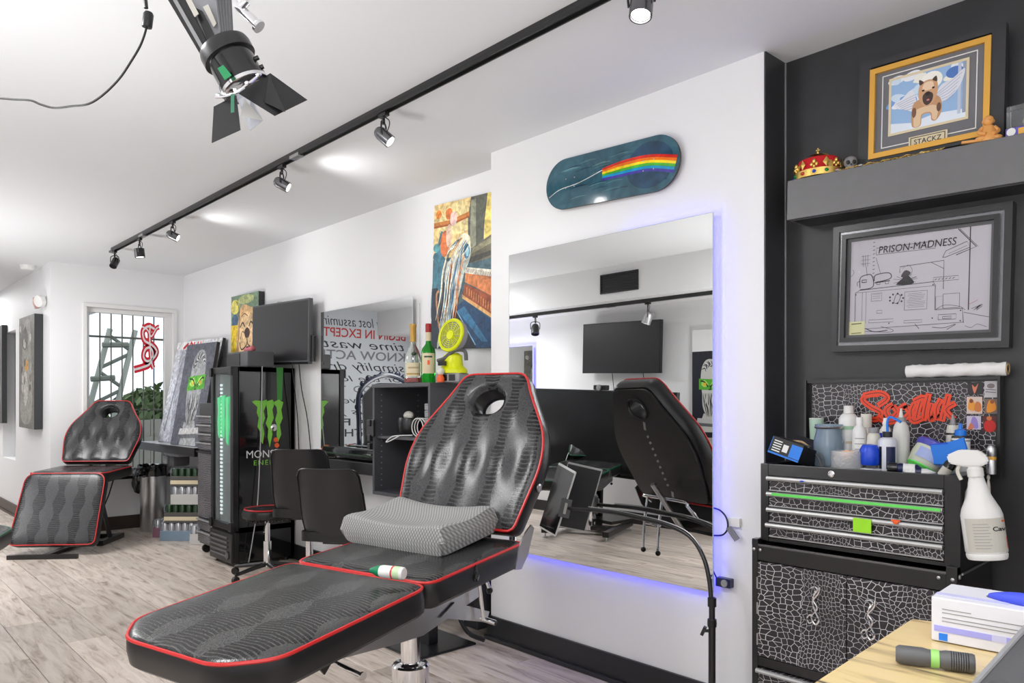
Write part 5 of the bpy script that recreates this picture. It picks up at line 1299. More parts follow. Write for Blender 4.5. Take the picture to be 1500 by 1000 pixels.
# ================================================================== CEILING TRACK AND SPOTS
TY = 1.88
t = thing('ceiling_track', 'long black light track running along the ceiling toward the window wall', 'light track', (-4, TY, CEIL-.032))
bm = B(); bx(bm, -7.17, -1.2, TY-.018, TY+.018, CEIL-.020, CEIL-.0005, bev=.002); obj('track_rail', bm, 'blackmetal', t, world=True)
bm = B(); bx(bm, -7.17, -1.2, TY-.018, TY-.012, CEIL-.034, CEIL-.020); bx(bm, -7.17, -1.2, TY+.012, TY+.018, CEIL-.034, CEIL-.020); obj('track_lips', bm, 'black', t, world=True)
for xx in (-7.17, -3.75, -6.35):
    bm = B(); bx(bm, xx-.05, xx+.05, TY-.020, TY+.020, CEIL-.036, CEIL-.019, bev=.002); obj('track_joint', bm, 'steel' if xx > -7 else 'blackmetal', t, world=True)
def track_head(lab, x, y, zt, aim, m='steel', L_=.085, r=.030, drop=.085, group='heads on the long ceiling track', glow=True, kind=0):
    t = thing('track_spotlight', lab, 'spotlight', (x, y, zt), group=group)
    bm = B(); bx(bm, -.03, .03, -.012, .012, -.018, -.0005, bev=.002); obj('adapter', bm, 'blackmetal', t)
    d = Vector(aim).normalized(); c_ = Vector((0, 0, -drop-.018))
    bm = B(); cyl(bm, (0, 0, -.018), (0, 0, -drop*.6), .007, seg=10)
    sdv = d.cross(Vector((0, 0, 1))).normalized()
    tube(bm, [(0, 0, -drop*.45), Vector((0, 0, -drop*.6))+sdv*(r+.004), c_+sdv*(r+.005)], .004, 6, smooth=4); tube(bm, [(0, 0, -drop*.45), Vector((0, 0, -drop*.6))-sdv*(r+.004), c_-sdv*(r+.005)], .004, 6, smooth=4)
    obj('yoke', bm, 'blackmetal', t, True)
    bm = B(); prof = [(0, -L_*.5), (r*.6, -L_*.5), (r*.85, -L_*.4), (r, -L_*.2), (r, L_*.5), (r*.88, L_*.5), (r*.85, L_*.38), (0, L_*.38)] if kind == 0 else [(0, -L_*.5), (r, -L_*.5), (r, L_*.5), (r*.88, L_*.5), (r*.85, L_*.35), (0, L_*.35)]
    lathe(bm, prof, c_, 24, axis=d); can = obj('lamp_can', bm, m, t, True)
    bm = B(); lathe(bm, [(0, L_*.42), (r*.8, L_*.42)], c_, 20, axis=d); obj('lens', bm, 'lensglow' if glow else 'black', can, True)
    bm = B(); tube(bm, [(.01, 0, -.02), (.03, .01, -.04), (.025, .01, -.07), (0, 0, c_.z-.01)], .0025, 5, smooth=4); obj('lead_wire', bm, 'cord', t, True)
    return t
zt = CEIL-.034
def tx(px): return P(px, 590, Y=TY).x
M['gunmetal'] = mat('gunmetal', (.20, .20, .21), .25, .8)
track_head('black square-cut track spot at the far end of the track', tx(168), TY, zt, (.5, -.5, -.9), 'blackmetal', glow=False, kind=1)
track_head('track spot second from the far end, in a wide wire yoke, shining down', tx(204.5), TY, zt, (.05, .1, -1), 'blackmetal', L_=.07, r=.038, drop=.10, kind=1)
track_head('track spot third from the far end, aimed toward the back wall', tx(253), TY, zt, (.55, .75, -.45), 'gunmetal')
track_head('track spot fourth from the far end, over the middle of the room', tx(413), TY, zt, (.6, .7, -.5), 'gunmetal')
track_head('track spot fifth from the far end, nearest to the pier', tx(562), TY, zt, (.65, .55, -.75), 'gunmetal')
t = track_head('track spot seen from below, glowing at the top edge of the photo', -1.46, TY, zt+.0, (.1, -.25, -1), 'gunmetal', r=.036, drop=.055)
for x_, tg, pw, an in ((tx(253), (-5.0, 2.85, 2.38), 12, 120), (tx(413), (-3.4, 2.85, 2.42), 12, 120), (tx(562), (-2.6, 2.62, 1.5), 6, 90), (-1.40, (-1.5, 1.0, 0), 6, 80), (tx(204.5), (-6.5, 1.9, 0), 12, 80)):
    spot('track_spot_light', (x_+.03, TY+.06, zt-.15), tg, pw, an)

# round alarm and twin emergency light at the corridor corner
q = P(49, 398.5, Z=CEIL)
t = tag(obj('smoke_alarm', (lambda b: (lathe(b, [(0, -.045), (.05, -.045), (.062, -.03), (.065, 0), (0, 0)], seg=24), b)[1])(B()), 'white', None, True), 'round white smoke alarm on the corridor ceiling', 'alarm'); t.location = (-8.62, 1.50, CEIL-.0005)
q = P(66, 442, Y=YC)
t = thing('emergency_light', 'small twin emergency lamp on the corridor wall beside the corner', 'emergency light', (q.x, YC, q.z))
bm = B(); bx(bm, -.05, .05, -.02, 0, -.05, .05, bev=.005); obj('mount_plate', bm, 'white', t)
for k, (dx, m_) in enumerate(((-.085, mat('pink_lens', (.62, .38, .34), .4)), (.055, 'white'))):
    bm = B(); lathe(bm, [(0, 0), (.05, 0), (.058, .02), (.055, .05), (0, .06)], (dx, -.03, 0), 22, axis=(.5 if k else -.2, -1, -.2)); obj('lamp_head', bm, m_, t, True)

# ================================================================== STUDIO LIGHT hanging from above the frame
DL = 2.0
def S(px, py, D=DL): return P(px, py, D=D)
t = thing('studio_light', 'black studio light with open barn doors hanging from the top edge', 'studio light', S(318, 40))
ax = (S(362, 135)-S(322, 62)).normalized()
def pxplate(name, pts, D, th, m, par=None, off=0.):
    bm = B(); f = [bm.verts.new(P(p[0], p[1], D=(p[2] if len(p) > 2 else D))) for p in pts]; g = [bm.verts.new(v.co+VD*th) for v in f]
    bm.faces.new(f); bm.faces.new(g[::-1])
    for k in range(len(f)): bm.faces.new((f[k], f[(k+1) % len(f)], g[(k+1) % len(f)], g[k]))
    if par is not None and par.parent is not None: bm.transform(par.parent.matrix_basis.inverted()); return obj(name, bm, m, par)
    return obj(name, bm, m, par or t, world=True)
hd = S(336, 84)
bm = B(); lathe(bm, [(0, -.030), (.066, -.030), (.069, -.02), (.069, .006), (.063, .008), (0, .008)], hd, 40, axis=ax); obj('yoke_ring', bm, 'blackmetal', t, True, world=True)
bm = B(); lathe(bm, [(.060, .0), (.060, .068), (.064, .070), (.064, .096), (.058, .098), (.050, .090), (0, .088)], hd, 40, axis=ax); brl = obj('barrel', bm, 'blackgloss', t, True, world=True)
bm = B(); lathe(bm, [(.0612, .084), (.0655, .086), (.0655, .095), (.060, .098)], hd, 40, axis=ax); obj('chrome_rim', bm, 'chrome', t, True, world=True)
bm = B(); lathe(bm, [(0, .0895), (.054, .0905)], hd, 30, axis=ax); obj('front_lens', bm, 'studioglow', t, True, world=True)
# housing: long ribbed box running up out of the frame
pxplate('side_profile', [(245, -2), (271, -2), (312, 80), (297, 86)], 1.99, .03, 'blackmetal')
pxplate('side_edge', [(252, -2), (258, -2), (306, 82), (301, 84)], 1.985, .01, 'grey')
pxplate('housing_plate', [(268, -4), (318, -4), (330, 40), (326, 70), (313, 80)], 2.01, .05, mat('grey_housing', (.28, .28, .30), .4))
pxplate('dark_web', [(284, 10), (296, 16), (323, 70), (312, 80)], 2.0, .02, 'blackmetal')
pxplate('data_label', [(272, 0), (279, -3), (291, 20), (285, 25)], 1.983, .002, 'whitelabel')
pxplate('data_label', [(297, 10), (305, 6), (317, 34), (313, 40)], 1.998, .002, 'whitelabel')
bm = B()
for k in range(5): cyl(bm, S(318+k*4.6, -6, 1.975), S(325+k*3.6, 52, 1.965), .0048, seg=8)
obj('ribbed_arm', bm, 'darkgrey', t, True, world=True)
bm = B(); lathe(bm, [(0, 0), (.019, 0), (.0195, .008), (.013, .012), (.012, .007), (.005, .007), (.005, .011), (0, .012)], S(335, 58, 1.97), 26, axis=-VD); obj('tilt_knob', bm, 'blackmetal', t, True, world=True)
bm = B(); cyl(bm, S(348, 60), S(352, 78), .012); obj('arm_fork', bm, 'blackmetal', t, True, world=True)
pxplate('green_tape', [(318.5, 100), (327, 95), (339, 110), (329, 117)], 1.915, .002, mat('green_gaffer', (.02, .28, .10), .5))
doors = []
d1 = pxplate('barn_door', [(313, 156, 1.93), (346, 139, 1.93), (352, 190, 1.90), (310, 209, 1.90)], 0, .0025, 'black')
d2 = pxplate('barn_door', [(348, 136, 1.95), (396, 107, 2.0), (450, 146, 2.02), (402, 169.5, 1.97)], 0, .0025, 'black')
d3 = pxplate('barn_door', [(346, 142, 2.02), (366, 138, 2.02), (385, 176, 2.05), (366, 191, 2.03)], 0, .0025, mat('lamplit_door_white', (.75, .78, .85), .4))  # white colour stands for the lamp light falling on this door
pxplate('door_leaf', [(394, 108, 1.99), (388, 150, 1.968), (418, 164, 1.968)], 0, .0015, 'blackmetal', d2)
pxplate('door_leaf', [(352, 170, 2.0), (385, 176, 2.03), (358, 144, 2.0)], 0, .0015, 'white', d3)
pxplate('green_tab', [(338, 138), (343, 137), (343, 164), (338, 165)], 1.895, .002, mat('green_tab', (.05, .2, .12), .5), d1)
bm = B()
for q_ in ((320, 140), (330, 139), (345, 132), (362, 122), (378, 110)): ball(bm, S(q_[0], q_[1], 1.93), .0065, seg=10)
tube(bm, [S(316, 142, 1.93), S(332, 141, 1.92), (S(350, 133, 1.92)), S(382, 108, 1.95)], .004, 6, smooth=4); obj('hinge_wires', bm, 'chrome', t, True, world=True)
bm = B()
for q_ in ((375, 86), (382, 99)): cyl(bm, S(q_[0]-8, q_[1]+3, 1.99), S(q_[0]+4, q_[1]-2, 1.99), .006, seg=10)
obj('thumb_screws', bm, 'black', t, True, world=True)
bm = B(); tube(bm, [S(345, -8, 2.06), S(349, 8, 2.05), S(356, 16, 2.04), S(368, 27, 2.03), S(377, 36, 2.02)], .013, 12, smooth=4); lathe(bm, [(0, 0), (.018, 0), (.018, .008), (0, .008)], S(377, 37, 2.02), 18, axis=(S(377, 36)-S(366, 25)).normalized()); tube(bm, [S(353, -8, 2.03), S(358, 5, 2.03), S(352, 10, 2.03)], .014, 12); obj('chrome_grip', bm, 'chrome', t, True, world=True)
bm = B(); tube(bm, [S(212, -8, 2.1), S(213, 2, 2.1), S(214, 12, 2.1)], .006, 8); lathe(bm, [(0, 0), (.013, 0), (.0135, .004), (.0135, .036), (.010, .042), (0, .042)], S(215, 40, 2.1), 18, axis=(S(218, 18, 2.1)-S(215, 40, 2.1))); cl = obj('cable_connector', bm, 'black', t, True, world=True)
t2 = thing('hanging_cable', 'thin black cable looping from the connector to the left edge', 'cable', S(120, 150, 2.1))
bm = B(); tube(bm, [S(*p, 2.1) for p in ((-10, 143), (20, 145.5), (45, 147), (60, 153), (80, 158), (105, 155.5), (130, 152), (152, 138), (175, 115), (192, 90), (205, 68), (212, 50), (215, 38))], .0032, 6, smooth=5); obj('cord', bm, 'cord', t2, True, world=True)

# ================================================================== BLACK ALCOVE
# long shelf
xs0 = -1.397; roll = -math.radians(1.35)
t = thing('wall_shelf', 'thick charcoal floating shelf high in the black alcove', 'shelf', (xs0, YA, 1.943), (0, -roll, 0))
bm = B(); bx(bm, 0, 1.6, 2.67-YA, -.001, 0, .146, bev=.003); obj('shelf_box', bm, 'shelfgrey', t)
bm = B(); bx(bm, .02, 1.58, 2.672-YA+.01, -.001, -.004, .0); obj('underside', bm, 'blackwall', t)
def shz(x): return 1.943+.146/math.cos(roll)+math.tan(roll)*(x-xs0)+.0015

# framed bust print of a winged dog, leaning on the shelf
dog = [('p', (150, 185, 225), [(0, 0), (1, 0), (1, 1), (0, 1)])]
rr = random.Random(11)
for i in range(26):
    dog.append(('e', [(205, 222, 240), (240, 238, 228), (120, 160, 215), (232, 236, 244)][i % 4], rr.uniform(.05, .92), rr.uniform(.45, .98), rr.uniform(.05, .12), rr.uniform(.04, .09), rr.uniform(-.5, .5)))
dog += [('e', (80, 120, 190), .84, .84, .11, .10), ('e', (246, 244, 236), .55, .80, .14, .16), ('p', (226, 234, 246), [(0, 0), (1, 0), (1, .16), (.6, .2), (.3, .13), (0, .2)]), ('p', (150, 160, 180), [(.94, .1), (1, .1), (1, 1), (.94, 1)]), ('p', (190, 200, 220), [(.88, .1), (.92, .1), (.92, 1), (.88, 1)]),
        ('s', (224, 226, 236), [(.36, .32), (.34, .60), (.28, .72), (.16, .60), (.06, .55), (.10, .45), (.20, .40)]), ('s', (222, 224, 234), [(.60, .34), (.62, .55), (.68, .68), (.82, .74), (.96, .86), (.92, .62), (.80, .44)])]
for i in range(6):
    dog.append(('l', (176, 180, 200), .0022, [(.34, .62-i*.045), (.22, .58-i*.04), (.09+i*.02, .53-i*.03)], 1)); dog.append(('l', (176, 180, 205), .0022, [(.62, .54-i*.03), (.76, .66-i*.055), (.93-i*.02, .80-i*.07)], 1))
dog += [('s', (196, 150, 110), [(.30, .10), (.30, .36), (.36, .50), (.60, .52), (.68, .40), (.68, .2), (.62, .08), (.56, .10), (.54, .22), (.44, .22), (.42, .05), (.34, .03)]),
        ('s', (226, 196, 160), [(.33, .06), (.34, .3), (.42, .36), (.58, .36), (.64, .28), (.62, .1), (.57, .12), (.55, .24), (.43, .24), (.41, .06)]), ('e', (120, 84, 64), .33, .30, .03, .09), ('e', (110, 80, 64), .65, .30, .03, .08),
        ('s', (206, 160, 120), [(.38, .58), (.40, .76), (.47, .82), (.55, .82), (.62, .76), (.63, .58), (.58, .42), (.50, .36), (.43, .42)]), ('s', (235, 205, 175), [(.44, .66), (.46, .78), (.56, .78), (.57, .66)]),
        ('s', (70, 52, 48), [(.44, .56), (.50, .62), (.57, .56), (.56, .44), (.50, .38), (.45, .44)]), ('e', (30, 26, 28), .505, .585, .03, .035), ('e', (200, 120, 120), .51, .47, .02, .018),
        ('e', (30, 24, 24), .445, .655, .018, .018), ('e', (30, 24, 24), .575, .665, .018, .018), ('s', (80, 58, 50), [(.40, .76), (.39, .86), (.45, .80)]), ('s', (80, 58, 50), [(.56, .81), (.61, .86), (.62, .76)])]
YF = 2.765
c, wd, ht, roll2 = plane_from(P(1263, 95, Y=YF), P(1476, 26, Y=YF), P(1258, 228, Y=YF), P(1472, 196, Y=YF))
gy = 2.745
def gl(px, py): return P(px, py, Y=gy)
cG, wG, hG, rG = plane_from(gl(1275, 105.5), gl(1451.5, 49.5), gl(1270, 233), gl(1447, 200))
t = thing('framed_dog_print', 'framed winged dog print with gold inner edge and a STACKZ plate, upright on the shelf', 'picture', (cG.x, gy, cG.z-hG/2), (-.0, -rG, 0))
def frame_ring(bm, w0, h0, w1, h1, y0, y1, cz):
    def ring(w_, h_, y): return [bm.verts.new((a*w_/2, y, cz+b*h_/2)) for a, b in ((-1, -1), (1, -1), (1, 1), (-1, 1))]
    a, b, c_, d = ring(w0, h0, y0), ring(w1, h1, y0), ring(w1, h1, y1), ring(w0, h0, y1)
    for p, q in ((a, b), (b, c_), (c_, d), (d, a)):
        for k in range(4): bm.faces.new((p[k], p[(k+1) % 4], q[(k+1) % 4], q[k]))
cz = hG/2
bm = B(); frame_ring(bm, wd+.0, ht+.01, wG, hG, 0, .03, cz+.008); obj('outer_frame', bm, 'blackwall', t)
bm = B(); frame_ring(bm, wG, hG, wG-.036, hG-.036, -.006, .01, cz); obj('gold_frame', bm, 'gold', t)
bm = B(); bx(bm, -wG/2+.015, wG/2-.015, .006, .012, cz-hG/2+.015, cz+hG/2-.015); obj('mat_board', bm, mat('grey_mat_board', (.16, .16, .175), .7), t)
bm = B(); frame_ring(bm, wG*.79, hG*.80, wG*.79-.006, hG*.80-.006, .004, .0065, cz); obj('white_line', bm, 'white', t)
bm = B(); frame_ring(bm, wG*.665, hG*.63, wG*.665-.016, hG*.63-.016, .003, .0065, cz+.01); obj('cream_slip', bm, 'label', t)
q = art('dog_print', wG*.645, hG*.60, dog, 'print', t, (150, 185, 225), y0=.0045, step=2e-5); q.location = (0, 0, cz+.01)
bm = B(); bx(bm, -.055, .065, .0, .005, cz-hG*.475+.0, cz-hG*.475+.040); pl_ = obj('name_plate', bm, 'label', t)
bm = B(); frame_ring(bm, .108, .032, .104, .028, -.0012, 0, cz-hG*.475+.020); 
for v in bm.verts: v.co.x += .005
sub('plate_border', bm, 'black', pl_)
o = text('plate_lettering', 'STACKZ', .0235, 'black', pl_, (.005, -.0008, cz-hG*.475+.0118), align='CENTER', bold=0, width=.98)

# prison drawing
Yp = 2.785
c, wd, ht, r3 = plane_from(P(1218.6, 334.5, Y=Yp), P(1480.5, 295.5, Y=Yp), P(1218.6, 515.4, Y=Yp), P(1478.4, 509.1, Y=Yp))
IK = (60, 58, 66); IL = (112, 108, 120)
D = []
def L_(pts, w_=.0016, col=IK, sm=False): D.append(('l', col, w_, pts, 1) if sm else ('l', col, w_, pts))
def rect(x0, y0, x1, y1, w_=.0014, col=IK): L_([(x0, y0), (x1, y0), (x1, y1), (x0, y1), (x0, y0)], w_, col)
rect(.20, .83, .63, .90, .0016); rect(.62, .50, .79, .54); rect(.42, .235, .58, .42, .0016); rect(.17, .35, .25, .43); rect(.155, .125, .34, .155); rect(.42, .105, .55, .13); rect(.215, .22, .255, .25)
L_([(.04, .06), (.04, .43), (.64, .51), (.64, .22), (.83, .22), (.83, .08), (.04, .06)] if False else [(.045, .10), (.045, .45), (.08, .475), (.62, .50), (.635, .46), (.635, .22), (.82, .22), (.83, .08)], .0022); L_([(.045, .45), (.635, .46)], .0012); L_([(.10, .45), (.10, .12)], .0012); L_([(.13, .45), (.13, .12)], .0012)
L_([(.38, .62), (.38, .68), (.69, .70), (.69, .42)], .0022); L_([(.60, .695), (.69, .62)], .0016)
L_([(.86, 1.0), (.86, .20)], .0034); L_([(.78, .99), (.90, .80), (.77, .74)], .003); L_([(.79, .99), (.91, .80)], .0016)
L_([(.68, .73), (.70, .79), (.84, .86), (.86, .80), (.70, .73), (.68, .73)], .002); L_([(.72, .76), (.84, .82)], .0012)
rect(.64, .23, .69, .35); rect(.69, .23, .80, .37, .0018); rect(.66, .12, .78, .17, .0018); rect(.69, .13, .75, .15, .0018)
for i in range(10): L_([(.175, .60+i*.040), (.19, .605+i*.040)], .0022)
for i in range(3): L_([(.10+i*.018, .84), (.10+i*.018, .72)], .0012); L_([(.085, .83-i*.04), (.155, .83-i*.04)], .001)
L_([(.125, .72), (.135, .62)], .0014); L_([(.20, .80), (.235, .64)], .0014)
L_([(.08, .50), (.08, .60), (.12, .63), (.17, .62), (.18, .50), (.08, .48)], .003, IK, True); rect(.095, .555, .13, .58, .003); L_([(.06, .52), (.06, .56), (.08, .57)], .002, IK, True)
L_([(.19, .56), (.20, .62), (.30, .63), (.31, .57), (.19, .54), (.31, .55)], .003, IK, True); rect(.21, .52, .235, .55, .0018); rect(.275, .52, .30, .55, .0018)
D.append(('s', (48, 46, 52), [(.36, .50), (.40, .56), (.42, .60), (.46, .56), (.48, .50)])); D.append(('s', (70, 66, 72), [(.39, .58), (.42, .64), (.46, .61), (.43, .57)]))
for i in range(14):
    a = rr.uniform(0, 6.28); L_([(.42, .54), (.42+.09*math.cos(a), .54+.06*math.sin(a))], .0012)
L_([(.40, .66), (.44, .69), (.47, .64), (.46, .58)], .0014, IL, True)
for i in range(9): a = i*.7; D.append(('e', IK, .36+.05*math.cos(a), .36+.05*math.sin(a), .007, .010))
L_([(.34, .32), (.36, .40), (.39, .38), (.37, .31), (.34, .32)], .0018, IK, True)
for i in range(9): L_([(.435+rr.random()*.02, .395-i*.017), (.54+rr.random()*.03, .40-i*.017)], .0012, IL)
for i in range(3): L_([(.18, .415-i*.02), (.24, .42-i*.02)], .0012, IL)
L_([(.0, .06), (.83, .085)], .0016); L_([(.04, .05), (.30, .02), (.34, .04), (.25, .08)], .0016, IK, True); L_([(.13, .07), (.2, .03), (.3, .04)], .003, IK, True); L_([(.50, .09), (.53, .04)], .002); L_([(.62, .05), (.70, .04), (.78, .07), (.72, .02)], .0018, IK, True)
L_([(.83, .18), (1.0, .12)], .0016); L_([(.64, .22), (.70, .26), (.80, .24), (.84, .20)], .0014, IK, True)
for i in range(6): L_([(.86+rr.random()*.06, .17+rr.random()*.04), (.93+rr.random()*.03, .21+rr.random()*.05)], .0016)
L_([(.84, .05), (.88, .03), (.92, .06), (.98, .03)], .0016, IL, True); L_([(.0, .62), (.03, .66), (.02, .70)], .0016, IL, True); L_([(.86, .25), (.92, .29)], .0012, (190, 80, 100))
for i in range(7): D.append(('e', IK, (.05, .62, .05, .62, .81, .81, .31)[i], (.43, .47, .13, .14, .2, .1, .11)[i], .005, .007))
for i in range(6): L_([(.63+i*.024, .515), (.645+i*.024, .525)], .0022)
D.append(('p', (226, 226, 176), [(0, 0), (.125, 0), (.125, .145), (0, .145)])); L_([(.02, .12), (.10, .125)], .004, (120, 120, 80)); L_([(.02, .02), (.10, .025)], .003, (120, 120, 80))
t = thing('framed_drawing', 'black-framed ink drawing titled PRISON-MADNESS under the shelf', 'picture', (c.x, Yp, c.z-ht/2), (0, -r3, 0))
for k, (a_, b_, y0_, y1_, m_) in enumerate(((0, .022, -.012, .028, 'blackmetal'), (.022, .034, -.004, .028, 'gunmetal'), (.034, .050, -.016, .028, 'blackmetal'), (.050, .060, -.002, .02, 'darkgrey'))):
    bm = B(); frame_ring(bm, wd-2*a_, ht-2*a_, wd-2*b_, ht-2*b_, y0_, y1_, ht/2); obj('frame_moulding', bm, m_, t)
q = art('drawing', wd-.118, ht-.118, D, 'print', t, (205, 200, 210), y0=.006, step=1.2e-5); q.location = (0, 0, ht/2)
o = text('title_lettering', 'PRISON-MADNESS', .036, 'black', t, (-.5*(wd-.118)+.215*(wd-.118), -.0, ht/2+(.84-.5)*(ht-.118)), shear=.15, width=.86, bold=0, ext=.0003); o.location.y = .0035
bm = B(); bx(bm, -wd/2+.05, wd/2-.05, .0, .001, .05, ht-.05); obj('glazing', bm, mat('picture_glass', (1, 1, 1), .02, trans=1, ior=1.12), t)

# crown
v = P(1197, 262, Y=2.72)
t = thing('toy_crown', 'gold toy crown with red velvet cap and coloured gems on the shelf end', 'crown', (-1.307, 2.735, shz(-1.307)))
RC = .082
bm = B(); lathe(bm, [(RC, .0), (RC+.004, .001), (RC+.004, .026), (RC, .028), (RC-.003, .026), (RC-.003, .002), (RC, 0)], seg=40, sy=.8); obj('band', bm, 'goldm', t, True)
bm = B(); lathe(bm, [(RC-.006, .008), (RC-.005, .055), (RC-.012, .070), (RC-.04, .078), (0, .080)], seg=40, sy=.8); obj('velvet_cap', bm, 'velvet', t, True)
bm = B()
for k in range(12):
    a = 2*PI*k/12+.2; c_ = Vector((RC*math.cos(a), RC*.8*math.sin(a), .043)); n_ = Vector((math.cos(a), math.sin(a)*1.1, 0)).normalized(); tg = Vector((-n_.y, n_.x, 0))
    if k % 2:
        for p_, r_ in (((0, .008), .007), ((-.009, -.003), .006), ((.009, -.003), .006), ((0, -.010), .005)): ball(bm, c_+tg*p_[0]+Vector((0, 0, p_[1])), r_, (1, 1, 1.3), 8)
    else:
        f = [c_+n_*.004+Vector((0, 0, .020)), c_+n_*.004+tg*.013, c_+n_*.004-Vector((0, 0, .016)), c_+n_*.004-tg*.013]; ap = c_+n_*.010
        for j in range(4): bm.faces.new([bm.verts.new(q_) for q_ in (f[j], f[(j+1) % 4], ap)])
obj('fleurons', bm, 'goldm', t, True)
for k in range(12):
    a = 2*PI*k/12+.2; n_ = Vector((math.cos(a), math.sin(a)*.8, 0)); bm = B(); ball(bm, (n_.x*(RC+.003), n_.y*(RC+.003), .014), .0085, (.9, .9, .75), 10); obj('gem', bm, ('gem_b', 'gem_g', 'gem_r')[k % 3], t, True)
for a in (CA*0-2.2, -.65):
    bm = B(); ca, sa = math.cos(a), math.sin(a); pts = [(ca*RC*math.cos(u)*1.02, sa*RC*.82*math.cos(u), .026+.068*math.sin(u)) for u in [PI*i/20 for i in range(21)]]
    tg = Vector((-sa, ca, 0))*.0085
    for j in range(20):
        p_, q_ = Vector(pts[j]), Vector(pts[j+1]); up = Vector((0, 0, .002)); bm.faces.new([bm.verts.new(z_) for z_ in (p_-tg, p_+tg, q_+tg, q_-tg)]); bm.faces.new([bm.verts.new(z_) for z_ in (p_-tg-up, q_-tg-up, q_+tg-up, p_+tg-up)])
    obj('arch', bm, 'goldm', t, True)
bm = B(); ball(bm, (0, 0, .098), .006, seg=8); bx(bm, -.002, .002, -.002, .002, .1, .116); bx(bm, -.007, .007, -.002, .002, .106, .110); obj('cross', bm, 'goldm', t)
xk = P(1247, 240, Y=2.72).x
t = thing('skull_ornament', 'small grey skull ornament beside the crown on the shelf', 'skull', (xk, 2.715, shz(xk)), math.radians(28))
bm = B(); ball(bm, (0, .004, .032), .024, (.95, 1.1, .95), 18); ball(bm, (0, -.010, .014), .015, (1, .9, .9), 12); obj('cranium', bm, 'bone', t, True)
bm = B(); ball(bm, (-.0095, -.019, .028), .0075, (1, .6, 1), 10); ball(bm, (.0095, -.019, .028), .0075, (1, .6, 1), 10); ball(bm, (0, -.024, .018), .003, (1, .6, 1.3), 8); obj('sockets', bm, 'black', t, True)
bm = B(); [bx(bm, -.009+k*.0036, -.0062+k*.0036, -.025, -.020, .004, .010) for k in range(5)]; obj('teeth', bm, 'ivory', t)
t = thing('gold_chain', 'thin gold necklace spread along the shelf edge below the dog print', 'necklace', (-1.06, 2.685, shz(-1.06)))
pts = []
bm = B()
for i in range(52):
    x_ = -1.20+i*.0066; y_ = 2.680+.006*math.sin(i*.7)
    tube(bm, [(x_+.0045*math.cos(a), y_+.003*math.sin(a), shz(x_)+.003+.0025*math.sin(a+i)) for a in [2*PI*j/7 for j in range(7)]], .0012, 4, closed=True)
o = obj('links', bm, 'goldm', t, True, world=True); o['kind'] = 'stuff'
bm = B()
for x_ in (-1.21, -1.13, -.93): ball(bm, (x_, 2.683, shz(x_)+.005), .006, (1.6, 1, .8), 8)
obj('clasps', bm, 'alu', t, True, world=True)
xk = P(1448, 190, Y=2.70).x
t = thing('monk_figurine', 'seated orange resin figurine before the lower corner of the dog print', 'figurine', (xk, 2.698, shz(xk)), math.radians(25))
bm = B(); lathe(bm, [(0, 0), (.030, 0), (.032, .008), (.026, .018), (.019, .036), (.014, .050), (0, .056)], seg=22, sy=.8); ball(bm, (-.018, -.012, .009), .013, (1.5, .9, .7), 12); ball(bm, (.018, -.012, .009), .013, (1.5, .9, .7), 12); tube(bm, [(-.016, 0, .046), (-.026, -.008, .030), (-.010, -.022, .020)], .006, 8, smooth=4); tube(bm, [(.016, 0, .046), (.026, -.008, .030), (.010, -.022, .020)], .006, 8, smooth=4); obj('body', bm, 'cushion_skin', t, True)
bm = B(); ball(bm, (0, -.002, .066), .015, (1, 1, 1.1), 16); ball(bm, (0, -.015, .064), .004, seg=8); ball(bm, (-.014, 0, .064), .004, (1, 1, 1.6), 8); ball(bm, (.014, 0, .064), .004, (1, 1, 1.6), 8); obj('head', bm, 'cushion_skin', t, True)
bm = B(); bx(bm, -.075, -.01, -.018, -.004, .0, .008, bev=.003); obj('base_scroll', bm, 'cushion_skin', t)
xk = P(1503, 175, Y=2.71).x
t = thing('display_box', 'clear display box on a violet base at the right end of the shelf', 'display box', (xk, 2.725, shz(xk)))
bm = B(); bx(bm, -.05, .06, -.035, .035, .0, .028, bev=.004); bs = obj('base', bm, mat('violet_base', (.12, .10, .42), .4), t)
bm = B(); lathe(bm, [(0, 0), (.012, 0), (.012, .001), (0, .001)], (-.034, -.0352, .015), 18, axis=(0, -1, 0)); obj('base_emblem', bm, 'white', t)
bm = B(); bx(bm, -.015, .05, -.0362, -.035, .004, .022); obj('base_plate', bm, 'gold', t)
bm = B(); bx(bm, -.048, .058, -.033, .033, .0285, .095, bev=.003); obj('clear_cover', bm, 'acrylic', t)
bm = B(); lathe(bm, [(0, .03), (.016, .03), (.022, .045), (.016, .07), (0, .078)], (.012, 0, 0), 18); obj('round_ornament', bm, 'ivory', t, True)

# ---------------------------------------------------------------- tool chest and base cabinet
GX0, GX1, GY0, GY1, GZ0, GZ1 = -1.407, -.760, 2.50, 2.785, .768, 1.043
t = chest = thing('tool_chest', 'black tabletop tool chest with croc-wrapped drawers and open lid', 'tool chest', ((GX0+GX1)/2, (GY0+GY1)/2, GZ0))
bm = B()
bx(bm, GX0, GX0+.030, GY0, GY1, GZ0, GZ1, bev=.002); bx(bm, GX1-.045, GX1, GY0, GY1, GZ0, GZ1, bev=.002); bx(bm, GX0+.03, GX1-.045, GY0, GY0+.02, GZ1-.042, GZ1, bev=.002); bx(bm, GX0+.03, GX1-.045, GY0+.003, GY0+.03, GZ0, GZ0+.012); bx(bm, GX0, GX1, GY1-.01, GY1, GZ0, GZ1)
bx(bm, GX0+.01, GX1-.01, GY0+.015, GY1, GZ1-.022, GZ1-.018); bx(bm, GX0+.01, GX1-.01, GY0+.06, GY1, GZ0, GZ1-.03)
obj('body', bm, 'blackmetal', t, world=True)
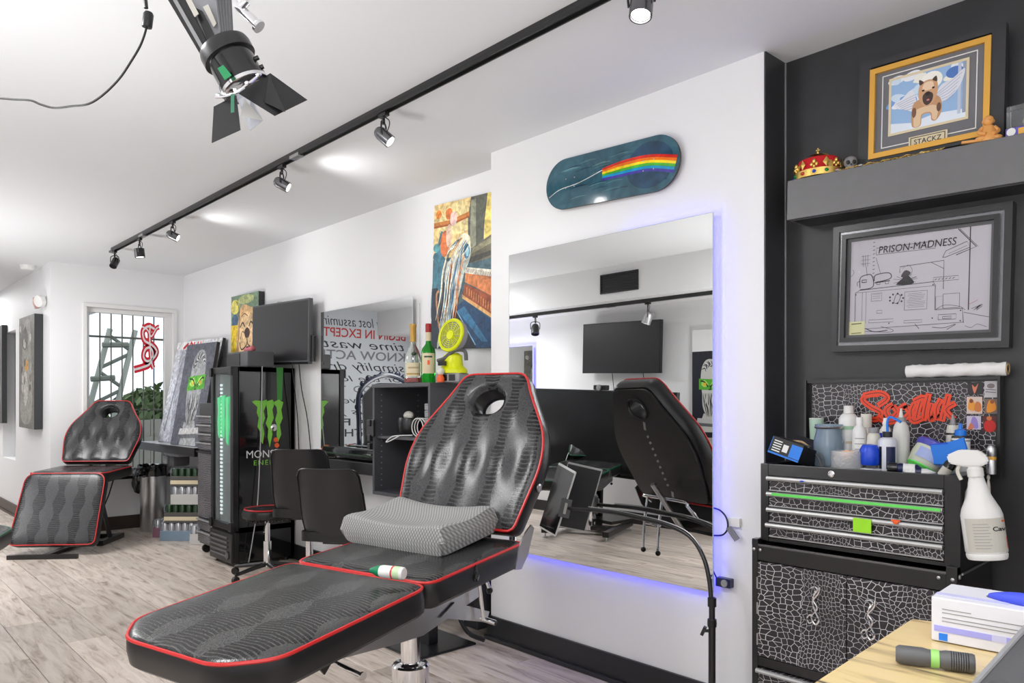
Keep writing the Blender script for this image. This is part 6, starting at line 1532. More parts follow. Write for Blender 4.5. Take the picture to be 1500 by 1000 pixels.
bm = B(); lathe(bm, [(0, 0), (.010, 0), (.011, .004), (.007, .006), (.006, .003), (0, .003)], (-1.148, GY0, GZ1-.020), 20, axis=(0, -1, 0)); obj('lock', bm, 'chrome', t, True, world=True)
dzs = [GZ1-.044-.0555*k for k in range(5)]
for k in range(4):
    z1, z0 = dzs[k], dzs[k+1]+.004
    if k == 3: z0 = GZ0+.016
    bm = B(); bx(bm, GX0+.032, GX1-.047, GY0+.004, GY0+.03, z0, z1-.004, bev=.001); dr = obj('drawer', bm, 'crocprint', t, world=True); dr['label'] = 'croc-wrapped drawer front'
    bm = B(); tube(bm, [(GX0+.028-(.004 if k == 3 else 0), GY0-.006, z1-.007), (GX1-.046, GY0-.006, z1-.007)], .0085, 8); bx(bm, GX0+.032, GX1-.047, GY0-.004, GY0+.005, z1-.005, z1+.0, bev=.001); sub('handle_strip', toL(bm, t), 'alu', dr, True)
    bm = B(); bx(bm, GX0+.032, GX1-.047, GY0+.0, GY0+.005, z0, z0+.004); sub('bottom_lip', toL(bm, t), 'alu', dr)
    if k == 1: bm = B(); bx(bm, GX0+.05, GX1-.05, GY0-.0165, GY0-.012, z1-.010, z1-.001, bev=.001); sub('green_strip', toL(bm, t), 'brightgreen', dr)
    if k == 2:
        bm = B(); bx(bm, -1.07, -1.012, GY0-.0175, GY0-.014, z1-.046, z1-.001, bev=.001); sub('lime_tape', toL(bm, t), 'lime', dr)
        bm = B(); bx(bm, -.952, -.925, GY0-.0165, GY0-.013, z1+.001, z1+.007, bev=.001); ball(bm, (-.938, GY0-.0165, z1-.001), .009, (1, .3, .7), 8); sub('orange_tape', toL(bm, t), 'orange', dr)
    if k == 0: bm = B(); ball(bm, (-1.245, GY0-.015, z1-.007), .006, (1.3, .4, .5), 8); sub('blue_spot', toL(bm, t), 'blue', dr)
# lid
ly = 2.775
lx0, lx1 = P(1183, 590, Y=ly).x, P(1469, 590, Y=ly).x
bm = B(); bx(bm, lx0, lx1, ly, ly+.012, GZ1-.01, 1.345, bev=.001); bx(bm, lx0, lx1, ly-.018, ly, 1.335, 1.345); bx(bm, lx1-.008, lx1, ly-.03, ly, GZ1-.02, 1.345); bx(bm, lx0, lx0+.006, ly-.025, ly, GZ1-.01, 1.345); lid = obj('lid', bm, 'blackmetal', t, world=True)
bm = B(); bx(bm, lx0+.02, lx1-.02, ly-.003, ly, GZ1, 1.328); sub('lid_lining', toL(bm, t), 'crocprint', lid)
bm = B(); prism(bm, [(2.55, GZ1-.015), (2.775, GZ1-.015), (2.775, GZ1+.07)], lx1-.004, lx1-.001, 'X'); sub('lid_stay', toL(bm, t), 'alu', lid) if False else bm.free()
# red graffiti lettering on the lid lining
def gpt(px, py): v = P(px, py, Y=ly-.006); return (v.x, v.z)
strokes = [[(1288, 577), (1270, 579), (1264, 586), (1276, 596), (1290, 604), (1284, 614), (1268, 612)], [(1264, 579), (1288, 575), (1300, 583), (1286, 594)], [(1308, 592), (1298, 600), (1304, 612), (1314, 604), (1308, 594)], [(1328, 592), (1318, 600), (1322, 613), (1332, 605), (1326, 594)],
           [(1340, 590), (1335, 601), (1337, 614), (1344, 610)], [(1352, 578), (1345, 600), (1341, 620)], [(1338, 588), (1352, 582), (1362, 588)], [(1361, 576), (1356, 596), (1353, 616)], [(1366, 590), (1362, 604), (1364, 614), (1370, 610)], [(1379, 584), (1372, 598), (1374, 612), (1382, 606)], [(1390, 577), (1384, 598), (1380, 617)], [(1400, 590), (1386, 600), (1398, 614)], [(1286, 610), (1300, 618), (1320, 614)], [(1334, 612), (1340, 617), (1352, 612)]]
for sI, sk in enumerate(strokes):
    bm = B(); pts = smoothpts([(*gpt(*p), 0) for p in sk], 5); n = len(pts); w_ = .0098; yy = ly-.006-sI*.0002
    Lp, Rp = [], []
    for i in range(n):
        tg = (pts[min(i+1, n-1)]-pts[max(i-1, 0)]).normalized(); nn = Vector((-tg.y, tg.x, 0))*w_; Lp.append(pts[i]+nn); Rp.append(pts[i]-nn)
    for i in range(n-1): bm.faces.new([bm.verts.new((q_.x, yy, q_.y)) for q_ in (Lp[i], Lp[i+1], Rp[i+1], Rp[i])])
    bmesh.ops.solidify(bm, geom=bm.faces[:], thickness=.0008) if False else None
    sub('graffiti_stroke', toL(bm, t), mat('orange_red_sticker', (.80, .055, .012), .4) if sI == 0 else bpy.data.materials['orange_red_sticker'], lid)
    bm = B()
    for i in range(1, n-2):
        a, b = pts[i], pts[i+1]; nn = Vector((-(b-a).y, (b-a).x, 0)).normalized()*.0011; bm.faces.new([bm.verts.new((q_.x, yy-.00015, q_.y)) for q_ in (a+nn, b+nn, b-nn, a-nn)])
    sub('graffiti_line', toL(bm, t), 'black', lid)
# little photo prints stuck on the lid
pics = [((1417, 560, 1440, 577), [('s', (210, 120, 90), [(.4, .2), (.3, .8), (.5, .6), (.7, .9), (.5, .1)])], (40, 38, 40)), ((1442, 558, 1461, 582), [('l', (60, 60, 60), .002, [(.1, .5), (.9, .45)]), ('l', (60, 60, 60), .002, [(.1, .35), (.9, .3)]), ('e', (120, 110, 110), .5, .7, .3, .15)], (190, 186, 190)),
        ((1416, 581, 1439, 606), [('s', (226, 150, 50), [(.1, .3), (.2, .9), (.5, .7), (.5, .2)]), ('s', (200, 120, 60), [(.5, .2), (.6, .7), (.9, .6), (.9, .15)]), ('e', (120, 60, 40), .3, .75, .12, .12)], (210, 190, 180)), ((1442, 584, 1461, 606), [('s', (224, 140, 30), [(.2, .1), (.3, .8), (.7, .9), (.9, .3)]), ('e', (150, 80, 40), .6, .8, .16, .13)], (120, 100, 90)),
        ((1416, 609, 1437, 629), [('s', (150, 130, 200), [(.3, .2), (.4, .9), (.7, .8), (.8, .1)]), ('s', (210, 120, 80), [(.1, .0), (.3, .5), (.5, .1)])], (200, 190, 210)), ((1440, 609, 1460, 632), [('e', (200, 30, 20), .5, .35, .45, .4), ('e', (200, 110, 60), .45, .85, .2, .14)], (90, 30, 26))]
for (x0, y0, x1, y1), it, bc in pics:
    a, b = P(x0, y0, Y=ly-.006), P(x1, y1, Y=ly-.006)
    q = art('stuck_photo', abs(b.x-a.x), abs(a.z-b.z), it, 'print', lid, bc, 0, 2e-5); q.location = t.matrix_basis.inverted() @ Vector(((a.x+b.x)/2, ly-.006, (a.z+b.z)/2))

# roll of plastic sheeting on the lid edge
a, b = P(1327, 544, Y=2.755), P(1474, 541.5, Y=2.755); zr_ = 1.3455+.0225
t = thing('plastic_roll', 'roll of crinkled white plastic lying on top of the open lid', 'roll', ((a.x+b.x)/2, 2.765, 1.3455))
a.z = b.z = zr_; a.y = b.y = 2.768
bm = B(); n = 30; d = (b-a)
prev = None
for i in range(n+1):
    c_ = a+d*i/n; ring = [bm.verts.new(c_+Vector((0, math.cos(u), math.sin(u)))*(.0215+.0014*math.sin(i*.9+u*3)+.0008*math.sin(i*2.3-u*5))) for u in [2*PI*k/24 for k in range(24)]]
    if prev:
        for k in range(24): bm.faces.new((prev[k], prev[(k+1) % 24], ring[(k+1) % 24], ring[k]))
    else: bm.faces.new(ring[::-1])
    prev = ring
obj('sheet_roll', bm, 'paper', t, True, world=True)
bm = B(); lathe(bm, [(.013, 0), (.019, 0), (.019, .003), (.013, .003), (.013, 0)], b, 22, axis=(1, 0, 0)); obj('cardboard_core', bm, 'tan', t, True, world=True)

# base cabinet
BX0, BX1, BY0, BY1 = -1.424, -.760, 2.47, 2.80
t = cab = thing('base_cabinet', 'black rolling steel cabinet with two croc-wrapped doors under the tool chest', 'cabinet', ((BX0+BX1)/2, (BY0+BY1)/2, 0))
bm = B()
bx(bm, BX0, BX1, BY0+.03, BY1, .09, .752); bx(bm, BX0, BX0+.022, BY0, BY0+.03, .09, .775, bev=.002); bx(bm, BX1-.03, BX1, BY0, BY0+.03, .09, .775, bev=.002)
bx(bm, BX0+.02, BX1-.03, BY0+.002, BY0+.03, .70, .752, bev=.002); bx(bm, BX0+.02, BX1-.03, BY0+.002, BY0+.03, .325, .358, bev=.002); bx(bm, BX0, BX1, BY0, BY0+.008, .752, .775) if False else None
bx(bm, BX0, BX0+.006, BY0, BY1, .752, .772); bx(bm, BX1-.006, BX1, BY0, BY1, .752, .772)
obj('body', bm, 'blackmetal', t, world=True)
bm = B(); bx(bm, BX0+.008, BX1-.008, BY0+.002, BY0+.006, .752, .758); obj('rim_edge', bm, 'gunmetal', t, world=True)
bm = B()
for xx in (BX0+.008, BX0+.032, BX1-.05, BX1-.012): ball(bm, (xx, BY0-.0005, .738), .0055, (1, .5, 1), 10)
obj('rivets', bm, 'steel', t, True, world=True)
bm = B(); ball(bm, (BX1+.001, BY0+.02, .745), .008, (.5, 1, 1), 10); tube(bm, [(BX1+.004, BY0+.03, .752), (BX1+.004, BY1-.03, .758)], .004, 6); obj('side_rod', bm, 'steel', t, True, world=True)
xm = -1.084
def hook(bm, pts, r=.0032): tube(bm, pts, r, 7, smooth=5)
for k, (x0, x1) in enumerate(((BX0+.024, xm-.0015), (xm+.0015, BX1-.032))):
    bm = B(); bx(bm, x0, x1, BY0-.002, BY0+.02, .362, .696, bev=.001); dr = obj('door', bm, 'crocprint', t, world=True)
    hx = -1.185 if k == 0 else -1.005
    bm = B(); y_ = BY0-.012; z_ = .585 if k == 0 else .575
    hook(bm, [(hx-.014, y_, z_+.055), (hx+.0, y_, z_+.06), (hx+.008, y_, z_+.05), (hx-.008, y_, z_+.02), (hx+.008, y_, z_-.01), (hx-.012, y_, z_-.04), (hx+.0, y_, z_-.065), (hx+.014, y_, z_-.05), (hx+.0, y_, z_-.02), (hx-.008, y_, z_+.01), (hx+.012, y_, z_+.04), (hx+.016, y_, z_+.062)])
    hook(bm, [(hx-.012, y_, z_-.035), (hx-.026, y_, z_-.045), (hx-.02, y_, z_-.065), (hx-.006, y_, z_-.055)])
    cyl(bm, (hx, BY0-.002, z_+.045), (hx, y_, z_+.045), .003, seg=6); cyl(bm, (hx, BY0-.002, z_-.05), (hx, y_, z_-.05), .003, seg=6)
    sub('scroll_handle', toL(bm, t), 'chrome', dr, True)
bm = B()
for zz in (.42, .53, .62): cyl(bm, (BX0+.023, BY0-.003, zz-.02), (BX0+.023, BY0-.003, zz+.02), .003, seg=8)
obj('hinge_pins', bm, 'steel', t, world=True)
bm = B(); bx(bm, BX0+.024, BX1-.032, BY0+.0, BY0+.02, .11, .318, bev=.001); dr = obj('drawer', bm, 'crocprint', t, world=True)
bm = B(); tube(bm, [(BX0+.022, BY0-.008, .31), (BX1-.032, BY0-.008, .31)], .009, 8); sub('handle_strip', toL(bm, t), 'alu', dr, True)
for xx in (BX0+.06, BX1-.06):
    for yy in (BY0+.06, BY1-.06):
        bm = B(); cyl(bm, (xx-.015, yy, .04), (xx+.015, yy, .04), .04); bx(bm, xx-.02, xx+.02, yy-.02, yy+.02, .078, .092); obj('caster', bm, 'black', t, True, world=True)
bm = B()
for (x_, y_) in ((1474, 877), (1487, 877)):
    v = P(x_, y_, Y=YA-.002); tube(bm, [(v.x-.008, YA-.004, v.z-.012), (v.x-.006, YA-.004, v.z+.010), (v.x, YA-.004, v.z+.016), (v.x+.007, YA-.004, v.z+.008), (v.x+.006, YA-.004, v.z-.012)], .003, 6, smooth=4)
tag(recenter(obj('red_scrawl', bm, 'orange', None, True)), 'small red scrawl low on the black wall beside the glove box', 'mark')

# ---------------------------------------------------------------- things on the chest
ZT = GZ1-.0175
def place(px, Y): v = P(px, 590, Y=Y); return v.x
def hgt(px, py, Y): return P(px, py, Y=Y).z
def wid(w_px, px, Y): return w_px*(VD.dot(P(px, 590, Y=Y)-Vector((0, 0, CAM_H))))/F
def cont(name, lab, cat, px, ytop, wpx, Y, prof, m, tilt=None, z0=ZT):
    """a turned container: prof in units of (radius, height) 0..1"""
    x = place(px, Y); H = hgt(px, ytop, Y)-z0; r = wid(wpx, px, Y)/2
    t = thing(name, lab, cat, (x, Y, z0), tilt if tilt else (0, 0, 0))
    bm = B(); lathe(bm, [(a*r, b*H) for a, b in prof], seg=26); obj('body', bm, m, t, True)
    return t, r, H
def addlathe(t, nm, prof, m, seg=22): bm = B(); lathe(bm, prof, seg=seg); return obj(nm, bm, m, t, True)
BOT = [(0, 0), (.95, 0), (1, .03), (1, .70), (.9, .78), (.5, .84), (.42, .86), (.42, .9), (0, .9)]
FA = math.atan2(-2.6, 1.2)  # towards the camera
t, r, H = cont('mint_cup', 'pale mint plastic tumbler at the left of the chest top behind the jar', 'cup', 1196, 612, 20, 2.72, [(0, 0), (.75, 0), (1, .97), (1, 1), (.93, 1), (.7, .03), (0, .03)], mat('mint_plastic', (.45, .62, .50), .4))
addlathe(t, 'rim', [(r*.98, H*.97), (r*1.05, H*.985), (r*.98, H)], 'white')
t, r, H = cont('glass_jar', 'blue-grey tinted glass jar behind the crystal candle holder', 'jar', 1214, 621, 42, 2.665, [(0, 0), (.85, 0), (1, .1), (1, .62), (.82, .85), (.82, .9), (.9, .93), (.9, 1), (.82, 1), (.76, .86), (.92, .6), (.92, .1), (0, .05)], 'glassblue')
addlathe(t, 'screw_ring', [(r*.88, H*.90), (r*.95, H*.93), (r*.88, H*.96)], 'steel')
t, r, H = cont('crystal_holder', 'cut-crystal tumbler with an orange-white cotton tuft at the chest front', 'glass', 1241, 660, 45, 2.562, [(0, 0), (.95, 0), (1, .05), (1, 1), (.9, 1), (.88, .1), (0, .08)], 'crystal')
bm = B()
for i in range(12): a = i*2.4; ball(bm, (.020*math.cos(a)*(i/12), .020*math.sin(a)*(i/12), H*.8+.006*math.sin(i*1.7)), .012, seg=10)
obj('cotton_tuft', bm, mat('peach_cotton', (.85, .55, .36), .9), t, True)
t, r, H = cont('green_text_bottle', 'tall white bottle with pale green print, tallest at the back left', 'bottle', 1243, 594, 27, 2.725, [(0, 0), (1, 0), (1, .80), (.7, .86), (.45, .88), (0, .88)], 'white')
addlathe(t, 'cap', [(0, H*.88), (r*.5, H*.88), (r*.5, H*1.0), (0, H)], 'white')
wraplabel(t, 'green_print', r*1.01, H*.62, H*.68, FA-.7, FA+.5, mat('pale_green_ink', (.42, .66, .45), .5)); wraplabel(t, 'green_print', r*1.01, H*.40, H*.44, FA-.3, FA+.6, 'mint' if 'mint' in M else 'label')
t, r, H = cont('white_bottle', 'white lotion bottle with blue-grey print right of the green-print bottle', 'bottle', 1259, 611, 20, 2.66, BOT, 'white')
addlathe(t, 'cap', [(0, H*.88), (r*.5, H*.88), (r*.45, H*1.0), (0, H)], 'white'); 
for k in range(4): wraplabel(t, 'print_line', r*1.01, H*(.3+k*.1), H*(.315+k*.1), FA-.7, FA+.7, 'grey')
t, r, H = cont('ivory_cup_bottle', 'ivory bottle with a wide square cap behind the small round bottle', 'bottle', 1269, 606, 15, 2.735, [(0, 0), (.9, 0), (.9, .72), (.6, .78), (0, .78)], 'ivory')
addlathe(t, 'cap', [(0, H*.76), (r, H*.76), (r, H), (0, H)], 'ivory')
t, r, H = cont('round_bottle', 'small frosted white round bottle at mid left of the chest top', 'bottle', 1280, 626, 20, 2.65, [(0, 0), (.95, 0), (1, .05), (1, .62), (.85, .82), (.5, .9), (0, .9)], 'ivory')
addlathe(t, 'cap', [(0, H*.88), (r*.7, H*.88), (r*.7, H), (0, H)], 'grey')
t, r, H = cont('tape_dispenser', 'royal blue round cup over a white tape ring at the chest front', 'dispenser', 1274, 650, 28, 2.575, [(0, .3), (.9, .3), (1, .4), (.98, .8), (.7, .97), (0, 1)], 'blue')
addlathe(t, 'tape_ring', [(r*.35, .0), (r*1.1, 0), (r*1.1, .018), (r*.35, .018), (r*.35, 0)], 'white', 26); addlathe(t, 'core', [(0, 0), (r*.36, 0), (r*.36, .02), (0, .02)], 'grey')
t, r, H = cont('wash_bottle', 'clear wash bottle with black collar and bent blue spout', 'bottle', 1300, 640, 25, 2.60, [(0, 0), (.95, 0), (1, .04), (1, .9), (.8, .97), (.5, 1), (0, 1)], mat('translucent_pe', (.66, .68, .74), .3))
addlathe(t, 'collar', [(0, H), (r*.55, H), (r*.55, H+.018), (0, H+.018)], 'black')
bm = B(); tube(bm, [(0, 0, H+.015), (0, 0, H+.05), (.008, 0, H+.066), (.03, -.004, H+.058), (.044, -.006, H+.05)], .0042, 8, smooth=4); obj('spout', bm, 'blue2', t, True)
wraplabel(t, 'label', r*1.01, H*.15, H*.75, FA-.2, FA+.9, 'navy'); wraplabel(t, 'label', r*1.01, H*.15, H*.75, FA-1.1, FA-.7, 'black')
t, r, H = cont('blue_band_bottle', 'white bottle with a blue band directly behind the wash bottle', 'bottle', 1297, 612, 17, 2.72, BOT, 'white'); addlathe(t, 'cap', [(0, H*.88), (r*.5, H*.88), (r*.3, H), (0, H)], 'white'); wraplabel(t, 'blue_band', r*1.015, H*.62, H*.72, FA-1.2, FA+1.2, 'blue')
t, r, H = cont('pointed_bottle', 'white squeeze bottle with pointed tip in the middle of the chest top', 'bottle', 1320, 598, 23, 2.67, [(0, 0), (.9, 0), (1, .04), (1, .60), (.86, .72), (.5, .80), (.42, .84), (.3, .86), (.1, 1), (0, 1)], mat('milky_pe', (.74, .74, .70), .35)); addlathe(t, 'tip_band', [(0, H*.80), (r*.55, H*.80), (r*.5, H*.86), (0, H*.87)], 'grey')
# black bottle lying with its cap to the camera
xa_ = place(1306, 2.53)
t = thing('lying_black_bottle', 'black-capped bottle lying on its side at the chest front centre', 'bottle', (xa_+.03, 2.545, GZ1-.0))
d = Vector((.92, .35, -.06)).normalized(); a = Vector((xa_-.010, 2.520, GZ1+.012))
bm = B(); lathe(bm, [(0, 0), (.015, 0), (.017, .003), (.017, .028), (0, .028)], a, 22, axis=d); obj('cap', bm, 'blackgloss', t, True, world=True)
bm = B(); lathe(bm, [(0, .028), (.014, .028), (.0165, .036), (.0165, .085), (.010, .095), (0, .096)], a, 22, axis=d); obj('body', bm, 'navy', t, True, world=True)
bm = B(); lathe(bm, [(.0169, .045), (.0169, .078)], a, 22, axis=d); obj('label', bm, 'white', t, True, world=True)
t = thing('white_tube', 'white squeeze tube lying right of the black-capped bottle', 'tube', (place(1352, 2.55), 2.55, GZ1-.0175))
bm = B(); lathe(bm, [(0, 0), (.008, 0), (.008, .012), (.016, .02), (.015, .06), (.002, .085), (0, .086)], (-.045, -.02, .018), 20, axis=(1, .3, 0), sy=.8); obj('body', bm, 'white', t, True)
bm = B(); lathe(bm, [(.0166, .028), (.0164, .045)], (-.045, -.02, .018), 20, axis=(1, .3, 0)); obj('print', bm, 'navy', t, True)
# tub tilted on its side
xa_ = place(1360, 2.66)
t = thing('cream_tub', 'tilted cream plastic tub with a blue lid and green foot', 'tub', (xa_, 2.66, ZT+.058), Euler((math.radians(-22), math.radians(24), 0)))
bm = B(); lathe(bm, [(0, -.055), (.030, -.055), (.048, -.035), (.054, .0), (.052, .025), (0, .025)], seg=30); obj('body', bm, mat('cream_plastic', (.62, .65, .52), .35), t, True)
bm = B(); lathe(bm, [(0, .025), (.056, .025), (.057, .044), (.050, .050), (0, .052)], seg=30); obj('lid', bm, mat('violet_blue_lid', (.07, .07, .42), .3), t, True)
wraplabel(t, 'label', .0545, -.02, .015, FA-.9, FA+.9, mat('blue_white_label', (.35, .42, .72), .4)); addlathe(t, 'green_foot', [(0, -.056), (.031, -.056), (.0485, -.036), (.0485, -.040), (.031, -.058)], 'brightgreen')
# blue wedge bag with blue dropper
xa_ = place(1393, 2.62)
t = thing('blue_squeeze_pouch', 'flat bright blue plastic wedge standing at the right of the chest top', 'pouch', (xa_, 2.62, ZT))
bm = B(); a = [P(*q_, Y=2.62) for q_ in ((1368, 680), (1363, 650), (1390, 648), (1412, 640), (1424, 682))]; prism(bm, [(q_.x-xa_, q_.z-ZT) for q_ in a], -.006, .006, 'Y'); bmesh.ops.bevel(bm, geom=bm.edges[:], offset=.002, segments=1, affect='EDGES'); obj('body', bm, 'blue2', t)
bm = B(); prism(bm, [(a[1].x-xa_, a[1].z-ZT), (a[2].x-xa_, a[2].z-ZT), (a[2].x-xa_, a[2].z-ZT-.004), (a[1].x-xa_, a[1].z-ZT-.004)], -.0068, -.006, 'Y'); obj('seam', bm, 'blue', t)
t, r, H = cont('blue_cap_bottle', 'white bottle with black shoulder and pointed blue cap behind the wedge', 'bottle', 1407, 640, 25, 2.70, [(0, 0), (1, 0), (1, .95), (.9, 1), (0, 1)], 'white')
addlathe(t, 'shoulder', [(0, H), (r*1.02, H-.012), (r*.9, H+.004), (0, H+.006)], 'black'); addlathe(t, 'cap', [(0, H+.005), (r*.62, H+.005), (r*.6, H+.022), (r*.25, H+.026), (r*.15, H+.044), (0, H+.045)], 'blue2')
t, r, H = cont('dark_label_bottle', 'slim black-shouldered bottle with clear pointed tip behind the tub', 'bottle', 1396, 622, 18, 2.745, [(0, 0), (1, 0), (1, .86), (.8, 1), (0, 1)], 'ivory')
addlathe(t, 'shoulder', [(0, H*.8), (r*1.05, H*.8), (r*.8, H*1.0), (0, H*1.02)], 'blackgloss'); addlathe(t, 'tip', [(0, H), (r*.5, H), (r*.35, H+.016), (r*.12, H+.034), (0, H+.035)], 'grey')
# black dropper leaning
xa_ = place(1384, 2.55)
t = thing('ink_bottle', 'black ink bottle with white label and grey nozzle leaning at the front', 'bottle', (xa_-.012, 2.55, GZ1-.012), Euler((math.radians(-6), math.radians(32), 0)))
bm = B(); lathe(bm, [(0, 0), (.016, 0), (.017, .003), (.017, .050), (.012, .060), (0, .062)], seg=22); obj('body', bm, 'blackgloss', t, True); wraplabel(t, 'label', .0172, .008, .036, FA-1.2, FA+1., 'whitelabel')
addlathe(t, 'collar', [(0, .060), (.010, .060), (.010, .074), (0, .074)], 'black'); addlathe(t, 'nozzle', [(0, .074), (.008, .074), (.003, .096), (0, .097)], 'grey')
# open glove carton, tilted
xa_ = place(1166, 2.60)
t = thing('cartridge_box', 'open black and light-blue printed carton at the left end of the chest top', 'carton', (xa_-.016, 2.585, ZT+.030), Euler((math.radians(-14), math.radians(14), math.radians(-10))))
bm = B(); bx(bm, -.065, .065, -.045, .055, 0, .062); bmesh.ops.delete(bm, geom=[f for f in bm.faces if f.normal.z > .9], context='FACES'); b_ = obj('carton_body', bm, 'black', t)
bm = B(); bx(bm, -.067, -.065, -.045, .055, 0, .062); bx(bm, .02, .066, -.0462, -.045, .008, .055); bx(bm, -.066, .066, -.047, -.045, .0, .006); obj('blue_panel', bm, 'blue2', t)
bm = B()
for k in range(5): bx(bm, -.055, -.02, -.0462, -.045, .012+k*.009, .016+k*.009)
bx(bm, -.012, .010, -.0462, -.045, .018, .045); obj('white_print', bm, 'white', t)
bm = B(); box(bm, (0, .066, .075), (.13, .0015, .05), Euler((-.6, 0, 0))); box(bm, (0, -.02, .066), (.128, .05, .0015), Euler((.12, 0, 0))); obj('flap', bm, 'black', t)
bm = B(); bx(bm, -.06, .06, -.0, .04, .055, .058); tube(bm, [(-.03, .02, .066), (.0, .03, .075), (.04, .02, .066)], .004, 6, smooth=3); obj('tan_insert', bm, 'tan', t)
for k in range(3):
    bm = B(); [bx(bm, .0+j*.018, .012+j*.018, -.036+k*.014, -.029+k*.014, .0676, .0682) for j in range(3)]; o = obj('print_row', bm, 'paper', t); o.rotation_euler = (.12, 0, 0)
t = thing('black_tweezers', 'pair of dark curved tweezers standing left of the crystal tumbler', 'tweezers', (place(1204, 2.60), 2.60, ZT))
bm = B(); tube(bm, [(0, 0, .003), (-.01, 0, .03), (-.022, 0, .055)], .0035, 6, smooth=4); tube(bm, [(0, 0, .003), (.004, .004, .03), (-.012, .004, .058)], .0035, 6, smooth=4); obj('arms', bm, 'darkgrey', t, True)
bm = B(); ball(bm, (0, .002, .004), .005, seg=8); obj('joint', bm, 'steel', t)
xa_ = place(1233, 2.52)
t = thing('white_card', 'small white card lying flat at the chest front left', 'card', (xa_-.02, 2.575, ZT), .2)
bm = B(); bx(bm, -.05, .05, -.025, .025, 0, .003); obj('card', bm, 'paper', t); bm = B(); bx(bm, -.03, .03, -.01, .01, .003, .0033); obj('print', bm, 'grey', t)
# right end: clipped metal holder, brush, side bottle, spray bottle
xa_ = P(1451, 665, Y=2.70).x
t = thing('metal_canister', 'rusty-topped metal canister clipped at the right end of the lid', 'canister', (lx1-.012, 2.70, GZ1-.005))
bm = B(); lathe(bm, [(0, 0), (.014, 0), (.014, .045), (.011, .050), (.014, .054), (.014, .080), (.008, .090), (0, .092)], seg=20); obj('body', bm, 'steel', t, True)
bm = B(); lathe(bm, [(.0142, .045), (.0145, .05), (.0142, .055)], seg=20); obj('band', bm, 'gold', t, True)
bm = B(); ball(bm, (0, 0, 0), .012, (.5, .8, 3.0), 16); ball(bm, (0, 0, .04), .005, (1, 1, 2), 8)
o = tag(obj('white_brush', bm, 'ivory', None, True), 'white oval brush hanging on the chest side behind the spray bottle', 'brush'); o.location = (GX1+.012, 2.72, .985)
bm = B(); lathe(bm, [(0, -.045), (.012, -.04), (.015, -.01), (.012, .02), (.006, .035), (.006, .05), (0, .052)], seg=18)
o = obj('side_bottle', bm, 'ivory', None, True); tag(o, 'slim ivory bottle hanging on the chest side left of the spray bottle', 'bottle'); o.location = (GX1+.016, 2.53, .975)
bm = B(); bx(bm, GX1, GX1+.0012, 2.545, 2.585, .885, .93, bev=.0004); o = recenter(obj('warning_sticker', bm, 'orange', None)); tag(o, 'red and white sticker on the right side of the tool chest', 'sticker')
xq = P(1440, 700, Y=2.46)
t = thing('spray_bottle', 'large white trigger spray bottle with printed label hanging at the chest corner', 'spray bottle', (xq.x+.006, 2.48, P(1445, 818, Y=2.48).z), Euler((0, math.radians(-7), math.radians(8))))
Hs = P(1440, 655, Y=2.48).z-P(1445, 818, Y=2.48).z
k_ = Hs/.30
bm = B(); lathe(bm, [(0, 0), (.046*k_, 0), (.049*k_, .006), (.050*k_, .015), (.048*k_, .018), (.0505*k_, .022), (.0505*k_, .118*k_), (.046*k_, .135*k_), (.030*k_, .17*k_), (.021*k_, .205*k_), (.017*k_, .225*k_), (0, .225*k_)], seg=34, sy=.78); obj('body', bm, 'white', t, True)
wraplabel(t, 'label', .0512*k_, .022*k_, .112*k_, FA-1.25, FA+1.1, 'whitelabel', .78)
bm = B(); lathe(bm, [(0, .222*k_), (.020*k_, .222*k_), (.020*k_, .243*k_), (.014*k_, .25*k_), (0, .25*k_)], seg=24); obj('collar', bm, 'white', t, True)
bm = B(); prism(bm, [(-.062*k_, .285*k_), (-.058*k_, .262*k_), (-.02*k_, .25*k_), (.016*k_, .248*k_), (.036*k_, .258*k_), (.034*k_, .275*k_), (.016*k_, .292*k_), (-.03*k_, .298*k_)], -.014*k_, .014*k_, 'Y'); bmesh.ops.bevel(bm, geom=bm.edges[:], offset=.004, segments=2, affect='EDGES'); obj('spray_head', bm, 'white', t, True)
bm = B(); tube(bm, [(-.03*k_, 0, .262*k_), (-.042*k_, 0, .24*k_), (-.036*k_, 0, .215*k_)], .005*k_, 8, smooth=4); obj('trigger', bm, 'ivory', t, True)
def on_label(nm, s_, size, m_, ang, z_, t=t, r_=.0516*k_):
    p_ = Vector((r_*math.cos(ang), r_*.78*math.sin(ang), z_)); o = text(nm, s_, size, m_, t, p_, (PI/2, 0, ang+PI/2), ext=.0003, bold=.0004, width=1.25); return o
on_label('brand_lettering', 'Cavi', .017, 'black', FA+.10, .078*k_)
for j in range(9): wraplabel(t, 'print_line', .0515*k_, (.032+j*.008)*k_, (.0335+j*.008)*k_, FA-.8, FA-.1+(.1 if j % 2 else 0), 'grey', .78)
wraplabel(t, 'red_print', .0515*k_, .03*k_, .06*k_, FA+.95, FA+1.08, 'orange', .78); wraplabel(t, 'red_print', .0515*k_, .10*k_, .105*k_, FA+.7, FA+1.0, 'orange', .78)
bm = B(); tube(bm, [(0, 0, .2), (0, 0, .21)], .001, 4); bm.free()

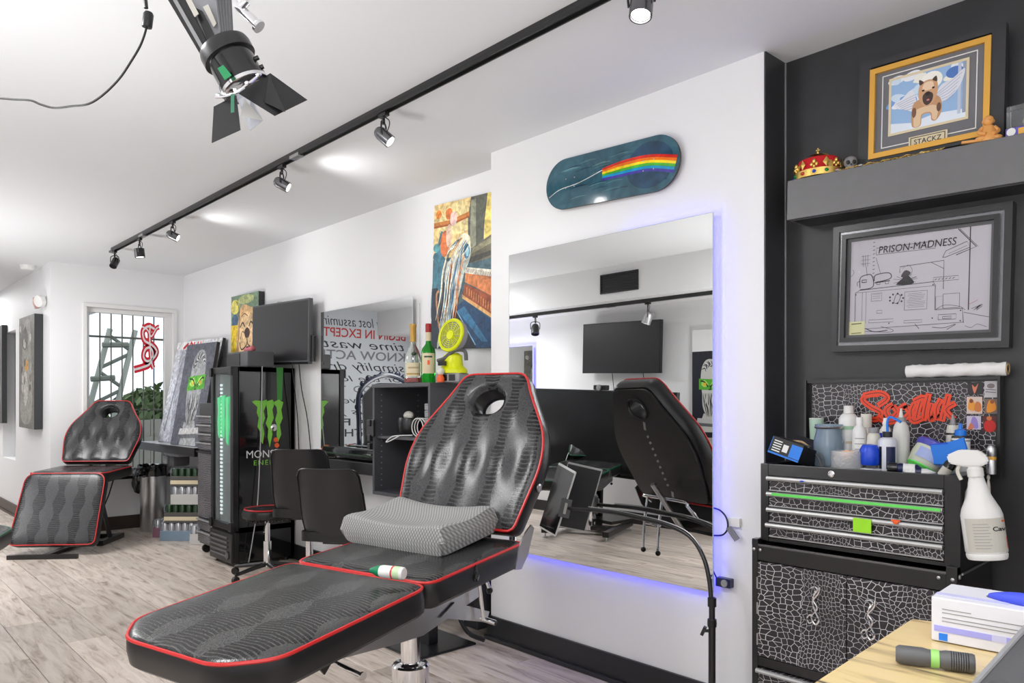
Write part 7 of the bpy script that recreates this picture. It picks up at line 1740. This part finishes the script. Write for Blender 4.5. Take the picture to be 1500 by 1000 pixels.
# ================================================================== NEAR TABLE WITH GLOVES AND PEN
ZQ = .92
ta, tb_ = P(1180, 1004, Z=ZQ), P(1333, 905, Z=ZQ); tc_ = P(1560, 932, Z=ZQ)
ex = (tc_-tb_).normalized(); ey = (ta-tb_).normalized()
t = thing('work_table', 'yellow resin-look table top with dark veins in the near right corner', 'table', (tb_+tc_)/2*.5+ta*.5*1.0)
t.location = (tb_.x+.2, tb_.y-.28, 0); t.matrix_basis = Matrix.Translation(t.location)
td = ta+ey*.12; te = td+(tc_-tb_)*1.7; tf = tb_+(tc_-tb_)*1.7
bm = B(); v1 = [bm.verts.new(q_) for q_ in (tb_, tf, te, td)]; v2 = [bm.verts.new(q_.co-Vector((0, 0, .028))) for q_ in v1]
bm.faces.new(v1); bm.faces.new(v2[::-1])
for k in range(4): bm.faces.new((v1[k], v1[(k+1) % 4], v2[(k+1) % 4], v2[k]))
bmesh.ops.bevel(bm, geom=bm.edges[:], offset=.004, segments=2, affect='EDGES'); obj('tabletop', bm, 'resin', t, world=True)
for q_ in (tb_+(te-tb_)*.08, td+(tf-td)*.10, tf+(td-tf)*.10, te+(tb_-te)*.10):
    bm = B(); cyl(bm, (q_.x, q_.y, 0), (q_.x, q_.y, ZQ-.028), .018, seg=14); obj('leg', bm, 'blackmetal', t, True, world=True)
# glove box
g0, g1 = P(1364, 938, Z=ZQ), P(1512, 967, Z=ZQ); gx = (g1-g0).normalized(); gyv = Vector((-gx.y, gx.x, 0))
if gyv.dot(VD) < 0: gyv = -gyv
ang = math.atan2(gx.y, gx.x)
t = thing('glove_box', 'white and violet box of blue gloves on the yellow table', 'glove box', g0+Vector((0, 0, .0015)), ang)
sy_ = 1 if (Matrix.Rotation(ang, 3, 'Z') @ Vector((0, 1, 0))).dot(gyv) > 0 else -1
GL, GD, GH = .23, .105, .062
def gbx(bm, x0, x1, y0, y1, z0, z1, bev=0): bx(bm, x0, x1, min(y0*sy_, y1*sy_), max(y0*sy_, y1*sy_), z0, z1, bev)
bm = B(); gbx(bm, 0, GL, 0, GD, 0, GH, .002); obj('carton', bm, mat('white_violet_card', (.72, .72, .78), .5), t)
M['violetband'] = mat('violet_print', (.36, .36, .80), .5); M['softviolet'] = mat('soft_violet_print', (.56, .57, .82), .5)
bm = B(); gbx(bm, .004, GL-.003, -.0006, 0, .014, .023); o = obj('violet_band', bm, 'softviolet', t)
bm = B(); gbx(bm, .004, .075, -.0009, -.0006, .0145, .0225); gbx(bm, .092, .118, -.0009, -.0006, .0145, .0225); obj('violet_print', bm, 'violetband', t)
bm = B()
for k, (zz, x1_) in enumerate(((.046, .05), (.041, .13), (.034, .17), (.029, .15))): gbx(bm, .014, x1_, -.0006, 0, zz, zz+.0012)
obj('grey_text_lines', bm, 'grey', t)
bm = B(); gbx(bm, .010, .021, -.0007, 0, .002, .012); obj('blue_logo_square', bm, 'blue2', t)
bm = B(); gbx(bm, .142, .160, -.0007, 0, .003, .009); gbx(bm, .164, .182, -.0007, 0, .003, .009); obj('black_tags', bm, 'darkgrey', t)
bm = B(); gbx(bm, .0, .09, .018, .034, GH, GH+.0005); obj('top_band', bm, 'softviolet', t)
bm = B(); pts = [(.145+.088*math.cos(a), (.055+.024*math.sin(a))*sy_) for a in [2*PI*i/28 for i in range(28)]]; prism(bm, pts, GH+.0002, GH+.001); obj('slot', bm, 'darkgrey', t)
bm = B(); tube(bm, [(.062, .052*sy_, GH+.002), (.10, .036*sy_, GH+.006), (.16, .034*sy_, GH+.004), (.23, .05*sy_, GH+.004)], lambda u: .004+.007*math.sin(PI*u), 10, smooth=5); ball(bm, (.20, .056*sy_, GH+.002), .012, (1.6, .8, .5), 12); obj('blue_glove', bm, 'lblue', t, True)
# pen
p0, p1 = P(1312, 957, Z=ZQ+.0125), P(1428, 972, Z=ZQ+.0125); d = (p1-p0); dl = d.length; dn = d.normalized()
t = thing('tattoo_pen', 'black cordless tattoo pen with a green marked ring on the yellow table', 'tattoo pen', (p0+p1)/2-Vector((0, 0, .0125)))
bm = B(); lathe(bm, [(0, .003), (.008, .002), (.0095, 0), (.0118, .004), (.0122, dl*.35), (.0108, dl*.42), (.0108, dl*.58), (.0122, dl*.64), (.0122, dl*.97), (.0112, dl), (0, dl)], p0, 30, axis=dn); obj('barrel', bm, 'darkgrey', t, True, world=True)
bm = B(); lathe(bm, [(.0112, dl*.45), (.0116, dl*.455), (.0116, dl*.555), (.0112, dl*.56)], p0, 30, axis=dn); obj('green_ring', bm, mat('pale_green_ring', (.30, .62, .16), .35), t, True, world=True)
bm = B()
for k in range(8): lathe(bm, [(.0121, dl*(.70+k*.03)), (.0126, dl*(.705+k*.03)), (.0121, dl*(.715+k*.03))], p0, 24, axis=dn)
obj('grip_ribs', bm, 'black', t, True, world=True)
# dark panel in the corner: sloped lid of an open case
t = thing('dark_case_lid', 'blurred dark grey lid of a case filling the bottom right corner', 'case', P(1500, 985, Z=ZQ+.002))
c_ = [P(*q_) if False else P(q_[0], q_[1], Z=q_[2]) for q_ in ((1424, 1006, .928), (1506, 915, .975), (1700, 915, .975), (1700, 1100, .928))]
bm = B(); v1 = [bm.verts.new(q_) for q_ in c_]; v2 = [bm.verts.new(q_-Vector((0, 0, .006))) for q_ in c_]; bm.faces.new(v1); bm.faces.new(v2[::-1])
for k in range(4): bm.faces.new((v1[k], v1[(k+1) % 4], v2[(k+1) % 4], v2[k]))
obj('lid_panel', bm, 'darkgrey', t, world=True)
bm = B(); tube(bm, [c_[0], c_[1]], .0035, 8); obj('lid_edge', bm, 'grey', t, True, world=True)

# ================================================================== WHAT THE MIRRORS SHOW: FRONT SIDE OF THE ROOM
YMR = YB-.04
def Q(px, py, Y):
    """room point on the plane y = Y seen in the big mirror at a picture position"""
    v = P(px, py, Y=2*YMR-Y); return Vector((v.x, Y, v.z))
def backthing(name, lab, cat, x0, x1, z0, z1, Y, roll=0, group=None):
    return thing(name, lab, cat, ((x0+x1)/2, Y, z0), (0, roll, PI), group)
Yt = -.93
a, b, c1q, d1q = Q(853, 474, Yt), Q(966.6, 468.5, Yt), Q(857, 546.7, Yt), Q(967, 546, Yt)
wd = abs(b.x-a.x); ht = ((a.z-c1q.z)+(b.z-d1q.z))/2
t = thing('wall_television', 'flat black television high on the front wall, seen in the big mirror', 'television', ((a.x+b.x)/2, Yt, (c1q.z+d1q.z)/2), (0, math.radians(-1.5), PI))
bm = B(); bx(bm, -wd/2, wd/2, 0, .04, 0, ht, bev=.004); obj('body', bm, 'black', t)
bm = B(); bx(bm, -wd/2+.012, wd/2-.012, -.002, .0, .015, ht-.012); obj('screen', bm, 'screen', t)
bm = B(); bx(bm, -.15, .15, .04, .118, ht/2-.12, ht/2+.12); obj('wall_bracket', bm, 'blackmetal', t)
for k, xx in enumerate((-.27, .14)): bm = B(); tube(bm, [(xx, .05, .02), (xx, .10, -.3), (xx, .11, -.9)], .004, 6, smooth=3); obj('cable', bm, 'cord', t, True)
# dark vent in the bulkhead
Yv = -.47
a, b, c1q, d1q = Q(880, 403.5, Yv), Q(935.5, 394, Yv), Q(880, 431.5, Yv), Q(935.5, 423.5, Yv)
wd = abs(b.x-a.x); ht = ((a.z-c1q.z)+(b.z-d1q.z))/2
t = thing('air_vent', 'dark rectangular air vent in the bulkhead, seen in the big mirror', 'vent', ((a.x+b.x)/2, Yv, (c1q.z+d1q.z)/2), (0, 0, PI))
bm = B(); frame_ring(bm, wd, ht, wd-.03, ht-.03, -.012, .0, ht/2); obj('vent_frame', bm, 'black', t); bm = B(); bx(bm, -wd/2+.01, wd/2-.01, -.002, 0, .01, ht-.01); obj('backing', bm, 'black', t)
sl = None
for k in range(6):
    if sl is None: bm = B(); box(bm, (0, 0, 0), (wd-.03, .012, .003), Euler((.6, 0, 0))); sl = obj('slat', bm, 'inner', t); o = sl
    else: o = sl.copy(); C.objects.link(o)
    o.location = (0, -.006, .03+k*(ht-.06)/5)
# second track with two heads
v = P(747, 466, Z=2.235); Y2 = max(YO+.03, 2*YMR-v.y)
t = thing('front_track', 'black light track under the front bulkhead, seen in the big mirror', 'light track', (-4, Y2, 2.2595))
bm = B(); bx(bm, -7.6, -2.0, Y2-.018, Y2+.018, 2.225, 2.2595, bev=.002); obj('track_rail', bm, 'blackmetal', t, world=True)
bm = B(); bx(bm, -5.0, -4.9, Y2-.020, Y2+.020, 2.222, 2.24); obj('track_joint', bm, 'blackmetal', t, world=True)
for px, lab, al, mm in ((784, 'black front track spot on the left in the mirror, switched off', (.3, .3, -.9), 'blackmetal'), (949, 'silver front track spot above the television in the mirror', (-.3, .2, -.95), 'steel')):
    xx = P(px, 590, Y=2*YMR-Y2).x
    track_head(lab, xx, Y2, 2.2245, al, mm, L_=.12, r=.045, drop=.13, group='heads on the front track', glow=(mm == 'steel'))
# large dark screen on a floor stand
Ys = -.40
a, b, c1q, d1q = Q(772, 575.5, Ys), Q(979, 566, Ys), Q(776, 699, Ys), Q(988, 690, Ys)
wd = ((a-b).length+(c1q-d1q).length)/2; ht = ((a.z-c1q.z)+(b.z-d1q.z))/2
t = thing('floor_screen', 'large black screen on a low stand, reflected behind the tattoo chair', 'screen', ((c1q.x+d1q.x)/2, Ys, (c1q.z+d1q.z)/2), (0, math.radians(-2.0), PI))
bm = B(); bx(bm, -wd/2, wd/2, 0, .05, 0, ht, bev=.005); obj('body', bm, 'black', t)
bm = B(); bx(bm, -wd/2+.015, wd/2-.015, -.002, .0, .02, ht-.015); obj('screen_face', bm, mat('dusty_screen', (.014, .014, .015), .22), t)
bm = B(); bx(bm, -.03, .03, .05, .09, -.55, .2); bx(bm, -.3, .3, -.10, .25, -c1q.z+.02, -c1q.z+.05); bx(bm, -.03, .03, .05, .09, -c1q.z+.04, .1); obj('stand', bm, 'blackmetal', t)
bm = B(); bx(bm, -.10, .06, -.0, .06, ht+.001, ht+.05, bev=.01); obj('top_camera', bm, 'black', t); bm = B(); lathe(bm, [(0, 0), (.03, 0), (.03, .01), (0, .012)], (-.02, -.002, ht+.025), 18, axis=(0, -1, 0)); obj('camera_lens', bm, 'steel', t, True)
# mirror with light edge on the front wall
Ym = -1.0
a, b = Q(700, 590, Ym), Q(780, 590, Ym); z1 = Q(765, 507, Ym).z
t = thing('front_mirror', 'blue-edged wall mirror on the front wall, at the left in the big mirror', 'mirror', ((a.x+b.x)/2, Ym, .9), (0, 0, PI)); wm = abs(b.x-a.x)
bm = B(); bx(bm, -wm/2, wm/2, 0, .005, 0, z1-.9); obj('mirror_glass', bm, 'mirror', t); bm = B(); bx(bm, -wm/2+.05, wm/2-.05, .006, .048, .05, z1-.95); obj('backing_board', bm, 'white', t)
for q_ in ((-wm/2+.01, -wm/2+.02, .05, z1-.92), (-wm/2+.02, wm/2-.02, z1-.925, z1-.913)): bm = B(); bx(bm, q_[0], q_[1], .020, .034, q_[2], q_[3]); obj('light_strip', bm, 'led', t)
# bust picture reflected at the right edge of the big mirror
a, b = Q(1014, 590, -1.0), Q(1072, 590, -1.0); zt1, zb1 = Q(1014, 484, -1.0).z, Q(1014, 640, -1.0).z
wq = abs(b.x-a.x); hq = zt1-zb1; t = thing('bust_poster', 'tall poster of the green-eyed stone bust on the front wall, seen in the mirror', 'poster', ((a.x+b.x)/2, -1.0, zb1), (0, 0, PI))
bm = B(); bx(bm, -wq/2, wq/2, .0, .045, 0, hq, bev=.002); obj('stretcher', bm, 'white', t)
IT2 = [('p', (235, 235, 236), [(0, .80), (1, .80), (1, 1), (0, 1)])]+[('l', (50, 50, 54), .008, [(.1+k*.12, .77), (.14+k*.12, .79)]) for k in range(7)]
IT2 += [(it[0], it[1], [(x, .05+y*.72) for x, y in it[2]]) if it[0] in 'ps' else ((it[0], it[1], it[2], [(x, .05+y*.72) for x, y in it[3]], *it[4:]) if it[0] == 'l' else (it[0], it[1], it[2], .05+it[3]*.72, *it[4:])) for it in bust((30, 32, 44), (196, 196, 190))]
q = art('painted_face', wq*.998, hq*.998, IT2, 'print', t, (30, 32, 44), y0=-.001); q.location = (0, 0, hq/2)

# hand lettering on the partition, reflected in the smaller mirror
rows = [('nothing lost assuming you', .20, 'ink', .2), ('BEGIN IN EXCEPT FOR', .17, 'inkred', 0), ('time wasted', .24, 'ink', .3), ('KNOW ACTION', .20, 'inkgrey', 0), ('simplify dream', .22, 'ink', .3), ('for the love of', .18, 'ink', .3),
        ('BE GOOD  TO  ALL', .16, 'inkgrey', 0), ('art is never done', .18, 'ink', .3), ('what is yours', .19, 'ink', .3), ('WORK FOR IT', .19, 'ink', 0), ('BREAK THE RULE', .18, 'ink', 0), ('every mark', .20, 'inkgrey', .2), ('MAKE IT LAST', .19, 'ink', 0)]
M['ink'] = mat('black_brush_ink', (.03, .03, .035), .5); M['inkred'] = mat('red_brush_ink', (.55, .04, .04), .5); M['inkgrey'] = mat('grey_brush_ink', (.22, .22, .24), .5)
zz = 2.36
for s_, sz, mm, sh in rows:
    o = text('hand_lettering', s_, sz, mm, partition, (XP+.001, 0, zz), (PI/2, 0, PI/2), ext=.0008, shear=sh, bold=-.001 if sh else .002)
    wt = max(v.co.x for v in o.data.vertices); f = 1.78/wt; o.scale = (f, min(1.15, 1/f*1.1) if f > 1 else 1, 1); o.location.y = -.98
    zz -= .158
# carved black throne chair before the lettering
t = thing('carved_armchair', 'black carved high-back armchair before the lettered partition, seen in the smaller mirror', 'armchair', (-8.05, .44, 0), math.radians(-70))
bm = B(); bx(bm, -.30, .30, -.28, .25, .40, .50, bev=.03); obj('seat', bm, 'leather', t, True)
bm = B(); prism(bm, roundpoly([(-.27, .5), (.27, .5), (.30, 1.35), (.15, 1.5), (-.15, 1.5), (-.30, 1.35)], .06), .22, .29, 'Y'); obj('backrest', bm, 'leather', t, True)
bm = B(); rr = random.Random(2)
pts = [(-.33, .25, .5), (-.34, .25, 1.0), (-.34, .25, 1.35), (-.22, .25, 1.52), (0, .25, 1.60), (.22, .25, 1.52), (.34, .25, 1.35), (.34, .25, 1.0), (.33, .25, .5)]
sp = smoothpts(pts, 8); tube(bm, sp, .03, 8)
for p_ in sp[::3]: ball(bm, p_+Vector((rr.uniform(-.02, .02), -.01, rr.uniform(0, .04))), rr.uniform(.028, .045), (1, .7, 1.1), 8)
obj('carved_rim', bm, mat('navy_black_lacquer', (.012, .016, .03), .25), t, True)
for s_ in (-1, 1):
    bm = B(); tube(bm, [(s_*.33, .22, .72), (s_*.34, 0, .74), (s_*.33, -.26, .70), (s_*.32, -.30, .62), (s_*.31, -.26, .45)], .028, 8, smooth=5); obj('arm', bm, 'leather', t, True)
    for yy in (-.24, .2): bm = B(); tube(bm, [(s_*.27, yy, .42), (s_*.30, yy, .22), (s_*.27, yy*1.1, 0.0)], lambda u: .035-.015*u, 8, smooth=4); obj('leg', bm, 'leather', t, True)
